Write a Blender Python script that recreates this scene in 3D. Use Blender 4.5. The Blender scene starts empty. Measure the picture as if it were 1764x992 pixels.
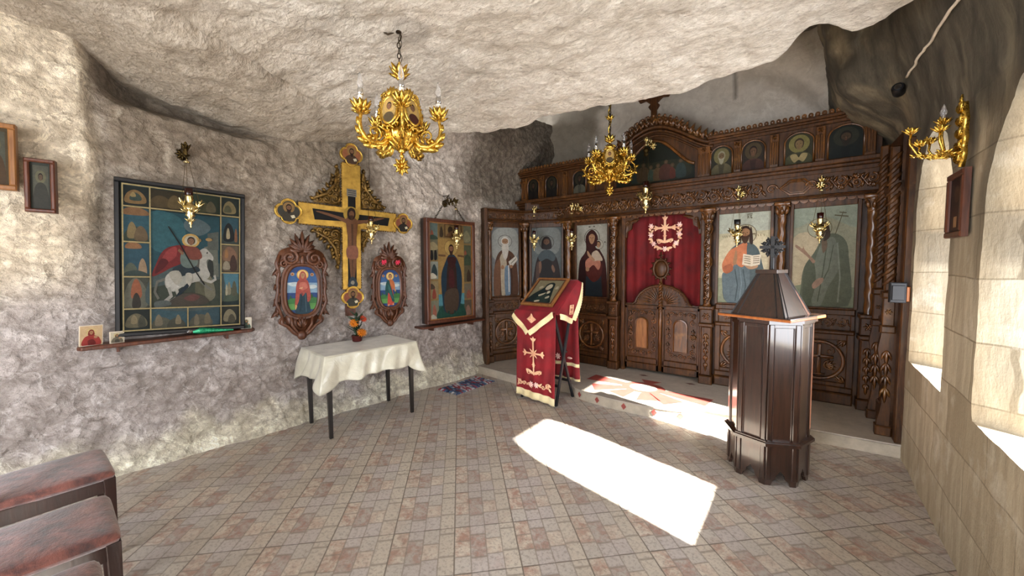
import bpy, math, random
from math import sin, cos, pi, radians as R, atan2, hypot
from mathutils import Matrix, Vector, noise
random.seed(7)
SC = bpy.context.scene
COL = SC.collection

# ------------------------------------------------------------------ helpers
def lin(c):
    if isinstance(c, str):
        c = c.lstrip('#'); c = [int(c[i:i+2], 16)/255 for i in (0, 2, 4)]
    return tuple(((x/12.92) if x <= .04045 else ((x+.055)/1.055)**2.4) for x in c[:3]) + (1.0,)

class MB:
    """collects geometry for one mesh object"""
    def __init__(s, M=None):
        s.v = []; s.f = []; s.c = []; s.M = M; s.col = (1, 1, 1, 1)
    def add(s, vs, fs, col=None):
        o = len(s.v)
        M = s.M
        for p in vs:
            p = Vector(p)
            s.v.append(M @ p if M is not None else p)
        for f in fs:
            s.f.append([i+o for i in f]); s.c.append(col or s.col)
        return s
    def box(s, x0, x1, y0, y1, z0, z1, col=None):
        s.add([(x0,y0,z0),(x1,y0,z0),(x1,y1,z0),(x0,y1,z0),(x0,y0,z1),(x1,y0,z1),(x1,y1,z1),(x0,y1,z1)],
              [(0,3,2,1),(4,5,6,7),(0,1,5,4),(1,2,6,5),(2,3,7,6),(3,0,4,7)], col); return s
    def bevbox(s, x0, x1, y0, y1, z0, z1, b=.006, col=None):
        """box whose front (-y) edges are chamfered"""
        s.add([(x0,y1,z0),(x1,y1,z0),(x1,y1,z1),(x0,y1,z1),(x0,y0+b,z0),(x1,y0+b,z0),(x1,y0+b,z1),(x0,y0+b,z1),
               (x0+b,y0,z0+b),(x1-b,y0,z0+b),(x1-b,y0,z1-b),(x0+b,y0,z1-b)],
              [(0,3,2,1),(0,1,5,4),(1,2,6,5),(2,3,7,6),(3,0,4,7),(4,5,9,8),(5,6,10,9),(6,7,11,10),(7,4,8,11),(8,9,10,11)], col); return s
    def prism(s, poly, y0, y1, col=None):
        """polygon in xz extruded along y"""
        n = len(poly)
        vs = [(x, y0, z) for x, z in poly]+[(x, y1, z) for x, z in poly]
        fs = [list(range(n)), list(range(2*n-1, n-1, -1))]+[(i, i+n, (i+1) % n+n, (i+1) % n) for i in range(n)]
        return s.add(vs, fs, col)
    def prismz(s, poly, z0, z1, col=None, scale=1.0, c=(0, 0)):
        n = len(poly)
        vs = [(x, y, z0) for x, y in poly]+[(c[0]+(x-c[0])*scale, c[1]+(y-c[1])*scale, z1) for x, y in poly]
        fs = [list(range(n-1, -1, -1)), list(range(n, 2*n))]+[(i, (i+1) % n, (i+1) % n+n, i+n) for i in range(n)]
        return s.add(vs, fs, col)
    def tube(s, pts, r, n=6, closed=False, col=None):
        pts = [Vector(p) for p in pts]; m = len(pts)
        if not isinstance(r, (list, tuple)): r = [r]*m
        vs = []; up = None
        for i, p in enumerate(pts):
            a = pts[i-1] if (i > 0 or closed) else p
            b = pts[(i+1) % m] if (i < m-1 or closed) else p
            t = (b-a)
            t = t.normalized() if t.length > 1e-9 else Vector((0, 0, 1))
            if up is None:
                up = t.orthogonal().normalized()
            else:
                up = (up-t*up.dot(t))
                up = up.normalized() if up.length > 1e-6 else t.orthogonal().normalized()
            w = t.cross(up)
            for k in range(n):
                a_ = 2*pi*k/n
                vs.append(p+(up*cos(a_)+w*sin(a_))*r[i])
        fs = []
        for i in range(m if closed else m-1):
            j = (i+1) % m
            for k in range(n):
                l = (k+1) % n
                fs.append((i*n+k, i*n+l, j*n+l, j*n+k))
        if not closed:
            fs.append(list(range(n-1, -1, -1))); fs.append([(m-1)*n+k for k in range(n)])
        return s.add(vs, fs, col)
    def lathe(s, prof, n=16, c=(0, 0, 0), col=None, wob=None):
        vs = []; fs = []; m = len(prof)
        for r, z in prof:
            for k in range(n):
                a = 2*pi*k/n
                rr = r*(1+(wob[0]*cos(wob[1]*a) if wob else 0))
                vs.append((c[0]+rr*cos(a), c[1]+rr*sin(a), c[2]+z))
        for i in range(m-1):
            for k in range(n):
                l = (k+1) % n
                fs.append((i*n+k, i*n+l, (i+1)*n+l, (i+1)*n+k))
        fs.append(list(range(n-1, -1, -1))); fs.append([(m-1)*n+k for k in range(n)])
        return s.add(vs, fs, col)
    def ball(s, c, r, n=10, m=6, col=None):
        if not isinstance(r, (list, tuple)): r = (r, r, r)
        vs = []; fs = []
        for i in range(1, m):
            t = pi*i/m
            for k in range(n):
                a = 2*pi*k/n
                vs.append((c[0]+r[0]*sin(t)*cos(a), c[1]+r[1]*sin(t)*sin(a), c[2]-r[2]*cos(t)))
        o = len(vs); vs += [(c[0], c[1], c[2]-r[2]), (c[0], c[1], c[2]+r[2])]
        for i in range(m-2):
            for k in range(n):
                l = (k+1) % n
                fs.append((i*n+k, i*n+l, (i+1)*n+l, (i+1)*n+k))
        for k in range(n):
            l = (k+1) % n
            fs.append((o, l, k)); fs.append((o+1, (m-2)*n+k, (m-2)*n+l))
        return s.add(vs, fs, col)
    def leaf(s, x, z, ang, L, W, y0=0, h=.01, curl=0, col=None):
        """pointed carved leaf in the xz plane, back on y0, ridge towards -y"""
        ca, sa = cos(ang), sin(ang)
        o = []
        N = 5
        for i in range(N+1):
            t = i/N
            w = W*.5*sin(pi*min(1, t*.92+.08))**.8*(1-.25*t) if i < N else 0
            bx = L*t; bz = curl*L*t*t
            o.append((bx, bz, w))
        def P(a, b, y): return (x+a*ca-b*sa, y, z+a*sa+b*ca)
        vs = []; fs = []
        for i, (a, b, w) in enumerate(o):
            vs += [P(a, b+w, y0), P(a, b, y0-h*(.5+.9*sin(pi*(.15+.8*i/N)))), P(a, b-w, y0)]
        for i in range(N):
            k = i*3
            fs += [(k, k+3, k+4, k+1), (k+1, k+4, k+5, k+2), (k, k+2, k+5, k+3)]
        fs.append((0, 1, 2))
        return s.add(vs, fs, col)
    def spiral(s, x, z, r, turns=1.4, d=1, a0=0, rad=.008, y0=0, n=5, steps=16, r1=.12):
        pts = []; rr = []
        for i in range(steps+1):
            t = i/steps
            a = a0+d*turns*2*pi*t; q = r*(1-t*(1-r1))
            pts.append((x+q*cos(a), y0, z+q*sin(a))); rr.append(rad*(1-.45*t))
        return s.tube(pts, rr, n)
    def rosette(s, x, z, r, y0=0, n=6, h=.012):
        for k in range(n): s.leaf(x, z, 2*pi*k/n, r, r*.6, y0, h)
        s.ball((x, y0-h*.6, z), (r*.28, h*1.1, r*.28), 8, 5); return s
    def rinceau(s, x0, x1, zc, h, y0=0, n=4, rad=.009, dens=1):
        """vine scroll relief along x"""
        w = (x1-x0)/n; pts = []
        for i in range(n*8+1):
            t = i/8
            pts.append((x0+w*t, y0, zc+h*.36*sin(pi*t)))
        s.tube(pts, rad*.8, 5)
        for i in range(n):
            cx = x0+w*(i+.5); up = 1 if i % 2 == 0 else -1
            s.spiral(cx, zc-up*h*.08, min(h*.36, w*.42), 1.5, up, pi*.5*up+pi, rad, y0)
            s.leaf(cx, zc+up*h*.12, R(90*up+25), h*.34, h*.2, y0, rad*1.5)
            s.leaf(cx, zc+up*h*.1, R(90*up-35), h*.34, h*.2, y0, rad*1.5)
            s.leaf(cx+w*.45, zc, R(60*up), h*.45, h*.2, y0, rad*1.5)
            s.leaf(cx+w*.45, zc, R(-100*up), h*.4, h*.2, y0, rad*1.5)
            for q in (0, 1, 2): s.leaf(cx+w*(.25-.25*q), zc+up*h*(.2-.05*q), R(90*up+40*(q-1)), h*.28, h*.16, y0, rad*1.6)
            s.ball((cx, y0-rad, zc-up*h*.08), (h*.09, rad*1.5, h*.09), 7, 4)
        return s
    def acanthus(s, x, z, ang, L, W, y0=0, h=.015, n=5, spread=1.1):
        for k in range(n):
            t = (k/(n-1)-.5)*2 if n > 1 else 0
            s.leaf(x, z, ang+t*spread, L*(1-.35*abs(t)), W, y0-(.004 if k == n//2 else 0), h, curl=-.25*t)
        return s
    def build(s, name, mat, parent=None, smooth=False, label=None, mod=None, kind=None):
        me = bpy.data.meshes.new(name)
        me.from_pydata([tuple(p) for p in s.v], [], s.f)
        if any(c != (1, 1, 1, 1) for c in s.c[:1]+s.c[-1:]) or len(set(s.c)) > 1:
            at = me.color_attributes.new('Col', 'FLOAT_COLOR', 'CORNER')
            buf = []
            for f, c in zip(s.f, s.c): buf.extend(list(c)*len(f))
            at.data.foreach_set('color', buf)
        if smooth:
            me.polygons.foreach_set('use_smooth', [True]*len(me.polygons))
        me.materials.append(mat)
        me.update()
        o = bpy.data.objects.new(name, me); COL.objects.link(o)
        if parent is not None: o.parent = parent
        if label: o['label'] = label
        if kind: o['kind'] = kind
        if smooth == 'auto':
            md = o.modifiers.new('es', 'EDGE_SPLIT'); md.split_angle = R(40)
        if mod: mod(o)
        return o

def empty(name, loc=(0, 0, 0), rz=0, ry=0, rx=0):
    o = bpy.data.objects.new(name, None); COL.objects.link(o)
    o.empty_display_size = .05
    o.location = loc; o.rotation_euler = (rx, ry, rz)
    return o
def tag(o, label=None, cat=None, group=None, kind=None):
    if label: o['label'] = label
    if cat: o['category'] = cat
    if group: o['group'] = group
    if kind: o['kind'] = kind
    return o
def kids(o): return [c for c in list(COL.objects) if c.parent == o]
def copy_tree(o, parent=None):
    c = o.copy(); COL.objects.link(c); c.parent = parent
    for ch in kids(o): copy_tree(ch, c)
    return c
def bevel(w=.004, seg=2):
    def f(o):
        m = o.modifiers.new('bv', 'BEVEL'); m.width = w; m.segments = seg; m.limit_method = 'ANGLE'; m.angle_limit = R(35)
    return f
def circ(cx, cz, rx, rz=None, n=24, a0=0, a1=2*pi, end=False):
    rz = rx if rz is None else rz
    m = n-1 if end else n
    return [(cx+rx*cos(a0+(a1-a0)*i/m), cz+rz*sin(a0+(a1-a0)*i/m)) for i in range(n)]
def smoothpoly(pts, k=4):
    out = []; n = len(pts)
    for i in range(n):
        p0, p1, p2, p3 = pts[i-1], pts[i], pts[(i+1) % n], pts[(i+2) % n]
        for j in range(k):
            t = j/k
            out.append(tuple(.5*((2*p1[q])+(-p0[q]+p2[q])*t+(2*p0[q]-5*p1[q]+4*p2[q]-p3[q])*t*t+(-p0[q]+3*p1[q]-3*p2[q]+p3[q])*t**3) for q in (0, 1)))
    return out

# ------------------------------------------------------------------ materials
class NT:
    def __init__(s, name):
        s.m = bpy.data.materials.new(name); s.m.use_nodes = True
        s.t = s.m.node_tree; s.b = s.t.nodes['Principled BSDF']; s.out = s.t.nodes['Material Output']
    def n(s, typ, **kw):
        x = s.t.nodes.new(typ)
        for k, v in kw.items(): setattr(x, k, v)
        return x
    def link(s, a, b): s.t.links.new(a, b)
    def setin(s, node, **kw):
        for k, v in kw.items():
            k2 = k.replace('_', ' ')
            if hasattr(v, 'is_linked') or isinstance(v, bpy.types.NodeSocket): s.link(v, node.inputs[k2])
            else: node.inputs[k2].default_value = v
    def math(s, op, a, b=None, clamp=False):
        x = s.n('ShaderNodeMath', operation=op, use_clamp=clamp)
        for i, v in enumerate((a, b)):
            if v is None: continue
            if isinstance(v, (int, float)): x.inputs[i].default_value = v
            else: s.link(v, x.inputs[i])
        return x.outputs[0]
    def obj(s):
        return s.n('ShaderNodeTexCoord').outputs['Object']
    def noise(s, vec, scale, detail=4, rough=.55, dist=0):
        x = s.n('ShaderNodeTexNoise'); s.link(vec, x.inputs['Vector'])
        x.inputs['Scale'].default_value = scale; x.inputs['Detail'].default_value = detail
        x.inputs['Roughness'].default_value = rough; x.inputs['Distortion'].default_value = dist
        return x.outputs['Fac']
    def ramp(s, fac, stops, interp='LINEAR'):
        x = s.n('ShaderNodeValToRGB'); s.link(fac, x.inputs['Fac']); cr = x.color_ramp; cr.interpolation = interp
        while len(cr.elements) < len(stops): cr.elements.new(.5)
        for e, (p, c) in zip(cr.elements, stops):
            e.position = p; e.color = lin(c) if isinstance(c, str) else ((c, c, c, 1) if isinstance(c, (int, float)) else c)
        return x.outputs['Color']
    def mix(s, fac, a, b, mode='MIX'):
        x = s.n('ShaderNodeMix', data_type='RGBA', blend_type=mode)
        ins = [i for i in x.inputs if i.type == 'RGBA']
        if isinstance(fac, (int, float)): x.inputs[0].default_value = fac
        else: s.link(fac, x.inputs[0])
        for i, v in zip(ins, (a, b)):
            if isinstance(v, str): i.default_value = lin(v)
            elif isinstance(v, tuple): i.default_value = v
            else: s.link(v, i)
        return [o for o in x.outputs if o.type == 'RGBA'][0]
    def bump(s, h, strength=.3, dist=.01, prev=None):
        x = s.n('ShaderNodeBump'); s.link(h, x.inputs['Height'])
        x.inputs['Strength'].default_value = strength; x.inputs['Distance'].default_value = dist
        if prev is not None: s.link(prev, x.inputs['Normal'])
        return x.outputs['Normal']
    def base(s, col=None, rough=None, metal=None, normal=None, **kw):
        b = s.b
        if col is not None:
            if isinstance(col, str): b.inputs['Base Color'].default_value = lin(col)
            else: s.link(col, b.inputs['Base Color'])
        if rough is not None:
            if isinstance(rough, (int, float)): b.inputs['Roughness'].default_value = rough
            else: s.link(rough, b.inputs['Roughness'])
        if metal is not None: b.inputs['Metallic'].default_value = metal
        if normal is not None: s.link(normal, b.inputs['Normal'])
        for k, v in kw.items(): b.inputs[k.replace('_', ' ')].default_value = v
        return s.m
    def scaled(s, vec, sc, rot=(0, 0, 0)):
        x = s.n('ShaderNodeMapping'); s.link(vec, x.inputs['Vector'])
        x.inputs['Scale'].default_value = sc; x.inputs['Rotation'].default_value = rot
        return x.outputs['Vector']

def wood(name, dark, light, rough=.35, sc=(14, 14, 1.6), worn=None, bs=.25, coat=0, spec=.5, cr=.2):
    t = NT(name); v = t.obj(); sv = t.scaled(v, sc)
    g = t.noise(sv, 3.2, 6, .6, .6); g2 = t.noise(v, 2.3, 3)
    c = t.ramp(g, [(.3, dark), (.7, light)])
    c = t.mix(t.ramp(g2, [(.35, 0.0), (.75, .55)]), c, dark)
    if worn: c = t.mix(t.ramp(t.noise(v, 5, 5, .7), [(.55, 0.0), (.8, .7)]), c, worn)
    return t.base(c, rough, 0, t.bump(g, bs, .004), Coat_Weight=coat, Coat_Roughness=cr, Specular_IOR_Level=spec)
def metal(name, c1, c2, rough=.25, sc=30, bs=.15, m=1.0):
    t = NT(name); v = t.obj(); g = t.noise(v, sc, 4, .6)
    return t.base(t.ramp(g, [(.3, c1), (.7, c2)]), t.ramp(g, [(.2, rough*.7), (.8, rough*1.5)]), m, t.bump(g, bs, .003))
def plain(name, c, rough=.6, metal=0, var=.12, sc=12, **kw):
    t = NT(name); v = t.obj(); g = t.noise(v, sc, 4, .6)
    l = lin(c); d = tuple(x*(1-var*2) for x in l[:3])+(1,); b = tuple(min(1, x*(1+var)) for x in l[:3])+(1,)
    return t.base(t.ramp(g, [(.3, d), (.7, b)]), rough, metal, t.bump(g, .12, .003), **kw)
def cloth(name, c1, c2, rough=.75, sheen=.5, sc=300, **kw):
    t = NT(name); v = t.obj(); g = t.noise(v, 5, 4, .6); w = t.noise(v, sc, 2)
    return t.base(t.ramp(g, [(.3, c1), (.7, c2)]), rough, 0, t.bump(w, .15, .002), Sheen_Weight=sheen, **kw)

M = {}
M['wood'] = wood('carved_walnut', '#241306', '#5e3a1a', .42, worn='#7c5228', coat=.04, spec=.3)
M['wood_relief'] = wood('carved_relief', '#2c1808', '#805022', .28, worn='#a67638', coat=.2, spec=.5)  # relief paler, base wood darker: raised shine and recess shade put into colour
M['wood_red'] = wood('brown_frame', '#33170d', '#6a3a22', .4)
M['wood_carved_red'] = wood('oval_frame_wood', '#3c2013', '#70442a', .42)
M['wood_lectern'] = wood('lectern_wood', '#180b06', '#40251a', .3, (16, 16, 1.2), bs=.12, coat=1.0, cr=.1)
M['wood_black'] = wood('table_leg_wood', '#15110f', '#2a2320', .4)
M['wood_orange'] = wood('board_wood', '#8a4a1e', '#b56a2e', .35)
M['wood_chair'] = wood('chair_wood', '#1e0b06', '#34140b', .4, coat=.1)
M['wood_honey'] = wood('honey_wood', '#6b4322', '#9a6a3a', .35)
M['gold'] = metal('gilding', '#b08a34', '#e6c468', .3)
M['gold_cast'] = metal('cast_gold', '#b98e34', '#ecc864', .27, 60, .4)
M['old_gold'] = metal('old_gold_leaf', '#8c6a2a', '#c9a24a', .42, 14, .2, .75)
M['gold_dark'] = metal('dark_gilt_carving', '#3c2a12', '#8a6a30', .45, 25, .2, .6)
M['brass'] = metal('brass', '#bfa662', '#f0dfa8', .24)
M['dark_brass'] = metal('tarnished_brass', '#2c2416', '#5c4a28', .45)
M['chain'] = metal('iron_chain', '#2a241c', '#54483a', .45)
M['black'] = plain('black_metal', '#0c0c0e', .4)
M['iron'] = plain('dark_steel', '#15171c', .6)
M['glass_dark'] = plain('dark_red_glass', '#2a0c08', .1)
M['white'] = plain('white_candle', '#e8e4d8', .4)
M['silver'] = metal('silver_collar', '#b8b8b8', '#e8e8e8', .2)
M['card'] = plain('card_edge', '#d8ccb8', .7)
M['red_velvet'] = cloth('red_velvet', '#64030e', '#8c0518', .75, .08)
M['curtain'] = cloth('curtain_velvet', '#4e0107', '#76030c', .85, .05)
M['fringe'] = cloth('gold_fringe', '#d8c48c', '#f4e8bc', .6, .3, 120)
M['embroid'] = cloth('pink_gold_embroidery', '#c98a6a', '#f0c8a0', .55, .2, 200)
M['roses'] = cloth('pale_rose_embroidery', '#e0a8a0', '#f6dcd4', .6, .2, 200)
M['petal'] = plain('orange_petals', '#f08a1c', .5, var=.25, sc=40)
M['petal_red'] = plain('red_orange_petals', '#d8481c', .5, var=.25, sc=40)
M['leaf'] = plain('green_leaves', '#24402a', .5, var=.3)
M['pot'] = plain('dark_red_pot', '#4a1412', .3)
M['pink'] = plain('pink_plastic', '#e0405c', .4)
M['green_foil'] = metal('green_foil', '#0c6a44', '#2aa070', .25, 50, .5, .4)
t = NT('clear_bulb_glass'); M['bulb'] = t.base('#ffffff', .03, 0, None, Transmission_Weight=.9, IOR=1.3)
t = NT('painted_panel'); a = t.n('ShaderNodeVertexColor', layer_name='Col'); v = t.obj()
g = t.noise(v, 26, 5, .65); g2 = t.noise(v, 120, 3, .6)
c = t.mix(t.ramp(g, [(.25, .62), (.7, 1.0)]), a.outputs['Color'], a.outputs['Color'])
c = t.mix(.55, a.outputs['Color'], t.ramp(g, [(.25, .35), (.75, 1.0)]), 'MULTIPLY')
c = t.mix(.3, c, t.ramp(g2, [(.3, .3), (.7, 1.0)]), 'MULTIPLY')
M['paint'] = t.base(c, .5, 0, t.bump(g2, .08, .001), Specular_IOR_Level=.18)
t = NT('satin_cloth'); v = t.obj(); g = t.noise(v, 7, 3)
M['satin'] = t.base(t.ramp(g, [(.3, '#b9b6a4'), (.7, '#d4d2c0')]), .24, 0, t.bump(t.noise(v, 9, 4, .6, 1.2), .35, .02), Sheen_Weight=.3, Coat_Weight=.35, Coat_Roughness=.18)
t = NT('worn_velour'); v = t.obj(); g = t.noise(v, 11, 6, .7, .5); g2 = t.noise(v, 60, 4, .7)
c = t.ramp(g, [(.32, '#2a120e'), (.45, '#54291f'), (.62, '#7e4638'), (.8, '#a87a64')])
M['velour'] = t.base(c, .75, 0, t.bump(g2, .5, .006), Sheen_Weight=.6)
# ------------------------------------------------------------------ rock shell materials
def rockmat(name, lo, mid, hi, sc=1.0, bs=1.0, rough=.92, vein=.9, stretch=(1, 1, 1)):
    t = NT(name); v = t.scaled(t.obj(), stretch)
    a = t.n('ShaderNodeVertexColor', layer_name='Col').outputs['Color']
    big = t.noise(v, 1.3*sc, 5, .6, .4); med = t.noise(v, 7*sc, 8, .68, .3); fine = t.noise(v, 45*sc, 5, .7)
    vo = t.n('ShaderNodeTexVoronoi', feature='DISTANCE_TO_EDGE'); t.link(t.scaled(v, (9*sc, 9*sc, 14*sc)), vo.inputs['Vector'])
    w = t.n('ShaderNodeTexNoise'); t.link(v, w.inputs['Vector']); w.inputs['Scale'].default_value = 5*sc; w.inputs['Detail'].default_value = 4
    h = t.math('ADD', t.math('MULTIPLY', med, .9), t.math('MULTIPLY', fine, .3))
    cut = t.noise(t.scaled(v, (1, .8, 1.15), (.6, 0, 0)), 11*sc, 8, .72, .5)
    c = t.ramp(t.math('ADD', t.math('ADD', t.math('MULTIPLY', med, .25), t.math('MULTIPLY', big, .25)), t.math('MULTIPLY', cut, .5)), [(.34, lo), (.48, mid), (.62, hi)])
    c = t.mix(t.ramp(fine, [(.34, .75), (.5, 0.0)]), c, t.mix(.6, c, lo))
    wn_ = t.n('ShaderNodeTexNoise'); t.link(v, wn_.inputs['Vector']); wn_.inputs['Scale'].default_value = 6*sc; wn_.inputs['Detail'].default_value = 3
    ws = t.n('ShaderNodeVectorMath', operation='SCALE'); t.link(wn_.outputs['Color'], ws.inputs[0]); ws.inputs['Scale'].default_value = .12
    wa_ = t.n('ShaderNodeVectorMath', operation='ADD'); t.link(v, wa_.inputs[0]); t.link(ws.outputs[0], wa_.inputs[1])
    vf = t.n('ShaderNodeTexVoronoi', feature='F1'); t.link(wa_.outputs[0], vf.inputs['Vector']); vf.inputs['Scale'].default_value = 13*sc
    h = t.math('ADD', h, t.math('ADD', t.math('MULTIPLY', cut, .7), t.math('MULTIPLY', vf.outputs['Distance'], vein)))
    c = t.mix(t.ramp(vf.outputs['Distance'], [(.45, 0.0), (.75, .5*vein)]), c, lo)
    c = t.mix(t.ramp(t.noise(v, 17*sc, 7, .75, 1.0), [(.36, .9), (.44, 0.0)]), c, t.mix(.8, c, lo))
    c = t.mix(t.ramp(t.noise(v, 6.5*sc, 9, .78, .8), [(.54, 0.0), (.62, .6*vein)]), c, '#f2eee6')
    c = t.mix(1.0, c, a, 'MULTIPLY')
    pits = t.ramp(t.noise(v, 22*sc, 3, .55, .6), [(.3, 0.0), (.38, 1.0)])
    n1 = t.bump(h, .85*bs, .05)
    n2 = t.bump(pits, .4*bs, .02, n1)
    return t.base(c, rough, 0, n2)
M['rock_wall'] = rockmat('cave_rock_wall', '#80766b', '#b0a79d', '#dad3c9', 1.0, 1.0)
M['rock_ceil'] = rockmat('cave_rock_ceiling', '#aba091', '#dfd7ca', '#faf5ec', 1.5, 1.0, vein=.5, stretch=(1, 1.7, 1))
M['rock_back'] = rockmat('plastered_rock', '#c9c1b6', '#dad3c8', '#e6e0d6', .6, .25)
M['rock_soot'] = rockmat('sooty_rock', '#34302a', '#5e574c', '#8d8472', .9, .6)

# ashlar limestone
t = NT('limestone_blocks'); v = t.obj()
sx = t.n('ShaderNodeSeparateXYZ'); t.link(v, sx.inputs[0])
cb = t.n('ShaderNodeCombineXYZ'); t.link(t.math('ADD', sx.outputs['Y'], t.math('MULTIPLY', sx.outputs['X'], 1.0)), cb.inputs['X']); t.link(sx.outputs['Z'], cb.inputs['Y'])
wv = t.n('ShaderNodeVectorMath', operation='ADD'); t.link(cb.outputs[0], wv.inputs[0])
nz = t.n('ShaderNodeTexNoise'); t.link(v, nz.inputs['Vector']); nz.inputs['Scale'].default_value = 2.5
vm = t.n('ShaderNodeVectorMath', operation='SCALE'); t.link(nz.outputs['Color'], vm.inputs[0]); vm.inputs['Scale'].default_value = .035
t.link(vm.outputs[0], wv.inputs[1])
bk = t.n('ShaderNodeTexBrick', offset=.45); t.link(wv.outputs[0], bk.inputs['Vector'])
bk.inputs['Scale'].default_value = 1; bk.inputs['Brick Width'].default_value = .56; bk.inputs['Row Height'].default_value = .29
bk.inputs['Mortar Size'].default_value = .005; bk.inputs['Mortar Smooth'].default_value = .4
bk.inputs['Color1'].default_value = lin('#9d8e74'); bk.inputs['Color2'].default_value = lin('#b8ab92'); bk.inputs['Mortar'].default_value = lin('#82755e')
strk = t.noise(t.scaled(v, (10, 10, 1.2)), 1.6, 5, .65)
blot = t.noise(v, 4, 6, .65)
a = t.n('ShaderNodeVertexColor', layer_name='Col').outputs['Color']
c = t.mix(t.ramp(strk, [(.42, .45), (.6, 0.0)]), bk.outputs['Color'], '#80715a')
c = t.mix(t.ramp(blot, [(.55, 0.0), (.75, .6)]), c, '#cfc8b8')
zf = t.ramp(t.math('ADD', sx.outputs['Z'], t.math('MULTIPLY', blot, .3)), [(0, 0.0), (1, 1.0)])
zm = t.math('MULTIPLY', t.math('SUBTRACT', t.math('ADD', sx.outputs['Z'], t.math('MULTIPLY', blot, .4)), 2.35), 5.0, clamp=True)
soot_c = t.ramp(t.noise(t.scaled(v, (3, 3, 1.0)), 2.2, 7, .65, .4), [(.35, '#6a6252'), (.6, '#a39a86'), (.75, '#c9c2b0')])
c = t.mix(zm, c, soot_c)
c = t.mix(1.0, c, a, 'MULTIPLY')
chis = t.noise(t.scaled(v, (1, 1, .25)), 60, 4, .7)
M['ashlar'] = t.base(c, .9, 0, t.bump(t.math('MULTIPLY', bk.outputs['Fac'], t.math('SUBTRACT', 1.0, zm)), -.5, .012, t.bump(t.math('ADD', t.math('MULTIPLY', chis, .3), blot), .5, .02)))

# floor tiles laid on the diagonal
t = NT('patterned_floor_tile'); v = t.obj()
rv0 = t.scaled(v, (1, 1, 1), (0, 0, R(45)))
dn = t.n('ShaderNodeTexNoise'); t.link(v, dn.inputs['Vector']); dn.inputs['Scale'].default_value = 14; dn.inputs['Detail'].default_value = 3
ds = t.n('ShaderNodeVectorMath', operation='SCALE'); t.link(dn.outputs['Color'], ds.inputs[0]); ds.inputs['Scale'].default_value = .007
da = t.n('ShaderNodeVectorMath', operation='ADD'); t.link(rv0, da.inputs[0]); t.link(ds.outputs[0], da.inputs[1]); rv = da.outputs[0]
sp = t.n('ShaderNodeSeparateXYZ'); t.link(rv, sp.inputs[0])
TS = .34
u = t.math('DIVIDE', t.math('ADD', sp.outputs['X'], 20*TS+.11), TS); w = t.math('DIVIDE', t.math('ADD', sp.outputs['Y'], 20*TS+.05), TS)
fu = t.math('FRACT', u); fw = t.math('FRACT', w)
def rects(nx, ny, off):
    row = t.math('FLOOR', t.math('MULTIPLY', fw, ny))
    uu = t.math('FRACT', t.math('ADD', fu, t.math('MULTIPLY', row, off)))
    col = t.math('FLOOR', t.math('MULTIPLY', uu, nx))
    cmb = t.n('ShaderNodeCombineXYZ'); t.link(col, cmb.inputs[0]); t.link(row, cmb.inputs[1])
    eu = t.math('ABSOLUTE', t.math('SUBTRACT', t.math('FRACT', t.math('MULTIPLY', uu, nx)), .5))
    ew = t.math('ABSOLUTE', t.math('SUBTRACT', t.math('FRACT', t.math('MULTIPLY', fw, ny)), .5))
    return cmb.outputs[0], t.math('MAXIMUM', eu, ew)
ca_, ea = rects(3, 4, .17); cb_, eb = rects(2, 4, .29)
tid = t.n('ShaderNodeCombineXYZ'); t.link(t.math('FLOOR', u), tid.inputs[0]); t.link(t.math('FLOOR', w), tid.inputs[1])
tw = t.n('ShaderNodeTexWhiteNoise'); t.link(tid.outputs[0], tw.inputs['Vector'])
wn = t.n('ShaderNodeTexWhiteNoise'); t.link(ca_, wn.inputs['Vector'])
wn2 = t.n('ShaderNodeTexWhiteNoise'); t.link(cb_, wn2.inputs['Vector'])
pick = t.math('GREATER_THAN', t.math('FRACT', t.math('MULTIPLY', t.math('FLOOR', t.math('MULTIPLY', fw, 4)), .5)), .25)
val = t.n('ShaderNodeMix', data_type='FLOAT'); t.link(pick, val.inputs[0]); t.link(wn.outputs['Value'], val.inputs[2]); t.link(wn2.outputs['Value'], val.inputs[3])
edge = t.n('ShaderNodeMix', data_type='FLOAT'); t.link(pick, edge.inputs[0]); t.link(ea, edge.inputs[2]); t.link(eb, edge.inputs[3])
nn = t.noise(v, 16, 6, .7, .5); n3 = t.noise(v, 55, 4, .7); dirt = t.noise(v, 1.6, 5, .6)
base = t.ramp(val.outputs[0], [(0, '#c0bab2'), (.2, '#c6beb1'), (.36, '#bfb8b4'), (.5, '#d0c7b9'), (.66, '#b6b0aa'), (.82, '#c4bbae')], 'CONSTANT')
red = t.ramp(val.outputs[0], [(0, 0.0), (.42, 0.0), (.43, .55), (.56, 1.0), (.72, .0), (.84, .9)], 'CONSTANT')
base = t.mix(t.math('MULTIPLY', red, t.ramp(nn, [(.42, .0), (.62, .75)])), base, '#a0705f')
base = t.mix(t.math('MULTIPLY', t.ramp(t.noise(v, 4.5, 5, .7), [(.55, 0.0), (.68, .35)]), t.ramp(nn, [(.4, .2), (.6, 1.0)])), base, '#a67c6c')
base = t.mix(t.ramp(n3, [(.36, .6), (.52, 0.0)]), base, '#857c75')
base = t.mix(t.ramp(tw.outputs['Value'], [(0, 0.0), (1, .22)]), base, '#8d8276')
base = t.mix(t.ramp(edge.outputs[0], [(.44, 0.0), (.48, .7)]), base, '#857c72')
sp0 = t.n('ShaderNodeSeparateXYZ'); t.link(rv0, sp0.inputs[0])
fu0 = t.math('FRACT', t.math('DIVIDE', t.math('ADD', sp0.outputs['X'], 20*TS+.115), TS)); fw0 = t.math('FRACT', t.math('DIVIDE', t.math('ADD', sp0.outputs['Y'], 20*TS+.055), TS))
gu = t.math('ABSOLUTE', t.math('SUBTRACT', fu0, .5)); gw = t.math('ABSOLUTE', t.math('SUBTRACT', fw0, .5))
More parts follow.
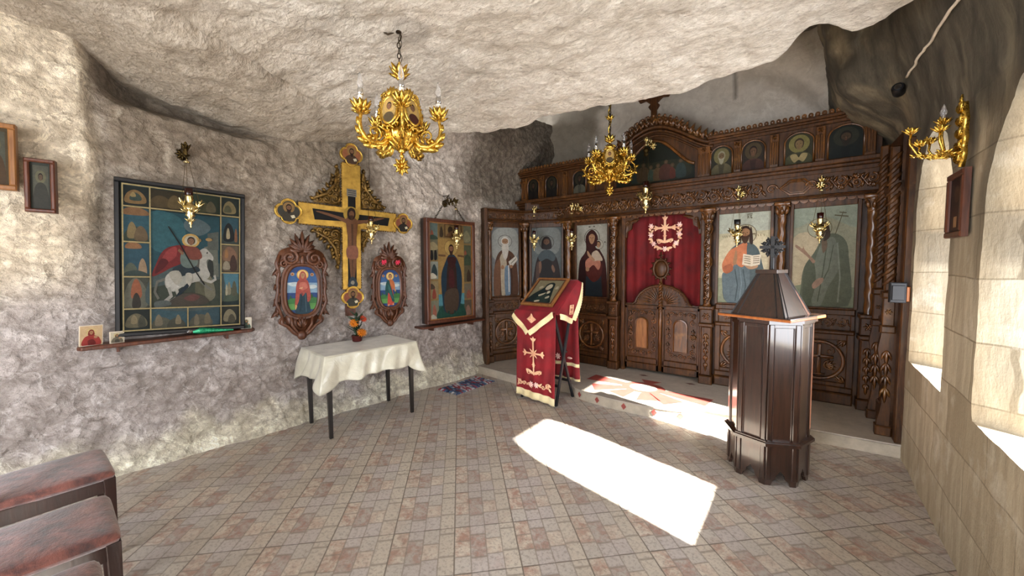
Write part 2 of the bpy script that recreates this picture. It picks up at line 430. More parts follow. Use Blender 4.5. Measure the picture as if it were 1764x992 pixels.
gr = t.math('GREATER_THAN', t.math('MAXIMUM', gu, gw), .4925)
base = t.mix(t.math('MULTIPLY', gr, .75), base, '#5d544d')
base = t.mix(t.ramp(dirt, [(.4, 0.0), (.7, .25)]), base, '#75695c')
M['tile'] = t.base(base, t.ramp(nn, [(.3, .33), (.7, .5)]), 0, t.bump(t.ramp(t.math('MAXIMUM', gu, gw), [(.485, 1.0), (.5, 0.0)]), .3, .004, t.bump(n3, .15, .002)))
t = NT('platform_stone'); v = t.obj(); nn = t.noise(v, 9, 6, .7); a = t.n('ShaderNodeVertexColor', layer_name='Col').outputs['Color']
c = t.mix(.8, a, t.ramp(nn, [(.3, .62), (.7, 1.0)]), 'MULTIPLY')
M['platform'] = t.base(c, .45, 0, t.bump(nn, .1, .003))

# ------------------------------------------------------------------ room shell
def fr(x, y, z, s, o=4): return noise.fractal(Vector((x*s, y*s, z*s)), .9, 2.1, o)
def sstep(a, b, x):
    t = max(0, min(1, (x-a)/(b-a))); return t*t*(3-2*t)
def grid(name, nu, nv, f, colf, mat, drop=None, parent=None, smooth=True):
    vs = []; cols = []
    for j in range(nv+1):
        for i in range(nu+1):
            p = f(i/nu, j/nv); vs.append(p); cols.append(colf(p))
    fs = []
    for j in range(nv):
        for i in range(nu):
            a = j*(nu+1)+i
            fs.append((a, a+1, a+nu+2, a+nu+1))
    me = bpy.data.meshes.new(name); me.from_pydata([tuple(v) for v in vs], [], fs)
    at = me.color_attributes.new('Col', 'FLOAT_COLOR', 'POINT')
    buf = []
    for c in cols: buf.extend((c[0], c[1], c[2], 1))
    at.data.foreach_set('color', buf)
    me.polygons.foreach_set('use_smooth', [smooth]*len(fs)); me.materials.append(mat)
    o = bpy.data.objects.new(name, me); COL.objects.link(o); o['kind'] = 'structure'
    if parent: o.parent = parent
    return o

def wline(y): return -4.03+(y-.41)*.1198
def lerp3(a, b, t): return tuple(a[i]+(b[i]-a[i])*t for i in range(3))

def lw(u, v):
    y = -2.7+u*8.3; z = v*3.7
    x = wline(y)-.03
    x += .035*fr(0, y, z, 1.1)+.016*fr(3, y, z, 5, 5)+.014*(1-2*abs(fr(6, y+.3*z, z*1.2, 3.2, 4)))
    ledge = sstep(.46, .36, y+.04*fr(1, y, z, 2))*sstep(1.55, 2.0, z+.2*fr(7, y, z, 1.3))     # pale shoulder on the left
    x += .10*ledge
    x += .09*sstep(.32, .0, z)*(.6+.5*fr(9, y, z, 3))+.035*sstep(.16, .0, z)     # footing
    x -= .34*sstep(.40, .7, y)*sstep(1.75, 1.2, y)*sstep(2.66, 2.82, z+.10*(y-1))           # dark crevice under the roof
    x += .22*sstep(2.75, 3.3, z)*sstep(2.0, 3.2, y)
    # little chiselled ledge hole
    x -= .07*sstep(.30, .42, y)*sstep(.62, .60, y)*sstep(.70, .72, z)*sstep(.80, .775, z)
    x += .10*sstep(-.2, -.45, y)*sstep(.9, .5, z)
    return (x, y, z)
def lwc(p):
    x, y, z = p
    n1 = fr(4, y, z, 1.2); n2 = fr(11, y, z, 4)
    c = (1.0, .965, .93)
    c = lerp3(c, (.93, .915, .97), sstep(1.7, 1.0, z))               # cooler stone lower down
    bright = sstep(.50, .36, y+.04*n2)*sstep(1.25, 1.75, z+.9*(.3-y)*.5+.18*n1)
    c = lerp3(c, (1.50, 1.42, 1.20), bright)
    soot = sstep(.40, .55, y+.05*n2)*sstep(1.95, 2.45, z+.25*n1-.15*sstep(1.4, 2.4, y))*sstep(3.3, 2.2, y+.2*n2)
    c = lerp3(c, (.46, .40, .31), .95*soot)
    c = lerp3(c, (.36, .31, .25), .8*sstep(.35, .5, y)*sstep(1.7, 1.3, y)*sstep(2.68, 2.82, z+.1*(y-1)+.03*n2))  # shade inside the crevice painted into the rock colour
    soot2 = sstep(.2, .34, y)*sstep(.60, .46, y+.05*n2)*sstep(1.1, 1.6, z+.2*n1)*sstep(2.1, 1.7, z)
    c = lerp3(c, (.62, .57, .52), .7*soot2)
    soot3 = sstep(1.9, 2.2, y)*sstep(2.9, 2.5, y)*sstep(2.35, 2.7, z+.1*n1)
    c = lerp3(c, (.55, .5, .43), .5*soot3)
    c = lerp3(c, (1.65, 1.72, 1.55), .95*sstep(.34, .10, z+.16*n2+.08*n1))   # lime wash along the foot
    end = sstep(3.4, 4.0, y)*sstep(2.1, 2.5, z)
    c = lerp3(c, (.30, .27, .22), .9*end)
    rgt = sstep(2.2, 3.0, y)*sstep(1.2, 2.2, z)*(1-end)
    c = lerp3(c, (1.22, 1.17, 1.12), .85*rgt)
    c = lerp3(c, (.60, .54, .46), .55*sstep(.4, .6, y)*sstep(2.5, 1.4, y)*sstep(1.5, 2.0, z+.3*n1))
    return c
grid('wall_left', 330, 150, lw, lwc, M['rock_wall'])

def lip(x):
    pts = [(-4.6, 3.4), (-3.7, 3.1), (-2.85, 2.72), (-2.1, 3.0), (-1.46, 3.02), (-.8, 3.22), (-.2, 3.10), (.0, 2.84), (.22, 3.02), (.48, 2.86), (.7, 2.5), (1.2, 1.9)]
    for (a, ya), (b, yb) in zip(pts, pts[1:]):
        if x <= b:
            return ya+(yb-ya)*sstep(0, 1, (x-a)/(b-a))
    return pts[-1][1]
def ceilz(x, y):
    z = 2.88-.05*sstep(2.0, 3.1, y)+.10*sstep(1.2, -.8, y)
    lf = sstep(-2.9, -4.0, x)
    z += lf*(.16*sstep(1.3, .3, y)-.10*sstep(1.0, 1.8, y)*sstep(3.0, 2.2, y)+.16*sstep(2.6, 3.3, y))
    z -= .05*sstep(-2.6, -3.1, x)*sstep(.2, .8, y)*sstep(2.2, 1.6, y)
    return z
def ce(u, v):
    x = -4.5+u*5.75; L = lip(x)+.035*fr(x, 5, 5, 3, 5)
    if v < .86:
        t = v/.86; y = -2.7+(L+2.7)*t; z = ceilz(x, y)+.05*fr(x, y, 0, .9)+.022*fr(x, y*1.6, 2, 4.5, 6)
        # fissure
        d = abs((x+3.02)+.35*(y-1.25)+.04*fr(x, y, 3, 4)); z += .07*sstep(.05, .0, d)*sstep(.55, .75, y)*sstep(1.75, 1.5, y)
        return (x, y, z)
    t = (v-.86)/.14
    z0 = ceilz(x, L)+.05*fr(x, L, 0, .9)+.022*fr(x, L*1.6, 2, 4.5, 6)
    if t < .4:
        a = t/.4*pi/2; r = .08
        return (x, L+r*sin(a), z0+r*(1-cos(a)))
    t = (t-.4)/.6
    return (x, L+.08+.15*t+.03*fr(x, 0, t, 3), z0+.08+1.1*t)
def cec(p):
    x, y, z = p
    n = fr(x, y, 9, 1.1); n2 = fr(x, y, 4, 5)
    c = (1, .985, .95)
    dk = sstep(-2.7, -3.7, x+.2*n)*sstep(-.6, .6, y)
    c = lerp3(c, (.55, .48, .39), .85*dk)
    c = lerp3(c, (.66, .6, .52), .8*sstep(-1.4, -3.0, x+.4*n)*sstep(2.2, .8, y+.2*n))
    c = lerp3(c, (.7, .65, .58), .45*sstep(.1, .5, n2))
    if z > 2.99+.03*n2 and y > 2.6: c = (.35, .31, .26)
    d = hypot((x+1.90)/1.5, (y-1.52))
    c = lerp3(c, (.55, .53, .5), .7*sstep(.13, .08, d+.05*n2))       # grey cement patch at the lamp hook
    return c
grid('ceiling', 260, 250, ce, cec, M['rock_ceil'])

def upper(u, v):
    x = -4.5+u*5.8; y = 2.9+v*2.9
    return (x, y, 3.92+.07*fr(x, y, 1, 1.5)-.5*sstep(.0, .7, x))
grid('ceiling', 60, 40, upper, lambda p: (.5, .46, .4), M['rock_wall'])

def bw(u, v):
    x = -4.5+u*5.8; z = v*4.1
    y = 5.45+.05*fr(x, 0, z, .8)
    # rock rib arching down to the right
    line = 3.62-.95*max(0, x+.55)**1.3
    y -= .28*sstep(-.02, .22, z-line)*sstep(-.9, -.5, x)
    y -= .5*sstep(.25, .6, x+.3*(z-3))*sstep(2.7, 3.0, z)
    y -= .25*sstep(-2.9, -3.9, x+.15*fr(x, 0, z, 3))
    return (x, y+.012*fr(x, 3, z, 6), z)
def bwc(p):
    x, y, z = p
    n = fr(x, 0, z, 2.2, 5); n2 = fr(x, 2, z, 7)
    c = (1, .98, .95)
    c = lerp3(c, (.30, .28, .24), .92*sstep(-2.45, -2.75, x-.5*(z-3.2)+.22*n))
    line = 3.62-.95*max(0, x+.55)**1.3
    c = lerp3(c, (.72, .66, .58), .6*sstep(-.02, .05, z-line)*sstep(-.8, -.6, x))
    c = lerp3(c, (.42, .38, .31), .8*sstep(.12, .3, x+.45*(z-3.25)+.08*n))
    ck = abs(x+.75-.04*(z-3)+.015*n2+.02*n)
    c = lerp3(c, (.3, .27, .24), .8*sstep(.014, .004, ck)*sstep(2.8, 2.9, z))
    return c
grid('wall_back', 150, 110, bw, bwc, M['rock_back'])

# right wall: limestone masonry with deep arched window openings
WT = .22
wins = [(3.14, 3.97, .775, 1.80, 2.34), (1.85, 2.66, .775, 1.62, 2.22), (-1.25, -.4, .775, 1.62, 2.22), (-2.4, -1.6, .775, 1.62, 2.22)]  # last two windows are unseen, added to bring in more light
def wsd(y, z):
    """positive inside an opening"""
    best = -9
    for y0, y1, z0, zs, zt in wins:
        yc = (y0+y1)/2; hw = (y1-y0)/2
        if z <= zs: d = min(y-y0, y1-y, z-z0)
        else:
            q = hypot((y-yc)/hw, (z-zs)/(zt-zs)); d = (1-q)*min(hw, zt-zs)
        best = max(best, d)
    return best
def rock_d(y, z):
    n = fr(2, y, z, 1.6); d = 0
    d += .30*sstep(2.55, 3.0, z+.1*n)*sstep(4.0, 4.45, y+.1*n)
    d += .16*sstep(2.3, 3.3, z)+.10*sstep(2.6, 4.0, z)*(1+n)
    d += .012*fr(2, y, z, 5, 5)*sstep(1.9, 2.3, z)
    return d
def build_right():
    ny, nz = 270, 130; y0, y1, z0, z1 = -2.7, 5.5, 0, 4.0
    P = {}
    for j in range(nz+1):
        for i in range(ny+1):
            y = y0+(y1-y0)*i/ny; z = z0+(z1-z0)*j/nz
            P[i, j] = [y, z]
    keep = []
    for j in range(nz):
        for i in range(ny):
            yc = y0+(y1-y0)*(i+.5)/ny; zc = z0+(z1-z0)*(j+.5)/nz
            if wsd(yc, zc) < 0: keep.append((i, j))
    ks = set(keep)
    bound = set()
    for (i, j) in list(P):
        if 0 < i < ny and 0 < j < nz:
            around = [(i-1, j-1), (i, j-1), (i-1, j), (i, j)]
            k = sum(a in ks for a in around)
            if 0 < k < 4: bound.add((i, j))
    for b in bound:
        y, z = P[b]
        for _ in range(6):
            d = wsd(y, z); e = 1e-3
            gy = (wsd(y+e, z)-wsd(y-e, z))/(2*e); gz = (wsd(y, z+e)-wsd(y, z-e))/(2*e)
            g = gy*gy+gz*gz+1e-9
            st = max(-.03, min(.03, -d/g)); y += gy*st; z += gz*st
        r = .008*fr(0, y, z, 6)
        P[b] = [y+r, z+r*.5]
    idx = {}; vs = []; cols = []
    def colr(y, z):
        n = fr(5, y, z, 2.0); n2 = fr(8, y*2.5, z*.5, 3)
        c = (1, 1, 1)
        dist = 9
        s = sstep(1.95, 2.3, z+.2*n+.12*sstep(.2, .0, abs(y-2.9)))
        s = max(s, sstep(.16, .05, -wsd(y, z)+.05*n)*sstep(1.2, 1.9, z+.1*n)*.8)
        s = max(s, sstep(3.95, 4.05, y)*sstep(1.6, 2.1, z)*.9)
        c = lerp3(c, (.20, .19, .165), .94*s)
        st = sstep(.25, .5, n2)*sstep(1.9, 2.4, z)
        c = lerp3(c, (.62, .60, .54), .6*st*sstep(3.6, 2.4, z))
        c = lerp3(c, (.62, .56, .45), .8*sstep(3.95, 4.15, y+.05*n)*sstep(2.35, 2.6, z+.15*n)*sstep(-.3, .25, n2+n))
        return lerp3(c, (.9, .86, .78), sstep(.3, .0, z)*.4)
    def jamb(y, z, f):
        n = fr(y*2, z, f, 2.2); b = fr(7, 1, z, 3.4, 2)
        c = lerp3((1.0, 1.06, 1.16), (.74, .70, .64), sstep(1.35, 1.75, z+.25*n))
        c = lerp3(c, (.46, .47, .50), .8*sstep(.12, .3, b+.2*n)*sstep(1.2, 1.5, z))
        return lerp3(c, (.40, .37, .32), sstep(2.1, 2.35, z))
    def vid(k):
        if k not in idx:
            y, z = P[k]
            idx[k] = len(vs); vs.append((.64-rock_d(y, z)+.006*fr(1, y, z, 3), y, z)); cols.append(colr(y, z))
        return idx[k]
    fs = []
    for (i, j) in keep:
        fs.append((vid((i, j)), vid((i, j+1)), vid((i+1, j+1)), vid((i+1, j))))
    # reveals: boundary edges of the holes, pushed outward in three steps
    edges = {}
    for (i, j) in keep:
        q = [(i, j), (i, j+1), (i+1, j+1), (i+1, j)]
        for a, b in zip(q, q[1:]+q[:1]):
            if a in bound and b in bound:
                if (b, a) in edges: del edges[b, a]
                else: edges[a, b] = 1
    outer = {}
    def oid(k, s):
        if (k, s) not in outer:
            y, z = P[k]
            best = min(wins, key=lambda w: abs(y-(w[0]+w[1])/2)); yc = (best[0]+best[1])/2
            f = s/3; outer[k, s] = len(vs)
            zz = z-(.02*f if z < .9 else 0)
            q_ = (y-yc)/((best[1]-best[0])/2); ys = y-(.13*f*q_ if q_ > 0 else (-.06 if best[0] > 3 else .0)*f*q_)
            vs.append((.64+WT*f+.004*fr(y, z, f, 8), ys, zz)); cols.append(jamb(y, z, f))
        return outer[k, s]
    for (a, b) in edges:
        y, z = P[a]
        if abs(y-y0) < .05 or abs(y-y1) < .05: continue
        for s in range(3):
            A = vid(a) if s == 0 else oid(a, s); B = vid(b) if s == 0 else oid(b, s)
            fs.append((B, A, oid(a, s+1), oid(b, s+1)))
    me = bpy.data.meshes.new('wall_right'); me.from_pydata(vs, [], fs)
    at = me.color_attributes.new('Col', 'FLOAT_COLOR', 'POINT'); buf = []
    for c in cols: buf.extend((c[0], c[1], c[2], 1))
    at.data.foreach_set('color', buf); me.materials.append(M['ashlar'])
    me.polygons.foreach_set('use_smooth', [True]*len(fs))
    o = bpy.data.objects.new('wall_right', me); COL.objects.link(o); o['kind'] = 'structure'
    md = o.modifiers.new('es', 'EDGE_SPLIT'); md.split_angle = R(50)
    # outer skin: closes the wall's outer face round the narrower outside openings
    for k, (a, b, c, d, e) in enumerate(wins):
        mb = MB(); head = [2.16, 2.03, 2.0, 2.0][k]
        x0, x1 = .64+WT-.005, .64+WT+.03
        mb.box(x0, x1, a-.3, b+.3, head, 2.9); mb.box(x0, x1, a-.3, a+(.0 if k else -.065), .6, head); mb.box(x0, x1, b-.125, b+.3, .6, head); mb.box(x0, x1, a, b, .5, c-.03)
        ob = mb.build('window_%d' % (k+1), M['ashlar'], kind='structure')
build_right()
mb = MB(); mb.box(.99, 1.03, -2.9, 5.7, 2.2, 4.2); mb.box(.9, .95, -2.9, 5.7, -.1, .72)
mb.box(.9, .95, -.15, 1.65, .7, 2.3); mb.box(.9, .95, 4.2, 5.7, .7, 2.3)
mb.build('trim_1', M['ashlar'], kind='structure')
mb = MB(); mb.add([(1.03, -3, 2.42), (2.5, -3, 3.5), (2.5, 6, 3.5), (1.03, 6, 2.42), (1.03, -3, 4.2), (2.5, -3, 4.2), (2.5, 6, 4.2), (1.03, 6, 4.2)], [(0, 3, 2, 1), (4, 5, 6, 7), (0, 1, 5, 4), (1, 2, 6, 5), (2, 3, 7, 6), (3, 0, 4, 7)])
mb.build('sky_blocker', M['rock_soot'], kind='structure')      # unseen canopy added outside the windows to block upper sky light

# rear wall with the entrance opening (behind the viewpoint)
mb = MB(); mb.box(-4.6, -2.6, -2.75, -2.55, 0, 3.2); mb.box(.1, 1.1, -2.75, -2.55, 0, 3.2); mb.box(-2.6, .1, -2.75, -2.55, 2.5, 3.2)
mb.build('wall_rear', M['rock_back'], kind='structure')
mb = MB(); mb.box(-4.8, 1.0, -2.9, 6.0, -.06, 0); mb.build('floor', M['tile'], kind='structure')

# raised step before the screen with its bowed front and inlaid star
PT = .11
front = [(-3.75, 3.93), (-2.9, 3.84), (-2.06, 3.93)]
bow = [(-1.42-.66*cos(a), 3.93-.19*sin(a)**.8) for a in [pi*i/20 for i in range(1, 20)]]
outl = front+bow+[(-.78, 3.96), (.66, 4.06), (.66, 5.6), (-3.75, 5.6)]
mb = MB(); stone = lin('#b9afa2'); rise = lin('#bdb2a0'); redc = lin('#9c4a42'); pale = lin('#c9c0b4')
mb.prismz(outl, 0, PT-.018, rise); mb.prismz([(x, y+.004) for x, y in outl[:-2]]+outl[-2:], PT-.018, PT-.012, lin('#3c332c'))
inn = [(x, y-.012) for x, y in outl[:-2]]+outl[-2:]
mb.prismz(inn, PT-.012, PT, stone)
def flat(pts, z, col): mb.add([(x, y, z) for x, y in pts], [list(range(len(pts)))], col)
def arcband(cx, cy, r0, r1, sx, a0, a1, col, z, n=14):
    p = [(cx+r0*sx*cos(a0+(a1-a0)*i/n), cy+r0*sin(a0+(a1-a0)*i/n)) for i in range(n+1)]
    q = [(cx+r1*sx*cos(a0+(a1-a0)*i/n), cy+r1*sin(a0+(a1-a0)*i/n)) for i in range(n+1)]
    for i in range(n): flat([p[i], p[i+1], q[i+1], q[i]], z, col)
CX, CY = -1.40, 4.28
arcband(CX, CY, .12, .19, 1.25, 0, 2*pi, redc, PT+.0006, 24)
arcband(CX, CY, .0, .12, 1.25, 0, 2*pi, pale, PT+.0006, 24)
for a, l in ((R(176), .66), (R(-8), .70), (R(90), .3), (R(-65), .42), (R(-115), .42), (R(212), .56), (R(-38), .52)):
    d = (cos(a), sin(a)); nrm = (-d[1], d[0]); w0, w1 = .05, .12
    flat([(CX+d[0]*.19+nrm[0]*w0, CY+d[1]*.19+nrm[1]*w0), (CX+d[0]*.19-nrm[0]*w0, CY+d[1]*.19-nrm[1]*w0),
          (CX+d[0]*l-nrm[0]*w1, CY+d[1]*l-nrm[1]*w1), (CX+d[0]*l+nrm[0]*w1, CY+d[1]*l+nrm[1]*w1)], PT+.0009, redc)
arcband(CX, 3.98, .49, .57, 1.08, R(190), R(350), redc, PT+.0012, 30) if False else None
for x, y in ((-1.55, 4.75), (-1.0, 4.72)): flat([(x-.06, y), (x, y-.035), (x+.06, y), (x, y+.035)], PT+.0009, lin('#6e4a44'))
for k in range(5):   # diamonds on the riser of the bow
    a = pi*(.2+.15*k); x = -1.42-.66*cos(a); y = 3.93-.19*sin(a)**.8-.004
    tx, ty = .66*sin(a), -.19*cos(a); q = hypot(tx, ty); tx /= q; ty /= q
    mb.add([(x-tx*.028, y-ty*.028-.001, .055), (x, y-.003, .02), (x+tx*.028, y+ty*.028-.001, .055), (x, y-.003, .09)], [(0, 1, 2, 3)], redc)
mb.build('floor', M['platform'], kind='structure')
SKY = 10; SUN = 60; EXPO = .45
# ------------------------------------------------------------------ painted pictures
LIN = lin
def picture(name, parent, x0, x1, z0, z1, y, shapes, bg, label=None, M_=None, mask=None, step=.00025, dim=1.0):
    """flat painted surface: every figure is a filled outline; (u, v) run 0..1 with v downwards"""
    mb = MB(M_); W, H = x1-x0, z1-z0; th = .006
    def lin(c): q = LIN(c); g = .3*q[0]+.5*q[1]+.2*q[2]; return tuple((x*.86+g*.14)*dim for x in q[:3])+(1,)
    def P(u, v, yy): return (x0+W*u, yy, z1-H*v)
    if mask is None:
        mb.box(x0, x1, y, y+th, z0, z1, lin(bg))
    else:
        mb.prism([(x0+W*u, z1-H*v) for u, v in mask], y, y+th, lin(bg))
    k = 1
    for sh in shapes:
        col = lin(sh[0]); pts = sh[1]; clampit = mask is None
        if sh[0] and len(sh) > 2 and sh[2] == 's': pts = smoothpoly(pts, 4)
        if clampit: pts = [(min(1, max(0, a)), min(1, max(0, b))) for a, b in pts]
        yy = y-step*k; k += 1
        vs = [P(a, b, yy) for a, b in pts]
        mb.add(vs, [list(range(len(vs)))], col)
    return mb.build(name, M['paint'], parent, label=label)

def ell(c, u, v, ru, rv, n=20): return (c, circ(u, v, ru, rv, n))
def ring(c, c2, u, v, ru, rv, t=.9): return [ell(c, u, v, ru, rv), ell(c2, u, v, ru*t, rv*t)]
def rect(c, a, b, d, e): return (c, [(a, b), (d, b), (d, e), (a, e)])
def strip(c, pts, w, asp=1.0):
    """thin painted stroke"""
    L = []; Rr = []
    for i, p in enumerate(pts):
        a = pts[max(0, i-1)]; b = pts[min(len(pts)-1, i+1)]
        dx, dy = b[0]-a[0], b[1]-a[1]; q = hypot(dx, dy) or 1
        L.append((p[0]-dy/q*w, p[1]+dx/q*w*asp)); Rr.append((p[0]+dy/q*w, p[1]-dx/q*w*asp))
    return (c, L+Rr[::-1])
def face(u, v, s, a, skin='#a9794f', hair='#3a2416', beard=None, hood=None):
    """a small painted head; a = width/height of the picture"""
    r = []
    sy = s*a
    if hood: r.append((hood, [(u-1.0*s, v+1.5*sy), (u-1.05*s, v-.1*sy), (u-.6*s, v-1.15*sy), (u, v-1.45*sy), (u+.6*s, v-1.15*sy), (u+1.05*s, v-.1*sy), (u+1.0*s, v+1.5*sy)], 's'))
    else: r.append(ell(hair, u, v-.15*sy, .85*s, 1.12*sy))
    r.append((skin, [(u-.6*s, v-.5*sy), (u, v-.85*sy), (u+.6*s, v-.5*sy), (u+.62*s, v+.2*sy), (u+.3*s, v+.95*sy), (u, v+1.1*sy), (u-.3*s, v+.95*sy), (u-.62*s, v+.2*sy)], 's'))
    if beard: r.append((beard, [(u-.62*s, v+.25*sy), (u-.25*s, v+.45*sy), (u, v+.4*sy), (u+.25*s, v+.45*sy), (u+.62*s, v+.25*sy), (u+.42*s, v+1.3*sy), (u, v+1.75*sy), (u-.42*s, v+1.3*sy)], 's'))
    for e in (-.27, .27): r.append(ell('#2a1a10', u+e*s, v-.12*sy, .1*s, .07*sy, 8))
    r.append(strip('#7c5232', [(u, v-.1*sy), (u+.04*s, v+.3*sy)], .05*s, a))
    r.append(ell('#8a4a38', u, v+.52*sy, .17*s, .05*sy, 8))
    return r
def halo(u, v, s, a, c1='#5a4a30', c2='#c2bda6', t=.94):
    return ring(c1, c2, u, v, s, s*a, t)

# pictures of the main tier
def pic_bishop():
    a = .36
    r = [('#8d9496', [(0, .72), (1, .70), (1, 1), (0, 1)]), ('#a2a69e', [(.1, .05), (.9, .03), (.95, .4), (.5, .5), (.05, .42)], 's')]
    r += halo(.5, .2, .26, a, '#3f3a30', '#a9aaa0')
    r += [('#5a3820', [(.2, .42), (.38, .33), (.62, .33), (.85, .42), (.95, .65), (.97, .99), (.7, 1), (.28, 1), (.08, .99), (.1, .62)], 's')]
    r += [('#b9a98c', [(.3, .45), (.48, .36), (.56, .6), (.5, .98), (.36, .99), (.33, .7)], 's'), ('#6f8aa0', [(.48, .6), (.66, .6), (.68, .98), (.5, 1)], 's')]
    r += [('#7a5030', [(.1, .6), (.3, .46), (.33, .7), (.28, 1), (.09, .99)], 's')]
    r += [strip('#3a2416', [(.68, .42), (.74, .7), (.72, .98)], .02), strip('#e0ddd0', [(.62, .55), (.63, .95)], .018)]
    r += [('#d8d2c0', [(.62, .50), (.9, .41), (.96, .47), (.7, .60)]), strip('#8a8474', [(.7, .53), (.9, .45)], .008)]
    r += [ell('#a9794f', .4, .58, .06, .03), ell('#a9794f', .72, .57, .06, .025)]
    r += face(.5, .21, .17, a, '#a67c54', '#d8d2c4', '#cfc8b8')
    r += [('#cfc8b8', [(.38, .26), (.62, .26), (.58, .42), (.5, .47), (.42, .42)], 's')]
    return r, '#7c8080'
def pic_monk():
    a = .42
    r = [('#6f7878', [(0, .68), (1, .68), (1, 1), (0, 1)]), ('#8f9690', [(.1, .03), (.9, .03), (.9, .35), (.5, .4), (.1, .35)], 's')]
    r += halo(.5, .22, .25, a, '#3f3a30', '#8b9088')
    r += [('#2a1812', [(.18, .46), (.35, .36), (.65, .36), (.84, .46), (.95, .7), (.97, 1), (.05, 1), (.07, .7)], 's'),
          ('#1a100d', [(.34, .5), (.66, .5), (.7, 1), (.3, 1)], 's'), ('#5b3c2c', [(.15, .58), (.26, .5), (.27, .66), (.14, .95)], 's'),
          ('#4a5a5e', [(.22, .42), (.38, .34), (.62, .34), (.8, .42), (.72, .50), (.5, .46), (.3, .5)], 's'),
          ('#8a6244', [(.24, .53), (.31, .5), (.33, .6), (.26, .68)], 's'), ('#8a6244', [(.66, .6), (.7, .55), (.78, .62), (.74, .67)], 's'),
          ('#c9b89a', [(.14, .82), (.24, .76), (.3, 1), (.16, 1)], 's')]
    r += face(.5, .22, .15, a, '#7a5436', '#1c120c', '#221610', '#2a1a16')
    return r, '#6c7674'
def pic_mother():
    a = .48
    r = [('#5a6a70', [(0, .8), (1, .8), (1, 1), (0, 1)]), ('#b2b2a4', [(.05, .04), (.9, .04), (.95, .5), (.1, .5)], 's')]
    r += halo(.5, .18, .25, a, '#2c2620', '#b8b7a8')
    r += [('#3d1612', [(.3, .16), (.5, .07), (.68, .16), (.72, .32), (.92, .5), (.98, .8), (.98, 1), (.02, 1), (.04, .75), (.1, .5), (.3, .36)], 's'),
          ('#2b0d0c', [(.1, .55), (.28, .5), (.3, .75), (.26, 1), (.04, 1)], 's'),
          ('#22303a', [(.3, .72), (.8, .70), (.84, 1), (.28, 1)]), ('#5a2018', [(.3, .55), (.78, .52), (.8, .7), (.56, .8), (.34, .7)], 's'),
          ('#c07a5e', [(.3, .5), (.5, .44), (.72, .45), (.78, .56), (.7, .63), (.55, .56), (.38, .62), (.3, .6)], 's'),
          ('#c9b49a', [(.5, .4), (.66, .36), (.8, .44), (.84, .5), (.7, .5), (.52, .5)], 's'),
          ('#b98a64', [(.36, .36), (.46, .42), (.6, .49), (.52, .5), (.36, .42)], 's')]
    r += halo(.73, .28, .14, a, '#2c2620', '#bdb9a8')
    r += face(.71, .28, .085, a, '#b98a62', '#3a2214')
    r += face(.5, .19, .15, a, '#b0825a', '#3a1a14', None, '#3d1612')
    r += [ell('#b0825a', .36, .62, .06, .03), strip('#5a5648', [(.9, .25), (.94, .25)], .008), strip('#5a5648', [(.4, .03), (.46, .03)], .008), strip('#5a5648', [(.55, .03), (.6, .03)], .008)]
    return r, '#a5a698'
def pic_christ():
    a = .5
    r = [('#8d9272', [(0, .72), (1, .7), (1, 1), (0, 1)]), ('#cdc09a', [(.03, .3), (.9, .25), (.97, .68), (.03, .7)], 's'), ('#aeb4a2', [(0, 0), (1, 0), (1, .2), (0, .22)])]
    r += halo(.53, .235, .22, a, '#5a4a2c', '#c4bb98')
    for q in (0, 72, 108, 180): r.append(strip('#6a5a38', [(.53+.2*cos(R(q)), .235-.1*sin(R(q))), (.53+.13*cos(R(q)), .235-.065*sin(R(q)))], .006))
    r += [('#4c5c5e', [(.18, .45), (.38, .34), (.62, .33), (.78, .4), (.86, .55), (1, .85), (1, 1), (.2, 1), (.1, .75), (.14, .62)], 's'),
          ('#5d6e74', [(.14, .64), (.4, .55), (.62, .6), (.6, .95), (.4, 1), (.16, .98), (.08, .72)], 's'),
          ('#c8713c', [(.32, .38), (.56, .33), (.6, .5), (.48, .6), (.34, .56), (.26, .64), (.12, .66), (.08, .56), (.2, .43)], 's'),
          ('#a85a2c', [(.1, .6), (.26, .56), (.3, .63), (.16, .67)], 's'),
          strip('#3f5054', [(.34, .62), (.4, .8), (.36, .98)], .012), strip('#3f5054', [(.5, .62), (.56, .8), (.52, .98)], .01), strip('#70838a', [(.44, .6), (.48, .78), (.44, .98)], .01),
          ('#4c5c5e', [(.58, .34), (.72, .37), (.84, .52), (.9, .7), (.7, .62), (.58, .5)], 's'),
          ('#a0744a', [(.3, .55), (.34, .42), (.37, .42), (.38, .5), (.36, .57)], 's')]
    r += [('#b58a62', [(.52, .56), (.74, .54), (.78, .6), (.62, .62)], 's'), ('#dcccae', [(.5, .45), (.68, .47), (.66, .59), (.48, .57)]), ('#e2d4b8', [(.68, .47), (.84, .46), (.82, .57), (.66, .59)])]
    for k in range(4):
        r.append(strip('#7a6a54', [(.52, .475+.024*k), (.645, .488+.024*k)], .004)); r.append(strip('#7a6a54', [(.69, .487+.022*k), (.81, .48+.022*k)], .004))
    r += face(.53, .225, .13, a, '#a97a4e', '#36200f', '#4a2e18')
    r += [('#36200f', [(.4, .2), (.43, .16), (.45, .26), (.44, .33), (.38, .34)], 's'), ('#36200f', [(.63, .16), (.66, .2), (.68, .34), (.61, .32)], 's')]
    for x, y in ((.08, .24), (.12, .24), (.16, .24), (.22, .24), (.72, .24), (.77, .24), (.82, .24), (.88, .24)): r.append(strip('#7d7048', [(x, y), (x+.012, y+.024)], .005))
    # small letters painted at the top
    for x in (.56, .62): r += [strip('#5a4e30', [(x, .03), (x+.035, .065)], .004)]
    r += [strip('#5a4e30', [(.595, .03), (.56, .065)], .004), strip('#5a4e30', [(.65, .032), (.62, .04), (.62, .055), (.65, .065)], .004), strip('#5a4e30', [(.56, .02), (.66, .018)], .004)]
    return r, '#bdb48f'
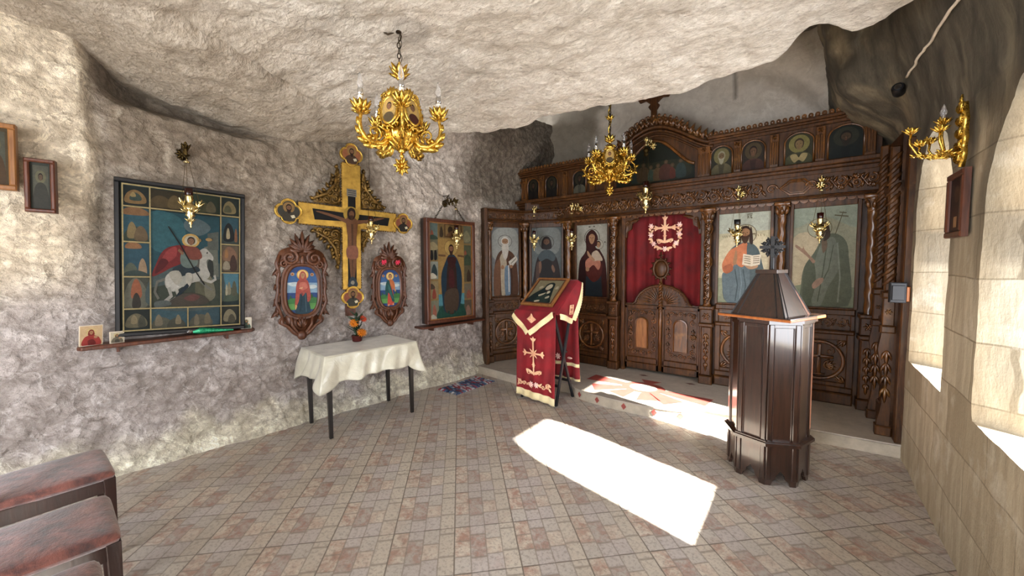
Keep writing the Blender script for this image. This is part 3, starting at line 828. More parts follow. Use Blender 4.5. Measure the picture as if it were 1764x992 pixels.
def pic_forerunner():
    a = .5
    r = [('#b9a986', [(0, .3), (.4, .3), (.35, .75), (0, .78)], 's'), ('#8f9a86', [(0, 0), (1, 0), (1, .22), (.5, .1), (0, .2)], 's'), ('#7c8468', [(0, .8), (.4, .75), (1, .8), (1, 1), (0, 1)])]
    r += halo(.43, .21, .2, a, '#6a6040', '#a3a58a')
    r += [('#5c6450', [(.5, .3), (.68, .27), (.84, .34), (.9, .5), (.92, .98), (.2, 1), (.16, .8), (.2, .6), (.36, .45)], 's'),
          ('#6d7464', [(.5, .34), (.68, .32), (.76, .6), (.6, .8), (.5, .98), (.36, 1), (.34, .7), (.4, .48)], 's'),
          ('#505844', [(.2, .62), (.34, .52), (.4, .75), (.3, 1), (.2, 1)], 's'), strip('#4a523f', [(.56, .36), (.5, .7), (.44, .95)], .008), strip('#7d8576', [(.72, .36), (.78, .7), (.76, .95)], .012),
          strip('#4a523f', [(.66, .38), (.6, .62), (.5, .75)], .007),
          ('#94735a', [(.34, .56), (.26, .5), (.14, .44), (.04, .39), (.06, .37), (.16, .41), (.17, .38), (.2, .42), (.3, .49), (.38, .54)], 's'),
          ('#9a7a64', [(.34, .78), (.42, .72), (.52, .71), (.5, .76), (.38, .82)], 's'),
          ('#6a5640', [(.47, .34), (.54, .31), (.56, .4), (.5, .46)], 's'),
          ]
    r += face(.45, .22, .12, a, '#8a6a4c', '#3c2c1c', '#4a3824')
    r += [('#3c2c1c', [(.52, .14), (.58, .2), (.6, .3), (.5, .34), (.53, .24)], 's'),
          strip('#5c5638', [(.68, .28), (.79, .06)], .006), strip('#5c5638', [(.66, .09), (.87, .11)], .006), strip('#5c5638', [(.73, .065), (.84, .075)], .005)]
    return r, '#98997e'
def pic_bust(bg, robe, skin='#7c5a3a', hair='#2a1a10', beard=None, halo_c='#8d8048', hands=False, hood=None):
    a = .8
    r = [ell(halo_c, .5, .36, .36, .36*a), ]
    r += [(robe, [(.04, 1), (.08, .78), (.3, .64), (.7, .64), (.92, .78), (.97, 1)], 's'), (tuple_mix(robe), [(.36, .66), (.64, .66), (.58, 1), (.42, 1)])]
    if hands: r += [('#a8935a', [(.2, .72), (.4, .68), (.5, .8), (.6, .68), (.8, .72), (.66, .95), (.5, .88), (.34, .95)], 's')]
    r += face(.5, .38, .2, a, skin, hair, beard, hood)
    return r, bg
def tuple_mix(h, f=.75):
    h = h.lstrip('#'); return '#%02x%02x%02x' % tuple(int(int(h[i:i+2], 16)*f) for i in (0, 2, 4))

# ------------------------------------------------------------------ the carved wooden screen
ico = empty('iconostasis', (-1.40, 4.88, PT))
tag(ico, 'tall dark carved wooden altar screen filled with saint panels across the far end', 'altar screen')
OI = Matrix.Translation((1.40, -4.88, -PT))                # world -> screen
def frame(p0, p1):
    """local axes for one facet of the screen: x along, y into the wall"""
    dx, dy = p1[0]-p0[0], p1[1]-p0[1]; a = atan2(dy, dx)
    return OI @ Matrix.Translation((p0[0], p0[1], 0)) @ Matrix.Rotation(a, 4, 'Z'), hypot(dx, dy)
MAIN = OI @ Matrix.Translation((0, 4.88, 0))
def moulding(Mx, x0, x1, z0, z1, out=.05, back=.08):
    """stepped horizontal cornice"""
    mb = MB(Mx); h = z1-z0
    mb.bevbox(x0, x1, -out*.45, back, z0, z0+h*.35, .004); mb.bevbox(x0, x1, -out*.75, back, z0+h*.35, z0+h*.6, .006); mb.bevbox(x0, x1, -out, back, z0+h*.6, z1, .008)
    return mb
def bay(Mx, x0, x1, pic, label, motif='circle', top=2.12, dim=1.0):
    w = x1-x0
    # lower carved panel
    mb = MB(Mx); f = .055
    mb.box(x0, x1, .02, .06, PT, 1.05)
    mb.bevbox(x0, x1, -.03, .03, PT, PT+.11, .012); mb.bevbox(x0, x1, -.012, .03, PT+.11, PT+.17, .01)
    for a, b in ((x0, x0+f), (x1-f, x1)): mb.bevbox(a, b, -.006, .03, PT+.17, .80)
    mb.bevbox(x0+f, x1-f, -.006, .03, .74, .80); mb.bevbox(x0+f, x1-f, -.006, .03, PT+.17, PT+.21)
    mb.bevbox(x0, x1, -.045, .03, .80, .84, .012)
    mb.bevbox(x0, x1, -.012, .03, .985, 1.045, .01); mb.bevbox(x0, x0+.035, -.008, .03, .84, .985); mb.bevbox(x1-.035, x1, -.008, .03, .84, .985)
    pn = mb.build('base_panel', M['wood'], ico)
    mb = MB(Mx); cx = (x0+x1)/2; cz = .53; r = min(w*.36, .21)
    mb.tube([(cx+r*cos(a), .0, cz+r*sin(a)) for a in [2*pi*i/28 for i in range(28)]], .016, 6, True)
    if motif == 'circle':
        mb.bevbox(cx-.016, cx+.016, -.012, .02, cz-r*.85, cz+r*.85); mb.bevbox(cx-r*.6, cx+r*.6, -.012, .02, cz+.02, cz+.05); mb.bevbox(cx-.05, cx+.05, -.014, .02, cz-r*.8, cz-r*.72)
        for s in (-1, 1):
            mb.spiral(cx+s*r*.45, cz-r*.28, r*.28, 1.3, s, pi/2, .010, .01); mb.spiral(cx+s*r*.45, cz+r*.5, r*.2, 1.2, -s, pi/2, .008, .01)
            for q in range(5): mb.leaf(cx+s*r*.3, cz-r*.3, R(90-s*(20+q*25)), r*.45, .03, .02, .014)
    else:
        mb.rosette(cx, cz, r*.5, .01, 8); mb.tube([(cx+r*.6*cos(a), .0, cz+r*.6*sin(a)) for a in [2*pi*i/24 for i in range(24)]], .01, 6, True)
        for q in range(8): mb.leaf(cx+r*.6*cos(q*pi/4), cz+r*.6*sin(q*pi/4), q*pi/4, r*.36, .04, .015, .014)
    for sx in (-1, 1):
        for sz in (-1, 1):
            mb.acanthus(cx+sx*(w/2-f-.01), cz+sz*.21, atan2(-sz, -sx), .11, .035, .02, .014, 3, .7)
            mb.spiral(cx+sx*(w/2-f-.045), cz+sz*.17, .03, 1.2, sx*sz, 0, .007, .012)
    mb.rinceau(x0+.045, x1-.045, .912, .10, .015, 4, .007)
    mb.build('relief', M['wood_relief'], pn, smooth=True)
    # picture and its frame
    mb = MB(Mx); g = .018
    mb.box(x0-.012, x0+g, -.006, .05, 1.045, top); mb.box(x1-g, x1+.012, -.006, .05, 1.045, top); mb.box(x0+g, x1-g, -.006, .05, 2.05, top); mb.box(x0+g, x1-g, -.006, .05, 1.045, 1.06)
    mb.build('picture_frame', M['wood'], ico, mod=bevel(.005))
    sh, bg = pic
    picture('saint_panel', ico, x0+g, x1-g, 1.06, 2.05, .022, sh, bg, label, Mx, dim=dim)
def column(Mx, x, style, w=.12, out=0.0):
    mb = MB(Mx); h = w/2
    mb.bevbox(x-h, x+h, -.07-out, .04, PT, PT+.10, .01); mb.bevbox(x-h*.8, x+h*.8, -.05-out, .04, PT+.10, .78, .012)
    mb.bevbox(x-h*1.1, x+h*1.1, -.09-out, .04, .78, .82, .01); mb.bevbox(x-h*.85, x+h*.85, -.06-out, .04, .82, .98, .006); mb.bevbox(x-h*1.1, x+h*1.1, -.09-out, .04, .98, 1.02, .01)
    ped = mb.build('pedestal', M['wood'], ico)
    mb = MB(Mx)
    for q in range(5): mb.acanthus(x, .70-.085*q, R(-90), .11-.008*q, .034, -.05-out, .012, 3, .65)
    mb.leaf(x, .26, R(90), .1, .03, -.05-out, .01); mb.rosette(x, .90, w*.33, -.06-out, 6)
    mb.build('relief', M['wood_relief'], ped, smooth=True)
    mb = MB(Mx); r = w*.30; cy = -.035-out
    if style == 'rope':
        n = 12; vs = []; fs = []; K = 66
        for i in range(K+1):
            z = 1.02+.96*i/K
            for k in range(n):
                a = 2*pi*k/n; rr = r*(.86+.20*abs(sin(a*1+z*22)))
                vs.append((x+rr*cos(a), cy+rr*sin(a), z))
        for i in range(K):
            for k in range(n): fs.append((i*n+k, i*n+(k+1) % n, (i+1)*n+(k+1) % n, (i+1)*n+k))
        mb.add(vs, fs)
    else:
        mb.lathe([(r*1.1, 1.02), (r*.82, 1.05), (r*.78, 1.5), (r*.82, 1.95), (r*1.1, 1.98)], 14, (x, cy, 0))
        pts = []; rad = []
        for i in range(90):
            t = i/89; a = -pi/2+2*pi*2.4*t; z = 1.04+.9*t
            pts.append((x+r*1.0*cos(a), cy+r*1.0*sin(a), z)); rad.append(.009)
        mb.tube(pts, rad, 5)
        for i in range(12):
            z = 1.08+.075*i; s = 1 if i % 2 else -1
            mb.leaf(x+s*r*.3, z, R(90+s*50), .06, .032, cy-r*.9, .014); mb.leaf(x-s*r*.2, z+.02, R(90-s*35), .05, .028, cy-r*.9, .014); mb.ball((x+s*r*.5, cy-r*.9, z+.03), .012, 6, 4)
    sh = mb.build('column', M['wood_relief'], ico, smooth=True)
    mb = MB(Mx); mb.lathe([(r*.9, 1.96), (r*1.15, 1.98), (r*1.0, 2.0), (r*1.5, 2.07), (r*1.75, 2.09)], 12, (x, cy, 0))
    for s in (-1, 0, 1): mb.leaf(x+s*r*.9, 1.99, R(90-s*12), .10, .05, cy-r*.8, .03)
    for s in (-1, 1): mb.spiral(x+s*r*1.1, 2.065, .025, 1.3, s, 0, .008, cy-r)
    mb.bevbox(x-w*.55, x+w*.55, cy-w*.55, .04, 2.085, 2.12, .006)
    mb.build('capital', M['wood_relief'], sh, smooth=True)

# facets: two angled wings on the left, straight middle, a short return on the right
A_, B_, C_ = (-2.72, 4.90), (-3.32, 4.69), (-3.58, 4.12)
m2, l2 = frame(B_, A_); m1, l1 = frame(C_, B_)
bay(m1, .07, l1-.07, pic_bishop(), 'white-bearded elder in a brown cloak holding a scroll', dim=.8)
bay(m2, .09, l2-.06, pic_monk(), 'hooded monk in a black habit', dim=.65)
bay(MAIN, -2.575, -2.08, pic_mother(), 'woman in a maroon veil holding a child', dim=.85)
bay(MAIN, -.785, -.265, pic_christ(), 'long-haired man in orange and blue with an open book')
bay(MAIN, -.105, .415, pic_forerunner(), 'man in a grey-green cloak holding out one hand, thin cross behind')
column(m1, .03, 'rope', .09); column(m2, .02, 'rope', .12); column(MAIN, -2.665, 'rope', .12)
column(MAIN, -1.985, 'vine', .14, .02); column(MAIN, -.865, 'vine', .14, .02); column(MAIN, -.185, 'rope', .12); column(MAIN, .50, 'rope', .13, .03)
# right return beside the masonry wall
m3, l3 = frame((.56, 4.80), (.585, 4.20))
mb = MB(m3); mb.box(-.0, l3, .0, .04, PT, 2.5); mb.bevbox(0, l3, -.02, .02, PT, .3, .01); mb.bevbox(0, l3, -.03, .02, .98, 1.04, .01); mb.bevbox(0, l3, -.03, .02, 2.05, 2.13, .01)
mb.build('side_panel', M['wood'], ico)
def scroll_post(Mx, x, y, r, seed=0, top=2.5):
    mb = MB(Mx)
    mb.bevbox(x-r, x+r, y-r, y+r*.8, PT, PT+.08, .01); mb.bevbox(x-r*.9, x+r*.9, y-r*.9, y+r*.8, .94, 1.0, .01); mb.bevbox(x-r*.7, x+r*.7, y-r*.7, y+r*.7, 1.0, 1.22, .006); mb.bevbox(x-r*.9, x+r*.9, y-r*.9, y+r*.8, 1.22, 1.27, .01)
    prof = [(-r*.8, PT+.08), (-r*.35, PT+.25), (-r*.15, PT+.42), (-r*.8, PT+.62), (-r*1.0, .80), (-r*.7, .94)]
    pl = smooth_line(prof, 4)
    mb.prism([(x+r*.7, z) for _, z in pl][::-1]+[(x+q, z) for q, z in pl], y-r*.55, y+r*.6)
    mb.bevbox(x-r*.6, x+r*.6, y-r*.4, y+r*.6, 1.27, top, .01)
    p = mb.build('post', M['wood'], ico)
    mb = MB(Mx)
    for k in range(15):
        z = 1.32+k*.078
        if z > top-.1: break
        mb.tube([(x-r*.8, y-r*.1, z), (x-r*.3, y-r*.6, z+.03), (x+r*.3, y-r*.6, z+.07), (x+r*.8, y-r*.1, z+.10)], [.008, .016, .016, .008], 6)
    mb.build('twisted_bands', M['wood'], p, smooth=True)
    mb = MB(Mx)
    for q in range(4): mb.acanthus(x, .80-.10*q, R(-90), .13, .034, y-r*.5, .012, 3, .6)
    mb.build('carved_leaf', M['wood_relief'], p, smooth=True)
    mb = MB(Mx); mb.rosette(x, 1.11, r*.5, y-r*.7, 6); mb.build('rosette', M['wood_relief'], p, smooth=True)
def smooth_line(pts, k=4):
    out = []
    for i in range(len(pts)-1):
        for j in range(k):
            t = j/k; s = t*t*(3-2*t)
            out.append((pts[i][0]+(pts[i+1][0]-pts[i][0])*s, pts[i][1]+(pts[i+1][1]-pts[i][1])*t))
    return out+[pts[-1]]
W_ = OI
scroll_post(W_, .535, 4.62, .045); scroll_post(W_, .55, 4.22, .05, top=2.4)
mb = MB(OI); mb.bevbox(.60, .655, 4.06, 4.17, PT, 2.42, .008); mb.build('end_post', M['wood'], ico)
mb = MB(m1); mb.bevbox(-.07, -.02, -.12, .12, PT, 2.30, .008); mb.build('end_post', M['wood'], ico)
mb = MB(m1); mb.box(-.05, l1, .06, .085, PT, 2.25); mb.add([], []); mb.build('backboard', M['wood'], ico)
mb = MB(m2); mb.box(0, l2, .06, .085, PT, 2.45); mb.build('backboard', M['wood'], ico)
mb = MB(MAIN); mb.box(-3.78, -1.88, .06, .10, PT, 2.86); mb.box(-.93, .55, .06, .10, PT, 2.86); mb.box(-1.88, -.93, .06, .10, 2.10, 2.86); mb.build('backboard', M['wood'], ico)
# entablature: three stepped beams with a carved band
for Mx, a, b in ((m1, -.07, l1+.03), (m2, -.02, l2+.02)):
    moulding(Mx, a, b, 2.12, 2.165, .06).build('beam', M['wood'], ico)
    mb = MB(Mx); mb.box(a, b, -.02, .06, 2.165, 2.25); fz = mb.build('carved_band', M['wood'], ico)
    mb = MB(Mx); mb.rinceau(a+.02, b-.02, 2.207, .08, -.022, 5, .007); mb.build('relief', M['wood_relief'], fz, smooth=True)
    moulding(Mx, a, b, 2.25, 2.30, .08).build('beam', M['wood'], ico)
moulding(MAIN, -3.74, .56, 2.12, 2.16, .09).build('beam', M['wood'], ico)
mb = MB(MAIN)
for k in range(60):
    x = -3.7+k*.071
    if x > .5: break
    mb.prism(circ(x, 2.12, .034, .03, 9, pi, 2*pi, True), -.05, .0)
mb.build('scalloped_edge', M['wood_relief'], ico)
mb = MB(MAIN); mb.box(-3.74, .56, -.045, .06, 2.16, 2.36); fz = mb.build('carved_band', M['wood'], ico)
mb = MB(MAIN); mb.rinceau(-3.70, -2.75, 2.26, .17, -.05, 8, .010); mb.build('relief', M['wood_relief'], fz, smooth=True)
mb = MB(MAIN); mb.rinceau(.10, .54, 2.26, .17, -.05, 4, .010); mb.build('relief', M['wood_relief'], fz, smooth=True)
mb = MB(MAIN); mb.rinceau(-2.70, -.36, 2.26, .18, -.05, 18, .010)
mb.spiral(-.28, 2.26, .05, 1.4, 1, 0, .012, -.05); mb.spiral(.05, 2.26, .05, 1.4, -1, pi, .012, -.05)
mb.build('relief', M['wood_relief'], fz, smooth=True)
mb = MB(MAIN)
hexa = [(-.21, 2.26), (-.13, 2.33), (-.01, 2.33), (.05, 2.26), (-.01, 2.19), (-.13, 2.19)]
mb.tube([(x, -.052, z) for x, z in hexa], .010, 5, True); mb.tube([(-.08+(x+.08)*.8, -.05, 2.26+(z-2.26)*.75) for x, z in hexa], .006, 5, True)
mb.build('lozenge', M['wood_relief'], fz)
moulding(MAIN, -3.90, .58, 2.36, 2.47, .14).build('beam', M['wood'], ico)
# upper tier
U0, U1 = 2.47, 2.83
mb = MB(MAIN); mb.box(-3.90, -2.08, .0, .06, U0, U1); mb.build('upper_wall', M['wood'], ico)
mb = MB(MAIN); mb.box(-.92, .50, .0, .06, U0, U1); mb.build('upper_wall', M['wood'], ico)
def small_icon(x, w, pic, label):
    a = []
    z0, z1 = U0+.025, U1-.03
    mask = [(0, 1), (1, 1), (1, .32)]+[(.5+.5*cos(q), .32-.32*sin(q)) for q in [pi*i/12 for i in range(1, 12)]]+[(0, .32)]
    sh, bg = pic
    picture('saint_panel', ico, x-w/2, x+w/2, z0, z1, -.012, sh, bg, label, MAIN, mask)
    mb = MB(MAIN); zt = z1-.32*(z1-z0)
    pts = [(x-w/2, -.016, z0), (x-w/2, -.016, zt)]+[(x-w/2*cos(q), -.016, zt+.32*(z1-z0)*sin(q)) for q in [pi*i/12 for i in range(1, 12)]]+[(x+w/2, -.016, zt), (x+w/2, -.016, z0)]
    mb.tube(pts, .009, 5); mb.build('arch_moulding', M['wood_relief'], ico, smooth=True)
small_icon(-.755, .215, pic_bust('#2c2a1c', '#5f5636', '#6a5434', '#8a8468', '#9a9478', '#6b6236'), 'grey-bearded saint with white stole')
small_icon(-.455, .215, pic_bust('#2a2016', '#4a2a1e', '#5e4228', '#24160e', None, '#4a3c22'), 'saint in brown')
small_icon(-.065, .235, pic_bust('#33301c', '#4c4a2a', '#7a6238', '#3a2c18', None, '#7a7034', True), 'saint with raised golden hands')
small_icon(.29, .26, pic_bust('#1a1e18', '#141c18', '#4c3a24', '#1c1610', '#2a2218', '#2c2e20'), 'dark bearded saint')
for x, l in ((-3.58, 'dark saint panel at the far left'), (-3.27, 'second dark saint panel from the left'), (-2.95, 'saint panel in brown'), (-2.50, 'saint panel with pale shoulders behind the chandelier')):
    small_icon(x, .20, pic_bust('#141210', '#5c5846' if x > -2.6 else '#201a14', '#3c2c1c', '#14100c', '#1c1610', '#2c2818'), l)
def pilaster(x, w=.10):
    mb = MB(MAIN); mb.bevbox(x-w/2, x+w/2, -.035, .0, U0, U1-.01, .004)
    for k in range(4):
        q = x-w/2+w*(k+.5)/4; mb.bevbox(q-.007, q+.007, -.05, -.03, U0+.04, U1-.09, .004)
    mb.rosette(x, U1-.045, .03, -.035, 6, .014)
    mb.build('pilaster', M['wood_relief'], ico)
for x, w in ((-.60, .07), (-.27, .075), (.10, .075), (.46, .08), (-.93, .13), (-2.07, .13), (-2.30, .08), (-2.72, .08), (-3.11, .08), (-3.42, .08), (-3.72, .08)): pilaster(x, w)
# cornice with a row of round cresting
def cornice(x0, x1):
    moulding(MAIN, x0, x1, U1, U1+.075, .11).build('cornice', M['wood'], ico)
    mb = MB(MAIN); n = int((x1-x0)/.05)
    for k in range(n):
        x = x0+(x1-x0)*(k+.5)/n
        mb.prism(circ(x, U1+.095, .021, .024, 10), -.09, -.065); mb.ball((x, -.092, U1+.097), .009, 6, 4)
    mb.build('cresting', M['wood_relief'], ico)
cornice(-.88, .56); cornice(-3.92, -2.12)
# bowed pediment over the doors
cx = -1.50
def archz(x, lo, hi, hw):
    q = (x-cx)/hw
    return lo+(hi-lo)*max(0, cos(min(1, abs(q))*pi/2))**.75 if abs(q) < 1 else lo
def ped_pts(lo, hi, hw, n=40, x0=None):
    return [(cx-hw+2*hw*i/n, lo+(hi-lo)*(.5+.5*cos(pi*(-1+2*i/n)))**.8) for i in range(n+1)]
outer = ped_pts(2.86, 3.16, .66); inner = ped_pts(2.66, 3.00, .47)
picm = [(-1.97, U0+.02), (-1.03, U0+.02)]+[(x, z) for x, z in inner[::-1]]
mb = MB(MAIN)
poly = [(-2.14, U0), (-2.14, 2.86)]+outer+[(-.86, 2.86), (-.86, U0)]
mb.prism(poly, .0, .06); mb.build('pediment', M['wood'], ico)
for off, yy, rr in ((0, -.03, .022), (-.045, -.02, .016), (-.10, -.012, .012)):
    mb = MB(MAIN); mb.tube([(x, yy, z+off) for x, z in outer], rr, 6); mb.build('arch_moulding', M['wood'], ico, smooth=True)
mb = MB(MAIN); mb.tube([(x, -.02, z) for x, z in inner], .018, 6); mb.build('arch_moulding', M['wood_relief'], ico, smooth=True)
msk = [((x+1.97)/.94, (3.0-z)/(3.0-(U0+.02))) for x, z in picm]
sc = [('#2a2c1c', [(.1, .55), (.5, .5), (.9, .55), (.9, .95), (.1, .95)], 's'), ('#55513a', [(.2, .7), (.7, .68), (.78, .8), (.74, .92), (.22, .94)], 's')]
for k, (x, c) in enumerate(((.18, '#3a2a1c'), (.27, '#2c3a34'), (.37, '#4a3a24'), (.47, '#3a4a3c'), (.56, '#5a4428'), (.66, '#4c2c20'), (.74, '#5a2a1c'), (.84, '#2e3c38'))):
    dz = .05*sin(k*2.3); q = .03+.02*(k % 3)
    sc += [(c, [(x-q, .93), (x-q*1.1, .72+dz), (x-.01, .62+dz), (x+q, .70+dz), (x+q*1.2, .92)], 's'), ell('#4a3e26', x, .58+dz, .026, .05), ell('#5c4630', x, .585+dz, .014, .03)]
picture('feast_panel', ico, -1.97, -1.03, U0+.02, 3.0, -.004, sc, '#1c2016', 'wide arched scene of a gathering round a table', MAIN, msk)
mb = MB(MAIN)
for i in range(2, 39, 2):
    x, z = outer[i]; s = 1 if x > cx else -1
    mb.spiral(x, z+.055, .05, 1.3, s, pi/2, .016, -.01); mb.leaf(x, z+.02, R(90-s*35), .13, .06, -.0, .03); mb.leaf(x+s*.02, z+.03, R(90+s*30), .11, .05, .0, .03)
    if 8 < i < 32: mb.spiral(x-.02, z+.12, .035, 1.2, -s, 0, .012, -.005); mb.ball((x, -.02, z+.14), .018, 7, 5)
mb.prism([(x, z) for x, z in outer[3:38]]+[(x, z+.06) for x, z in outer[3:38]][::-1], -.005, .02)
mb.build('pediment_carving', M['wood_relief'], ico, smooth=True)
# cross on top
mb = MB(MAIN); mb.box(cx-.035, cx+.035, -.02, .02, 3.1, 3.52)
for s in (-1, 1):
    mb.prism([(cx+s*.03, 3.44), (cx+s*.10, 3.50), (cx+s*.17, 3.49), (cx+s*.20, 3.54), (cx+s*.17, 3.58), (cx+s*.03, 3.56)][::s], -.02, .02)
    mb.prism([(cx+s*.03, 3.36), (cx+s*.07, 3.42), (cx+s*.03, 3.46)][::s], -.02, .02)
mb.box(cx-.035, cx+.035, -.02, .02, 3.5, 3.80)
mb.build('cross', M['wood'], ico, mod=bevel(.008))
# door valance
mb = MB(MAIN)
for s, xe in ((1, -1.87), (-1, -.935)):
    pts = [(0, 2.12), (0, 1.86), (.04, 1.84), (.05, 1.92), (.10, 1.95), (.11, 2.02), (.17, 2.04), (.19, 2.09), (.47, 2.10), (.47, 2.12)]
    pl = [(xe+s*a, b) for a, b in pts]
    mb.prism(pl if s < 0 else pl[::-1], .0, .04)
mb.build('door_valance', M['wood'], ico, mod=bevel(.004))
mb = MB(MAIN)
for s, xe in ((1, -1.87), (-1, -.935)):
    mb.spiral(xe+s*.06, 2.02, .04, 1.4, s, 0, .010, .0); mb.leaf(xe+s*.03, 1.9, R(80 if s > 0 else 100), .14, .04, .0, .012); mb.leaf(xe+s*.1, 2.05, R(10 if s > 0 else 170), .12, .04, .0, .012)
for s in (-1, 1): mb.bevbox(-1.4025+s*.475-.022, -1.4025+s*.475+.022, -.01, .06, PT, 2.12, .008)
mb.build('door_jamb', M['wood'], ico)
# royal doors
def leaf_door(s):
    """s=-1 left leaf, +1 right leaf; hinged at the jambs"""
    xm = -1.4025; xo = xm+s*.455
    def X(q): return xm+s*q          # q measured from the meeting line
    arch = [(.0, 1.245), (.06, 1.24), (.13, 1.225), (.20, 1.19), (.26, 1.14), (.30, 1.08), (.325, 1.02), (.36, 1.0), (.455, .99)]
    pl = [(X(q), z) for q, z in [(.0, .14)]+arch+[(.455, .14)]]
    mb = MB(MAIN); mb.prism(pl if s > 0 else pl[::-1], .05, .085)
    fr_ = [(X(.02), X(.05)), (X(.42), X(.455))]
    for a, b in fr_: mb.bevbox(min(a, b), max(a, b), .03, .05, .14, .97)
    a, b = sorted((X(.02), X(.455))); mb.bevbox(a, b, .03, .05, .14, .22); mb.bevbox(a, b, .03, .05, .22, .30, .012); mb.bevbox(a, b, .03, .05, .93, .98)
    mb.tube([(X(q), .045, z-.012) for q, z in arch[:-1]], .016, 6)
    d = mb.build('door', M['wood'], ico)
    mb = MB(MAIN)
    for k in range(8):
        a = R(8+k*11.5); L = .17
        mb.leaf(X(.02+.05*cos(a)), 1.0+.05*sin(a), a if s > 0 else pi-a, L, .024, .05, .012)
    for k in range(9):
        q, z = arch[min(k, 6)]
    for k in range(14):
        a = R(86-k*6.2); mb.ball((X(.295*cos(a)), .045, .985+.225*sin(a)), .011, 6, 4)
    mb.build('sunburst', M['wood_relief'], d, smooth=True)
    mb = MB(MAIN); c = .235
    for ring_z, rr in ((.42, 1), (.60, 1), (.78, 1)):
        for ss in (-1, 1):
            mb.spiral(X(c+ss*.145), ring_z, .038, 1.4, ss, pi/2, .010, .045); mb.acanthus(X(c+ss*.145), ring_z+.06, R(90), .06, .025, .045, .012, 3, .8)
    for zz in (.36, .88):
        for q in (.13, .235, .34): mb.spiral(X(q), zz, .03, 1.3, 1, 0, .009, .045); mb.rosette(X(q+.05), zz, .025, .045, 5)
    mb.rosette(X(c+.15), .62, .038, .04, 8)
    mb.build('relief', M['wood_relief'], d, smooth=True)
    mb = MB(MAIN); pts = [(X(c-.075), .42), (X(c+.075), .42), (X(c+.075), .74)]+[(X(c+.075*cos(q)), .74+.075*sin(q)) for q in [pi*i/10 for i in range(1, 10)]]+[(X(c-.075), .74)]
    mb.prism(pts if s < 0 else pts[::-1], .032, .05)
    mb.build('arched_inset', M['wood_honey'] if s < 0 else M['wood_relief'], d, label='lighter polished arched inset' if s < 0 else None)
    mb = MB(MAIN); mb.tube([(x, .03, z) for x, z in pts], .010, 5, True); mb.build('inset_moulding', M['wood_relief'], d)
leaf_door(-1); leaf_door(1)
mb = MB(MAIN); n = 8; pts = []
mb.tube([(-1.4025, .025, .16), (-1.4025, .025, 1.27)], .020, 8)
for ph in (0, pi): mb.tube([(-1.4025+.016*cos(i*.6+ph), .025+.016*sin(i*.6+ph)-.004, .9+i*.0074) for i in range(50)], .010, 5)
st = mb.build('door_staff', M['wood_relief'], ico, smooth=True)
mb = MB(MAIN); zc = 1.44
mb.ball((-1.4025, .03, zc), (.075, .03, .10), 14, 8); mb.tube([(-1.4025+.088*cos(a), .02, zc+.115*sin(a)) for a in [2*pi*i/24 for i in range(24)]], .016, 6, True)
for k in range(12):
    a = 2*pi*k/12; mb.leaf(-1.4025+.085*cos(a), zc+.11*sin(a), a, .05, .035, .03, .02)
mb.box(-1.41, -1.395, .02, .035, zc+.12, zc+.21); mb.box(-1.43, -1.375, .02, .035, zc+.16, zc+.175); mb.tube([(-1.4025, .03, 1.27), (-1.4025, .03, zc-.1)], .02, 6)
mb.build('medallion', M['wood'], st, smooth=True, label='dark carved oval medallion on the door staff')

# ------------------------------------------------------------------ curtain behind the doors
def folds(x, z, k=0): return .016*sin(x*52+1.3*sin(x*9+k))+.010*sin(x*23+k+z*.7)
cur = None
mb = MB(Matrix.Translation((0, -4.99, 0))); nx, nz = 150, 18; vs = []; fs = []
for j in range(nz+1):
    for i in range(nx+1):
        x = -1.90+1.0*i/nx; z = .62+1.50*j/nz
        vs.append((x+1.40, 5.01+folds(x, z)*(1.0-.35*j/nz), z))
for j in range(nz):
    for i in range(nx): a = j*(nx+1)+i; fs.append((a, a+1, a+nx+2, a+nx+1))
mb.add(vs, fs)
cur = empty('curtain', (-1.40, 4.99, 0)); tag(cur, 'dark red velvet curtain with an embroidered cross hanging behind the low doors', 'curtain')
def solid(th):
    def f(o): m = o.modifiers.new('s', 'SOLIDIFY'); m.thickness = th; m.offset = 0
    return f
mb.build('fabric', M['curtain'], cur, smooth=True, mod=solid(.003))
def fleury(mb, cx, cz, w, h, y, t=.012, foot=True):
    """embroidered cross with budded ends"""
    mb.box(cx-t, cx+t, y-.003, y, cz-h*.5, cz+h*.5); mb.box(cx-w*.5, cx+w*.5, y-.003, y, cz+h*.13-t, cz+h*.13+t)
    for (a, b, d) in ((cx, cz+h*.5, 90), (cx-w*.5, cz+h*.13, 180), (cx+w*.5, cz+h*.13, 0)):
        for q in (-55, 0, 55): mb.leaf(a, b, R(d+q), w*.22, w*.14, y, .004)
        mb.ball((a, y-.002, b), (t*1.8, .004, t*1.8), 7, 4)
    mb.rosette(cx, cz+h*.13, w*.2, y-.001, 8, .004); mb.rosette(cx, cz-h*.2, w*.13, y-.001, 6, .004)
    for q in (45, 135, 225, 315): mb.leaf(cx, cz+h*.13, R(q), w*.34, w*.1, y, .004)
    if foot:
        for s in (-1, 1):
            mb.leaf(cx, cz-h*.46, R(90-s*75), w*.5, w*.2, y, .004, curl=.2*s); mb.spiral(cx+s*w*.36, cz-h*.43, w*.12, 1.2, s, 0, t*.6, y)
            mb.leaf(cx+s*w*.4, cz-h*.44, R(90-s*30), w*.2, w*.12, y, .004)
C0 = Matrix.Translation((1.40, -4.99, 0))
mb = MB(C0 @ Matrix.Translation((0, 4.975, 0))); fleury(mb, -1.38, 1.91, .20, .30, 0, .013)
e = mb.build('embroidered_cross', M['embroid'], cur)
mb = MB(C0 @ Matrix.Translation((0, 4.975, 0)))
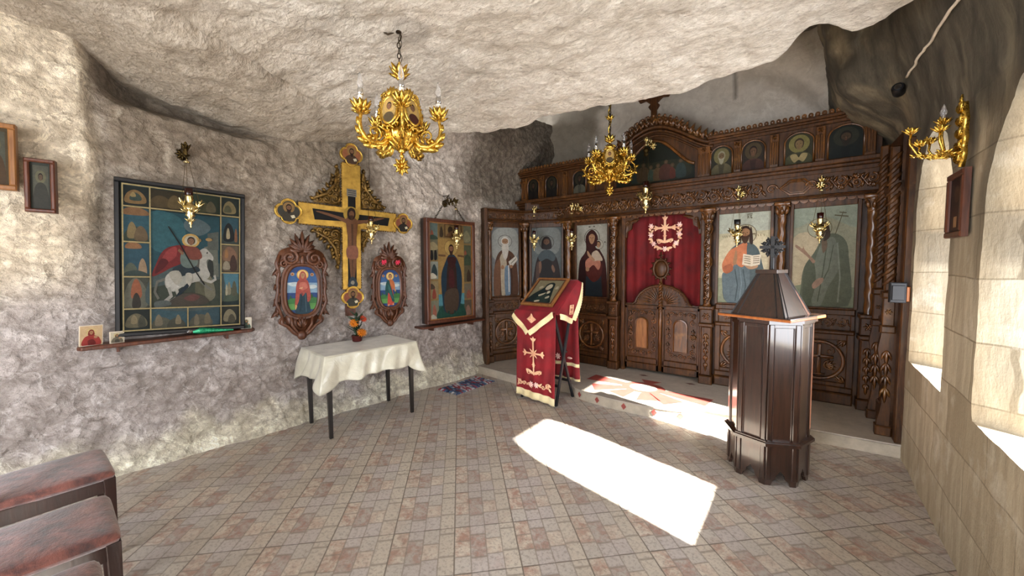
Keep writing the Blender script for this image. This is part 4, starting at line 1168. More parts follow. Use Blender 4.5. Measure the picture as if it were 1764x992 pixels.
for k in range(15):
    a = R(180+12.8*k); x, z = -1.38+.17*cos(a), 1.86+.17*sin(a)
    if k % 3 != 0: mb.leaf(x, z, a+pi/2, .06, .035, 0, .005); mb.leaf(x, z, a, .04, .03, 0, .005); mb.spiral(x, z, .018, 1.1, 1, a, .004, -.002)
for s in (-1, 1):
    for k in range(4): mb.leaf(-1.38+s*.17, 1.87+k*.025, R(90+40*(-1)**k), .05, .03, 0, .005)
mb.build('embroidered_vine', M['embroid'], cur)
for a, b in [(.17*cos(R(a)), 1.86+.17*sin(R(a))) for a in (178, 218, 322, 2, 270)]+[(-.17, 1.98), (.17, 1.98)]:
    mb = MB(C0 @ Matrix.Translation((0, 4.972, 0))); mb.rosette(-1.38+a, b, .036, 0, 6, .006); mb.build('embroidered_rose', M['roses'], cur)
# ------------------------------------------------------------------ chandeliers, sconce and hanging lamps
T_ = Matrix.Translation
def RZ(a): return Matrix.Rotation(a, 4, 'Z')
def RX(a): return Matrix.Rotation(a, 4, 'X')
def petals(mb, c, n, r, L, W, tilt, h=.006, a0=0, curl=0):
    base = mb.M if mb.M is not None else Matrix()
    for k in range(n):
        mb.M = base @ T_(c) @ RZ(a0+2*pi*k/n) @ T_((0, -r, 0)) @ RX(tilt)
        mb.leaf(0, 0, pi/2, L, W, 0, h, curl)
    mb.M = base
def chain(p0, p1, link=.034, r=.0032, w=.009):
    """real links between two points"""
    mb = MB(); p0 = Vector(p0); p1 = Vector(p1); d = p1-p0; L = d.length; n = max(1, int(L/(link*.78))); t = d.normalized()
    q = t.to_track_quat('Z', 'Y').to_matrix().to_4x4()
    for k in range(n):
        c = p0+d*((k+.5)/n); mb.M = T_(c) @ q @ RZ(pi/2*(k % 2))
        mb.tube([(w*cos(a), 0, link*.5*sin(a)) for a in [2*pi*i/10 for i in range(10)]], r, 5, True)
    mb.M = None
    return mb
def medallion(Mx, mats, parent, robe, label=None):
    mb = MB(Mx)
    mb.tube([(.052*cos(a), -.004, .078*sin(a)) for a in [2*pi*i/24 for i in range(24)]], .009, 6, True)
    mb.tube([(.066*cos(a), .0, .094*sin(a)) for a in [2*pi*i/24 for i in range(24)]], .006, 5, True)
    for k in range(14): mb.leaf(.062*cos(2*pi*k/14), .09*sin(2*pi*k/14), 2*pi*k/14+.5, .03, .022, .004, .008)
    for q in (-50, -25, 0, 25, 50): mb.leaf(0, .085, R(90+q), .055, .03, .0, .012)
    for s in (-1, 1): mb.spiral(s*.035, .095, .022, 1.3, s, 0, .006, -.002)
    mb.prism(circ(0, 0, .058, .084, 20), .001, .006)
    f = mb.build('medallion', mats, parent, smooth=True)
    sh = [ell('#c9a04a', .5, .35, .36, .28), (robe, [(.08, 1), (.2, .68), (.5, .58), (.8, .68), (.92, 1)], 's')]+face(.5, .36, .2, .65, '#8a6040', '#2a1a10')
    picture('portrait', f, -.048, .048, -.074, .074, -.008, sh, '#b3924a', label, Mx, circ(.5, .5, .5, .5, 24))
def make_chandelier(kind=0):
    root = empty('chandelier', (0, 0, 0))
    g = M['gold_cast']
    mb = MB()   # bowl and stem
    if kind == 0: mb.lathe([(.006, .13), (.02, .135), (.012, .15), (.035, .165), (.075, .19), (.098, .22), (.10, .245), (.07, .26), (.03, .27), (.02, .30), (.03, .33), (.018, .37), (.012, .44), (.02, .46), (.010, .48), (.008, .57)], 20, wob=(.06, 10))
    else: mb.lathe([(.006, .13), (.018, .15), (.012, .17), (.025, .19), (.05, .22), (.065, .26), (.06, .29), (.03, .31), (.02, .36), (.012, .44), (.02, .46), (.010, .48), (.008, .57)], 20, wob=(.06, 10))
    for zz, n, L, W, ti, r in ((.15, 10, .09, .045, R(50), .02), (.19, 12, .075, .045, R(25), .075), (.24, 12, .06, .04, R(70), .085), (.28, 8, .05, .03, R(30), .02), (.40, 6, .05, .03, R(40), .012))[:5 if kind == 0 else 1]:
        petals(mb, (0, 0, zz), n, r, L, W, ti, .008)
    for k in range(5):
        a = 2*pi*k/5; mb.M = RZ(a)
        mb.spiral(.0, .21, .03, 1.4, 1, 0, .007, -.095); mb.spiral(.035, .245, .02, 1.3, -1, 0, .006, -.09)
    mb.M = None
    mb.build('bowl', g, root, smooth=True)
    mb = MB()   # hanging flower
    mb.tube([(0, 0, .14), (0, 0, .06)], .006, 8); mb.ball((0, 0, .115), .014, 10, 6)
    for a in (0, pi/2):
        mb.M = RZ(a+.4)
        for q in range(8): mb.leaf(.006*cos(q*pi/4), .055+.006*sin(q*pi/4), q*pi/4, .05, .032, .004, .009)
        mb.tube([(.034*cos(t), 0, .055+.034*sin(t)) for t in [2*pi*i/18 for i in range(18)]], .0045, 5, True)
        mb.ball((0, -.004, .055), .012, 8, 5)
    mb.M = None; mb.build('finial', g, root, smooth=True)
    mb = MB(); mb.lathe([(.006, .55), (.022, .565), (.012, .58), (.008, .63)], 10); petals(mb, (0, 0, .57), 7, .008, .085, .05, R(35), .008); petals(mb, (0, 0, .57), 6, .008, .06, .04, R(62), .008, .3)
    mb.build('crown', g, root, smooth=True)
    for k in range(5):
        a = 2*pi*k/5; Mx = RZ(a)
        mb = MB(Mx)       # scrolled arm, runs out along -y
        P = [(0, -.06, .25), (0, -.085, .20), (0, -.12, .17), (0, -.165, .165), (0, -.205, .185), (0, -.232, .225), (0, -.238, .27), (0, -.230, .31), (0, -.228, .335)]
        if kind: P = [(0, -.02, .17), (0, -.07, .20), (0, -.13, .215), (0, -.20, .225), (0, -.262, .25), (0, -.285, .295), (0, -.27, .34), (0, -.242, .36), (0, -.235, .39)]
        mb.tube(P, [.014*(1-.35*kind) if 0 else .014, .016, .015, .014, .014, .013, .011, .010, .012], 7)
        base = mb.M
        mb.M = base @ RZ(pi/2)     # ornaments in the arm's own plane
        def L(y, z, ang, l, w): mb.leaf(y, z, ang, l, w, .004, .012); mb.leaf(y, z, ang, l, w, -.004, -.012)
        for y, z, an, l, w in ((-.11, .165, 200, .07, .045), (-.15, .155, 188, .075, .045), (-.19, .165, 165, .07, .045), (-.225, .20, 130, .06, .04), (-.17, .18, 60, .045, .03), (-.08, .19, 240, .07, .04), (-.235, .25, 110, .05, .035), (-.14, .17, 330, .05, .035), (-.2, .19, 30, .04, .03)):
            L(y, z, R(an), l, w)
        if kind: mb.spiral(-.20, .29, .055, 1.5, 1, R(-60), .0075, 0, 6); mb.spiral(-.11, .30, .05, 1.4, -1, R(230), .007, 0, 6); L(-.27, .26, R(200), .05, .03); L(-.285, .31, R(150), .045, .03)
        mb.spiral(-.155, .225, .042, 1.5, 1, R(-60), .0075, 0, 6); mb.spiral(-.10, .285, .03, 1.4, -1, R(200), .006, 0, 5)
        mb.M = base
        arm = mb.build('arm', g, root, smooth=True)
        mb = MB(Mx); c = (0, -.228, .33) if kind == 0 else (0, -.235, .385)
        mb.lathe([(.008, -.01), (.022, .0), (.040, .025), (.036, .05), (.014, .05), (.014, .06)], 12, c)
        petals(mb, c, 10, .016, .070, .034, R(36), .007); petals(mb, (0, c[1], c[2]+.01), 9, .012, .055, .03, R(16), .006, .35); petals(mb, (0, c[1], c[2]-.01), 8, .014, .045, .03, R(65), .006, .2)
        mb.build('cup', g, arm, smooth=True)
        mb = MB(Mx); mb.lathe([(.014, .045), (.014, .085)], 12, c); mb.build('candle_sleeve', M['white'], arm, smooth='auto')
        mb = MB(Mx); mb.lathe([(.0155, .085), (.0165, .1), (.0155, .122), (.012, .125)], 12, c); mb.build('collar', M['silver'], arm, smooth=True)
        mb = MB(Mx); mb.lathe([(.009, .124), (.016, .14), (.0165, .152), (.011, .18), (.005, .20), (.0015, .212)], 14, c); mb.build('bulb', M['bulb'], arm, smooth=True)
        medallion(RZ(a+pi/5) @ T_((0, -.105-.07*kind, .345+.03*kind)) @ RX(R(-8)), g, root, ('#4a2018', '#8a8ca0', '#3c2c1c', '#4a2018', '#5a4a30')[k])
    return root
# big chandelier under the low roof: yaw so that one arm points at the viewer's side
ch1 = make_chandelier()
ch1.location = (-1.94, 1.475, 2.06); ch1.rotation_euler[2] = atan2(1.94, 1.475)*1.0+R(2)-R(0)
tag(ch1, 'large gold chandelier with candle bulbs and oval portraits hanging from the low rock roof', 'chandelier')
ch2 = make_chandelier(1); ch2.location = (-1.69, 3.99, 2.245); ch2.rotation_euler[2] = atan2(1.69, 3.99)+R(36)
tag(ch2, 'smaller looking gold chandelier hanging in front of the altar screen arch', 'chandelier')
chain((0, 0, .62), (0, 0, .80)).build('chain', M['chain'], ch1)
mb = MB(); mb.tube([(0, 0, .775), (.012, 0, .79), (.016, 0, .81), (.008, 0, .83), (-.01, 0, .84), (-.02, 0, .86)], .005, 6); mb.lathe([(.022, .86), (.02, .83), (.008, .825)], 10, (0, 0, 0)); mb.tube([(-.09, .02, .835), (-.06, .02, .82), (-.02, .01, .835), (.03, -.01, .85)], .006, 6)
mb.build('ceiling_hook', M['chain'], ch1)
mb = MB(); mb.tube([(.012+.006*sin(i*.9), .006*cos(i*1.3), .58+.012*i) for i in range(22)], .0022, 5); mb.build('wire', M['chain'], ch1, smooth=True)
chain((0, 0, .62), (0, 0, 1.62), .05, .005, .013).build('chain', M['dark_brass'], ch2)
mb = MB(); mb.tube([(.014*cos(i*.5), .014*sin(i*.5), .62+.015*i) for i in range(66)], .006, 5)
petals(mb, (0, 0, .80), 6, .008, .06, .04, R(40), .008)
mb.build('rope', M['gold_cast'], ch2, smooth=True)

# sconce on the pier between the windows
sc_ = empty('wall_sconce', (.60, 2.84, 2.015), -pi/2); sc_.scale = (.60, .60, .60)      # local -y points into the room (-X)
tag(sc_, 'gold wall sconce with rose cups high on the stone pier between the windows', 'wall lamp')
mb = MB(); 
for z, r in ((.0, .03), (.05, .05), (.12, .04), (.2, .055), (.3, .05), (.4, .035), (.46, .02)): pass
mb.prism(smoothpoly([(0, -.08), (.03, -.04), (.06, .02), (.045, .08), (.07, .14), (.05, .22), (.06, .30), (.03, .37), (0, .44), (-.03, .37), (-.06, .30), (-.05, .22), (-.07, .14), (-.045, .08), (-.06, .02), (-.03, -.04)]), -.015, .02)
for z in (-.05, .05, .15, .25, .35):
    for s in (-1, 1): mb.leaf(0, z, R(90-s*35), .10, .045, -.015, .02); mb.spiral(s*.035, z+.03, .022, 1.3, s, 0, .007, -.02)
mb.ball((0, -.02, .43), .016, 8, 5); mb.leaf(0, .42, R(90), .08, .03, -.01, .015)
mb.build('back_plate', M['gold_cast'], sc_, smooth=True)
for k, (x, y, z) in enumerate(((-.13, -.16, .17), (.0, -.24, .13), (.13, -.15, .20), (-.07, -.10, .30), (.02, -.30, .24))):
    mb = MB(); mb.tube([(0, -.02, .06), (x*.4, y*.45, .0+z*.1), (x*.85, y*.85, z*.25), (x*1.05, y*1.02, z*.65), (x, y, z)], [.012, .011, .010, .009, .009], 7)
    for q in range(4):
        t = .3+.2*q; petals(mb, (x*t, y*t, z*.15*t+.01), 3, .004, .06, .03, R(70), .008, q)
    arm = mb.build('arm', M['gold_cast'], sc_, smooth=True)
    mb = MB(); c = (x, y, z); mb.lathe([(.008, 0), (.03, .012), (.036, .04), (.012, .045)], 12, c); petals(mb, c, 8, .012, .06, .036, R(48), .006); petals(mb, c, 6, .008, .055, .034, R(22), .006, .4)
    mb.spiral(x, z+.045, .02, 1.6, 1, 0, .005, y-.02)
    mb.build('cup', M['gold_cast'], arm, smooth=True)
    if k == 3:
        mb = MB(); mb.lathe([(.012, .04), (.012, .06), (.009, .06), (.02, .085), (.022, .10), (.013, .135), (.004, .16), (.001, .165)], 14, c); mb.build('bulb', M['bulb'], arm, smooth=True, label='single clear pointed bulb')

# hanging oil lamps
def lamp_parts(root, mat, size=1.0, cup='glass_dark', strings=.21, tall=True, spread=.04):
    """lamp hangs below its top ring (z=0); body's tip is at the bottom"""
    s = size; zb = -strings-.30*s
    mb = MB()
    prof = [(.001, 0), (.006, .01), (.004, .025), (.014, .035), (.010, .05), (.022, .06), (.014, .078), (.034, .095), (.026, .11), (.044, .135), (.048, .15), (.036, .172), (.02, .185), (.018, .2), (.028, .215), (.024, .235), (.03, .245)]
    mb.lathe([(r*s, z*s) for r, z in prof], 14, (0, 0, zb))
    petals(mb, (0, 0, zb+.12*s), 8, .03*s, .045*s, .03*s, R(45), .005)
    petals(mb, (0, 0, zb+.05*s), 6, .01*s, .035*s, .02*s, R(45), .004)
    b = mb.build('lamp_body', mat, root, smooth=True)
    mb = MB()
    for k in range(3):       # winged hangers
        base = RZ(2*pi*k/3+.5); mb.M = base @ T_((0, 0, zb+.155*s)) @ RZ(-pi/2)
        mb.tube([(.04*s, 0, 0), (.06*s, 0, .012*s), (.065*s, 0, .035*s)], .004*s, 5)
        for a, l in ((60, .07), (35, .06), (95, .05)): mb.leaf(.045*s, .004, R(a), l*s, .024*s, .003, .006); 
        mb.ball((.062*s, 0, .045*s), .007*s, 6, 4)
    mb.M = None
    mb.build('winged_hanger', mat, b, smooth=True)
    mb = MB(); mb.lathe([(.022*s, .235*s), (.026*s, .26*s), (.028*s, .30*s), (.025*s, .30*s), (.02*s, .24*s)], 14, (0, 0, zb)); mb.build('oil_glass', M[cup], root, smooth=True)
    mb = MB()
    for k in range(3):
        a = 2*pi*k/3+.5-pi/2
        p0 = Vector((.062*s*cos(a), .062*s*sin(a), zb+.19*s)); p1 = Vector((.012*cos(a), .012*sin(a), -.005))
        mb.tube([p0, (p0+p1)/2+Vector((0, 0, -.002)), p1], .0018, 4)
    mb.build('hanging_chain', M['dark_brass'], root)
    mb = MB(); mb.lathe([(.002, .012), (.016, .0), (.024*s, -.008), (.004, -.01)], 12); mb.tube([(0, 0, .0), (0, 0, .03)], .002, 4); mb.build('top_disc', mat, root, smooth=True)
    return root
def make_lamp(mat, size=.95, cup='glass_dark', strings=.21, name='hanging_oil_lamp'):
    return lamp_parts(empty(name), mat, size, cup, strings)
def make_bracket(mat, L=.26, style=0):
    """cast arm; local -y points away from the wall, origin on the wall"""
    root = empty('lamp_bracket')
    mb = MB(); mb.prism(circ(0, 0, .03, .045, 14), -.01, .02); mb.rosette(0, 0, .05, -.01, 8, .012)
    mb.build('wall_plate', mat, root, smooth=True)
    mb = MB(); P = [(0, 0, .0), (0, -L*.2, .025), (0, -L*.45, .0), (0, -L*.7, .012), (0, -L*.9, .01), (0, -L, -.012)]
    mb.tube(P, [.014, .012, .010, .011, .009, .006], 7)
    mb.M = RZ(pi/2)
    for y, z, a, l in ((-.2, .02, 130, .06), (-.35, .01, 230, .06), (-.5, .0, 120, .06), (-.65, .01, 240, .05), (-.8, .01, 130, .055), (-.95, .0, 200, .05), (-.95, .0, 160, .06)):
        mb.leaf(y*L, z, R(a), l, .032, .004, .012); mb.leaf(y*L, z, R(a), l, .032, -.004, -.012)
    mb.spiral(-L*.3, .025, .03, 1.4, 1, 0, .006, 0); mb.spiral(-L*.7, -.02, .022, 1.4, -1, 0, .005, 0)
    mb.M = None
    mb.build('arm', mat, root, smooth=True)
    mb = MB(); petals(mb, (0, -L, -.012), 6, .006, .05, .03, R(30), .006); mb.lathe([(.004, -.055), (.010, -.045), (.005, -.03), (.016, -.01), (.012, .01), (.004, .03)], 10, (0, -L, 0)); mb.build('leaf_end', mat, root, smooth=True)
    return root
Lp = make_lamp(M['brass']); Br = make_bracket(M['brass'])
first = [True]
GI = 'brass oil lamps hanging before the altar screen'; GB = 'gilt brackets on the altar screen'
for i, (x, z, y, lab, bl) in enumerate((
    (-.55, 2.245, 4.84, 'brass oil lamp hanging before the panel of the man in orange with the book', 'winged gilt bracket above the panel of the man in orange'),
    (.115, 2.255, 4.84, 'brass oil lamp hanging before the panel of the man in a grey-green cloak', 'winged gilt bracket above the panel of the man in grey-green, rightmost on the screen'),
    (-2.46, 2.27, 4.84, 'brass oil lamp hanging before the left edge of the mother and child panel', 'gilt bracket above the left edge of the mother and child panel'),
    (-3.13, 2.28, 4.78, 'brass oil lamp hanging before the dark hooded monk panel', 'gilt bracket above the dark hooded monk panel'))):
    l = Lp if i == 0 else copy_tree(Lp); b = Br if i == 0 else copy_tree(Br)
    rz = 0 if i != 3 else R(22)
    b.location = (x, y-.015, z); b.rotation_euler[2] = rz
    l.location = (x+.26*sin(rz), y-.015-.26*cos(rz), z-.085); l.rotation_euler[2] = .4*i
    tag(l, lab, 'oil lamp', GI); tag(b, bl, 'bracket', GB)
# black cup on the lamp by the man in orange
cb = [c for c in kids(Lp) if c.name.startswith('oil_glass')][0]
cb.data = cb.data.copy(); cb.data.materials[0] = M['black']; cb['label'] = 'black glass cup'
cb.scale = (1.15, 1.15, 1.0)
# big lamp before the arch
b = copy_tree(Br); b.location = (-1.50, 4.86, 2.94); tag(b, 'gilt bracket on the arched pediment of the altar screen', 'bracket', GB)
l = make_lamp(M['brass'], 1.25, 'glass_dark', .42); l.location = (-1.50, 4.60, 2.89); tag(l, 'large brass oil lamp on long chains before the arched pediment', 'oil lamp', GI)
mb = MB(); mb.lathe([(.006, 0), (.028, -.02), (.036, -.05), (.02, -.075), (.03, -.09), (.008, -.11)], 12, (0, 0, -.02)); mb.build('hood', M['dark_brass'], l, smooth=True)
# left wall helpers
WA = atan2(.9929, .1189)
def wallpos(y, z, off): x = wline(y)+off*.9929; return (x, y-off*.1189, z)
def wall_empty(name, y, z, off=0, roll=0):
    o = empty(name, wallpos(y, z, off)); o.rotation_euler = (Matrix.Rotation(WA, 4, 'Z') @ Matrix.Rotation(roll, 4, 'Y')).to_euler(); return o
DB = make_bracket(M['dark_brass'], .24)
DB.location = wallpos(.90, 2.42, -.0); DB.rotation_euler[2] = WA; tag(DB, 'dark tarnished bracket high above the large horseman icon', 'bracket', 'dark brackets on the rock wall')
l = make_lamp(M['brass'], 1.0, 'glass_dark', .20); p = wallpos(.90, 2.42, .24); l.location = (p[0], p[1], p[2]-.10); tag(l, 'brass oil lamp hanging before the large horseman icon', 'oil lamp', 'oil lamps on the rock wall')
b = copy_tree(DB); b.location = wallpos(3.44, 2.30, -.02); b.scale = (1, 1, 1); tag(b, 'dark tarnished bracket above the tall robed saint icon beside the altar screen', 'bracket', 'dark brackets on the rock wall')
l = copy_tree(l); p = wallpos(3.44, 2.30, .22); l.location = (p[0], p[1], p[2]-.09); tag(l, 'brass oil lamp hanging before the tall robed saint icon', 'oil lamp', 'oil lamps on the rock wall')
l = make_lamp(M['brass'], .95, 'glass_dark', .26); p = wallpos(2.30, 2.28, .30); l.location = (p[0], p[1], p[2]); tag(l, 'brass oil lamp on a long cord before the large gilded cross', 'oil lamp', 'oil lamps on the rock wall')
mb = MB(); mb.tube([(0, 0, .02), (0, 0, .62)], .002, 4); mb.build('cord', M['chain'], l)
# ------------------------------------------------------------------ things on the left rock wall
def framed(root, w, h, d, fw, mat, pic, bg, label=None, inner=None, dim=1.0):
    """picture in a four-sided frame; origin bottom centre, back on y=0, front at -d"""
    mb = MB()
    mb.bevbox(-w/2, w/2, -d, 0, 0, fw, .006); mb.bevbox(-w/2, w/2, -d, 0, h-fw, h, .006); mb.bevbox(-w/2, -w/2+fw, -d, 0, fw, h-fw, .006); mb.bevbox(w/2-fw, w/2, -d, 0, fw, h-fw, .006)
    mb.build('frame', mat, root)
    if inner:
        mb = MB(); g = fw+.012
        mb.box(-w/2+fw, w/2-fw, -d*.8, -.005, fw, g); mb.box(-w/2+fw, w/2-fw, -d*.8, -.005, h-g, h-fw); mb.box(-w/2+fw, -w/2+g, -d*.8, -.005, g, h-g); mb.box(w/2-g, w/2-fw, -d*.8, -.005, g, h-g)
        mb.build('inner_moulding', inner, root)
    picture('painting', root, -w/2+fw, w/2-fw, fw, h-fw, -d*.55, pic, bg, label, dim=dim)
# --- large horseman icon
def pic_rider():
    r = []
    G = '#b9a468'
    cx0, cx1 = .225, .80      # centre field
    cy0, cy1 = .17, .84
    # outer scenes
    def scene(a, b, c, d, bg, blobs):
        r.append(rect(bg, a, b, c, d))
        for col, x, y, rx, ry in blobs:
            u = a+(c-a)*x; v = b+(d-b)*y; w = (c-a)*rx; h = (d-b)*ry
            r.append((col, [(u-w, v+h), (u-w*.9, v-h*.3), (u-w*.2, v-h), (u+w*.5, v-h*.7), (u+w, v+h*.2), (u+w*.8, v+h)], 's'))
    D = '#2c3630'
    scene(.02, .02, .21, .15, '#202a26', [('#8a6a38', .5, .5, .4, .34), ('#3a4a40', .5, .5, .22, .2), ('#a08850', .4, .4, .1, .12)])
    scene(.225, .02, .50, .15, '#3c3420', [('#5a4a2a', .3, .6, .3, .3), ('#6a5832', .7, .55, .2, .35)])
    scene(.50, .02, .80, .15, '#34402e', [('#8a8a78', .15, .5, .1, .4), ('#5a5a38', .5, .6, .2, .3), ('#6e6648', .75, .6, .14, .3)])
    scene(.815, .02, .98, .15, '#26302a', [('#8a7a4c', .5, .5, .35, .35), ('#5a5a3c', .4, .6, .2, .2)])
    scene(.02, .165, .21, .385, '#2e5a66', [('#8a6238', .5, .08, .5, .12), ('#3c4a3c', .5, .9, .5, .35), ('#8a7648', .35, .66, .18, .24), ('#6e5a3c', .7, .75, .25, .22)])
    scene(.02, .40, .21, .62, '#2a5260', [('#9a6a3c', .4, .06, .3, .1), ('#5a6250', .3, .8, .25, .2), ('#a08462', .75, .72, .16, .26), ('#3c4a44', .5, .95, .5, .12)])
    scene(.02, .635, .21, .835, '#4a4c3e', [('#6b6a58', .5, .5, .45, .5), ('#a05a34', .5, .35, .2, .32), ('#3a342a', .5, .75, .16, .25)])
    scene(.02, .85, .21, .98, '#242c26', [('#6c6448', .5, .55, .4, .35), ('#8a7c58', .4, .5, .12, .22), ('#4a4a3a', .7, .6, .14, .3)])
    scene(.225, .85, .51, .98, '#3a5a62', [('#5a5a48', .3, .75, .28, .3), ('#7a7058', .2, .6, .1, .3), ('#4a4a3c', .7, .8, .25, .28), ('#86795a', .75, .6, .08, .25)])
    scene(.525, .85, .80, .98, '#36525a', [('#5c5a48', .4, .7, .35, .32), ('#746a50', .6, .6, .1, .3), ('#7a7058', .25, .65, .08, .3)])
    scene(.815, .85, .98, .98, '#2a2e26', [('#8a8060', .5, .5, .35, .35), ('#55503c', .6, .7, .2, .25)])
    scene(.815, .165, .98, .365, '#2e545e', [('#3c4842', .5, .85, .5, .4), ('#1c2020', .45, .55, .3, .34), ('#b0a078', .4, .6, .1, .2), ('#8a5a38', .85, .65, .08, .25)])
    scene(.815, .38, .98, .58, '#6a5a42', [('#8a6448', .5, .3, .4, .26), ('#4a3226', .7, .65, .2, .3), ('#9a8e74', .3, .75, .2, .16), ('#a0703c', .3, .3, .1, .16)])
    scene(.815, .595, .98, .78, '#4a8090', [('#4c5a48', .5, .85, .5, .28), ('#8a8468', .45, .6, .1, .26), ('#5a5a44', .75, .6, .14, .3), ('#b0a888', .3, .66, .06, .22)])
    # centre field
    r.append(rect('#1f4c55', cx0, cy0, cx1, cy1))
    r += [('#2b6068', [(.225, .18), (.45, .2), (.5, .35), (.4, .45), (.225, .42)], 's'), ('#56686a', [(.5, .22), (.62, .20), (.72, .26), (.62, .32), (.5, .28)], 's'),
          ('#4a5a58', [(.225, .62), (.4, .56), (.6, .6), (.80, .52), (.80, .84), (.225, .84)], 's'), ('#3d4436', [(.225, .70), (.45, .66), (.80, .64), (.80, .84), (.225, .84)])]
    r += [('#6a6e60', [(.66, .40), (.78, .38), (.79, .62), (.66, .62)]), ('#585e54', [(.69, .30), (.79, .28), (.79, .42), (.69, .42)]), ('#30342e', [(.69, .62), (.69, .52), (.715, .49), (.74, .52), (.74, .62)], 's')]
    r += [('#5c5a42', [(.6, .6), (.66, .62), (.72, .78), (.64, .82), (.58, .74)], 's'), ('#78745c', [(.66, .64), (.72, .62), (.76, .76), (.68, .8)], 's')]
    r += ring('#c9a048', '#c8bc9c', .545, .36, .075, .05, .72)
    r += [('#7d1e1c', [(.52, .40), (.42, .40), (.32, .44), (.26, .54), (.23, .62), (.3, .60), (.38, .56), (.46, .53), (.52, .48), (.62, .50), (.66, .44), (.6, .42)], 's'),
          ('#9c3430', [(.42, .41), (.34, .45), (.28, .56), (.34, .53), (.42, .48)], 's'), ('#5a1414', [(.3, .5), (.25, .6), (.3, .58), (.36, .52)], 's')]
    # horse
    r += [('#b4b0a2', [(.36, .60), (.44, .58), (.56, .60), (.60, .56), (.60, .48), (.62, .43), (.665, .41), (.70, .43), (.74, .47), (.735, .5), (.70, .49), (.68, .51), (.69, .56), (.71, .61), (.66, .65), (.58, .66), (.48, .69), (.40, .73), (.34, .70), (.33, .64)], 's'),
          ('#c4c0b2', [(.335, .63), (.40, .59), (.48, .62), (.44, .70), (.36, .72)], 's'),
          ('#a8a698', [(.38, .61), (.5, .60), (.52, .68), (.44, .69)], 's')]
    r += [strip('#a8a498', [(.36, .70), (.38, .76), (.33, .80), (.29, .82)], .014), strip('#b4b0a2', [(.42, .71), (.44, .76), (.40, .79), (.36, .81)], .014),
          strip('#b4b0a2', [(.64, .64), (.72, .66), (.76, .64), (.75, .61)], .011), strip('#78766a', [(.62, .65), (.69, .70), (.73, .72)], .010), strip('#6e6c60', [(.33, .64), (.27, .66), (.25, .73), (.28, .78)], .010),
          strip('#55534a', [(.61, .47), (.60, .56)], .012), ('#2c2c28', [(.68, .44), (.69, .435), (.69, .45), (.68, .45)])]
    # rider
    r += [('#26343a', [(.40, .56), (.50, .53), (.60, .55), (.62, .58), (.54, .60), (.46, .62), (.40, .60)], 's'), ('#6a7a70', [(.47, .45), (.58, .44), (.60, .53), (.52, .56), (.46, .53)], 's'), ('#82402e', [(.5, .41), (.60, .41), (.64, .48), (.56, .50), (.50, .47)], 's'),
          ('#b0aa98', [(.36, .60), (.44, .58), (.47, .64), (.42, .68)], 's'), ('#b8b2a0', [(.5, .60), (.55, .60), (.55, .66), (.52, .70), (.50, .66)], 's')]
    r += [strip('#1e2c34', [(.52, .68), (.46, .73), (.42, .78)], .014)]
    r += face(.545, .365, .038, .68, '#8a6040', '#2e1c10')
    r += [strip('#1c1c18', [(.36, .27), (.46, .40), (.58, .58), (.66, .68)], .005), strip('#8a6240', [(.44, .43), (.48, .46)], .01)]
    r += [('#4c4438', [(.36, .80), (.46, .75), (.56, .74), (.66, .77), (.70, .81), (.60, .83), (.40, .83)], 's'), ('#6a4038', [(.48, .78), (.56, .75), (.62, .77), (.56, .80)], 's'), ('#59605a', [(.25, .80), (.34, .79), (.38, .82), (.26, .84)], 's')]
    r += [ell('#b08a4a', .70, .345, .03, .012), ell('#9a7a40', .62, .355, .012, .012)]
    # gilded grid
    for x in (.012, .212, .803, .982): r.append(rect(G, x, .01, x+.011, .99))
    for y in (.008, .152, .838, .984):
        r.append(rect(G, .012, y, .993, y+.009))
    for y in (.388, .622): r.append(rect(G, .012, y, .222, y+.009))
    for y in (.368, .585): r.append(rect(G, .803, y, .993, y+.009))
    r.append(rect(G, .51, .84, .52, .99))
    return r
hi = wall_empty('horseman_icon', .845, 1.008, .055, R(2.6))
tag(hi, 'large dark framed icon of a red-caped horseman on a white horse ringed by small scenes', 'icon')
framed(hi, .78, 1.15, .05, .03, M['black'], pic_rider(), '#2a3a38', dim=.62)
mb = MB(); mb.box(-.39, .39, -.02, .05, 0, 1.15); mb.build('backing', M['wood_black'], hi)
def shelf(y0, y1, z, d, label, yaw=0):
    o = wall_empty('wooden_shelf', (y0+y1)/2, z, .0, R(0)); w = y1-y0; tag(o, label, 'shelf')
    mb = MB(); mb.prismz([(-w/2+.02, -d), (w/2-.03, -d), (w/2, -d+.05), (w/2, .06), (-w/2, .06), (-w/2, -d+.03)], -.028, 0); mb.build('board', M['wood_red'], o, mod=bevel(.008, 2))
    mb = MB(); mb.bevbox(-w*.32, -w*.32+.02, -d*.6, .06, -.06, -.028); mb.bevbox(w*.30, w*.30+.02, -d*.6, .06, -.06, -.028); 
    for k, x in enumerate((-w*.32, w*.30)):
        mb = MB(); mb.prism([(x, -.028), (x+.02, -.028), (x+.02, -.07), (x, -.07)][::-1], -d*.55, .06); mb.build('bracket', M['wood_red'], o)
    return o
shelf(.27, 1.31, .985, .14, 'long reddish wooden shelf under the large horseman icon')
def card(y, z, w, h, off, roll, yaw, pic, bg, label, lean=R(8)):
    o = wall_empty('icon_card', y, z, off, roll); o.rotation_euler = (Matrix.Rotation(WA+yaw, 4, 'Z') @ Matrix.Rotation(roll, 4, 'Y') @ Matrix.Rotation(lean, 4, 'X')).to_euler()
    tag(o, label, 'icon card')
    mb = MB(); mb.box(-w/2, w/2, -.006, 0, 0, h); mb.build('board', M['card'], o)
    picture('print', o, -w/2+.004, w/2-.004, .004, h-.004, -.008, pic, bg)
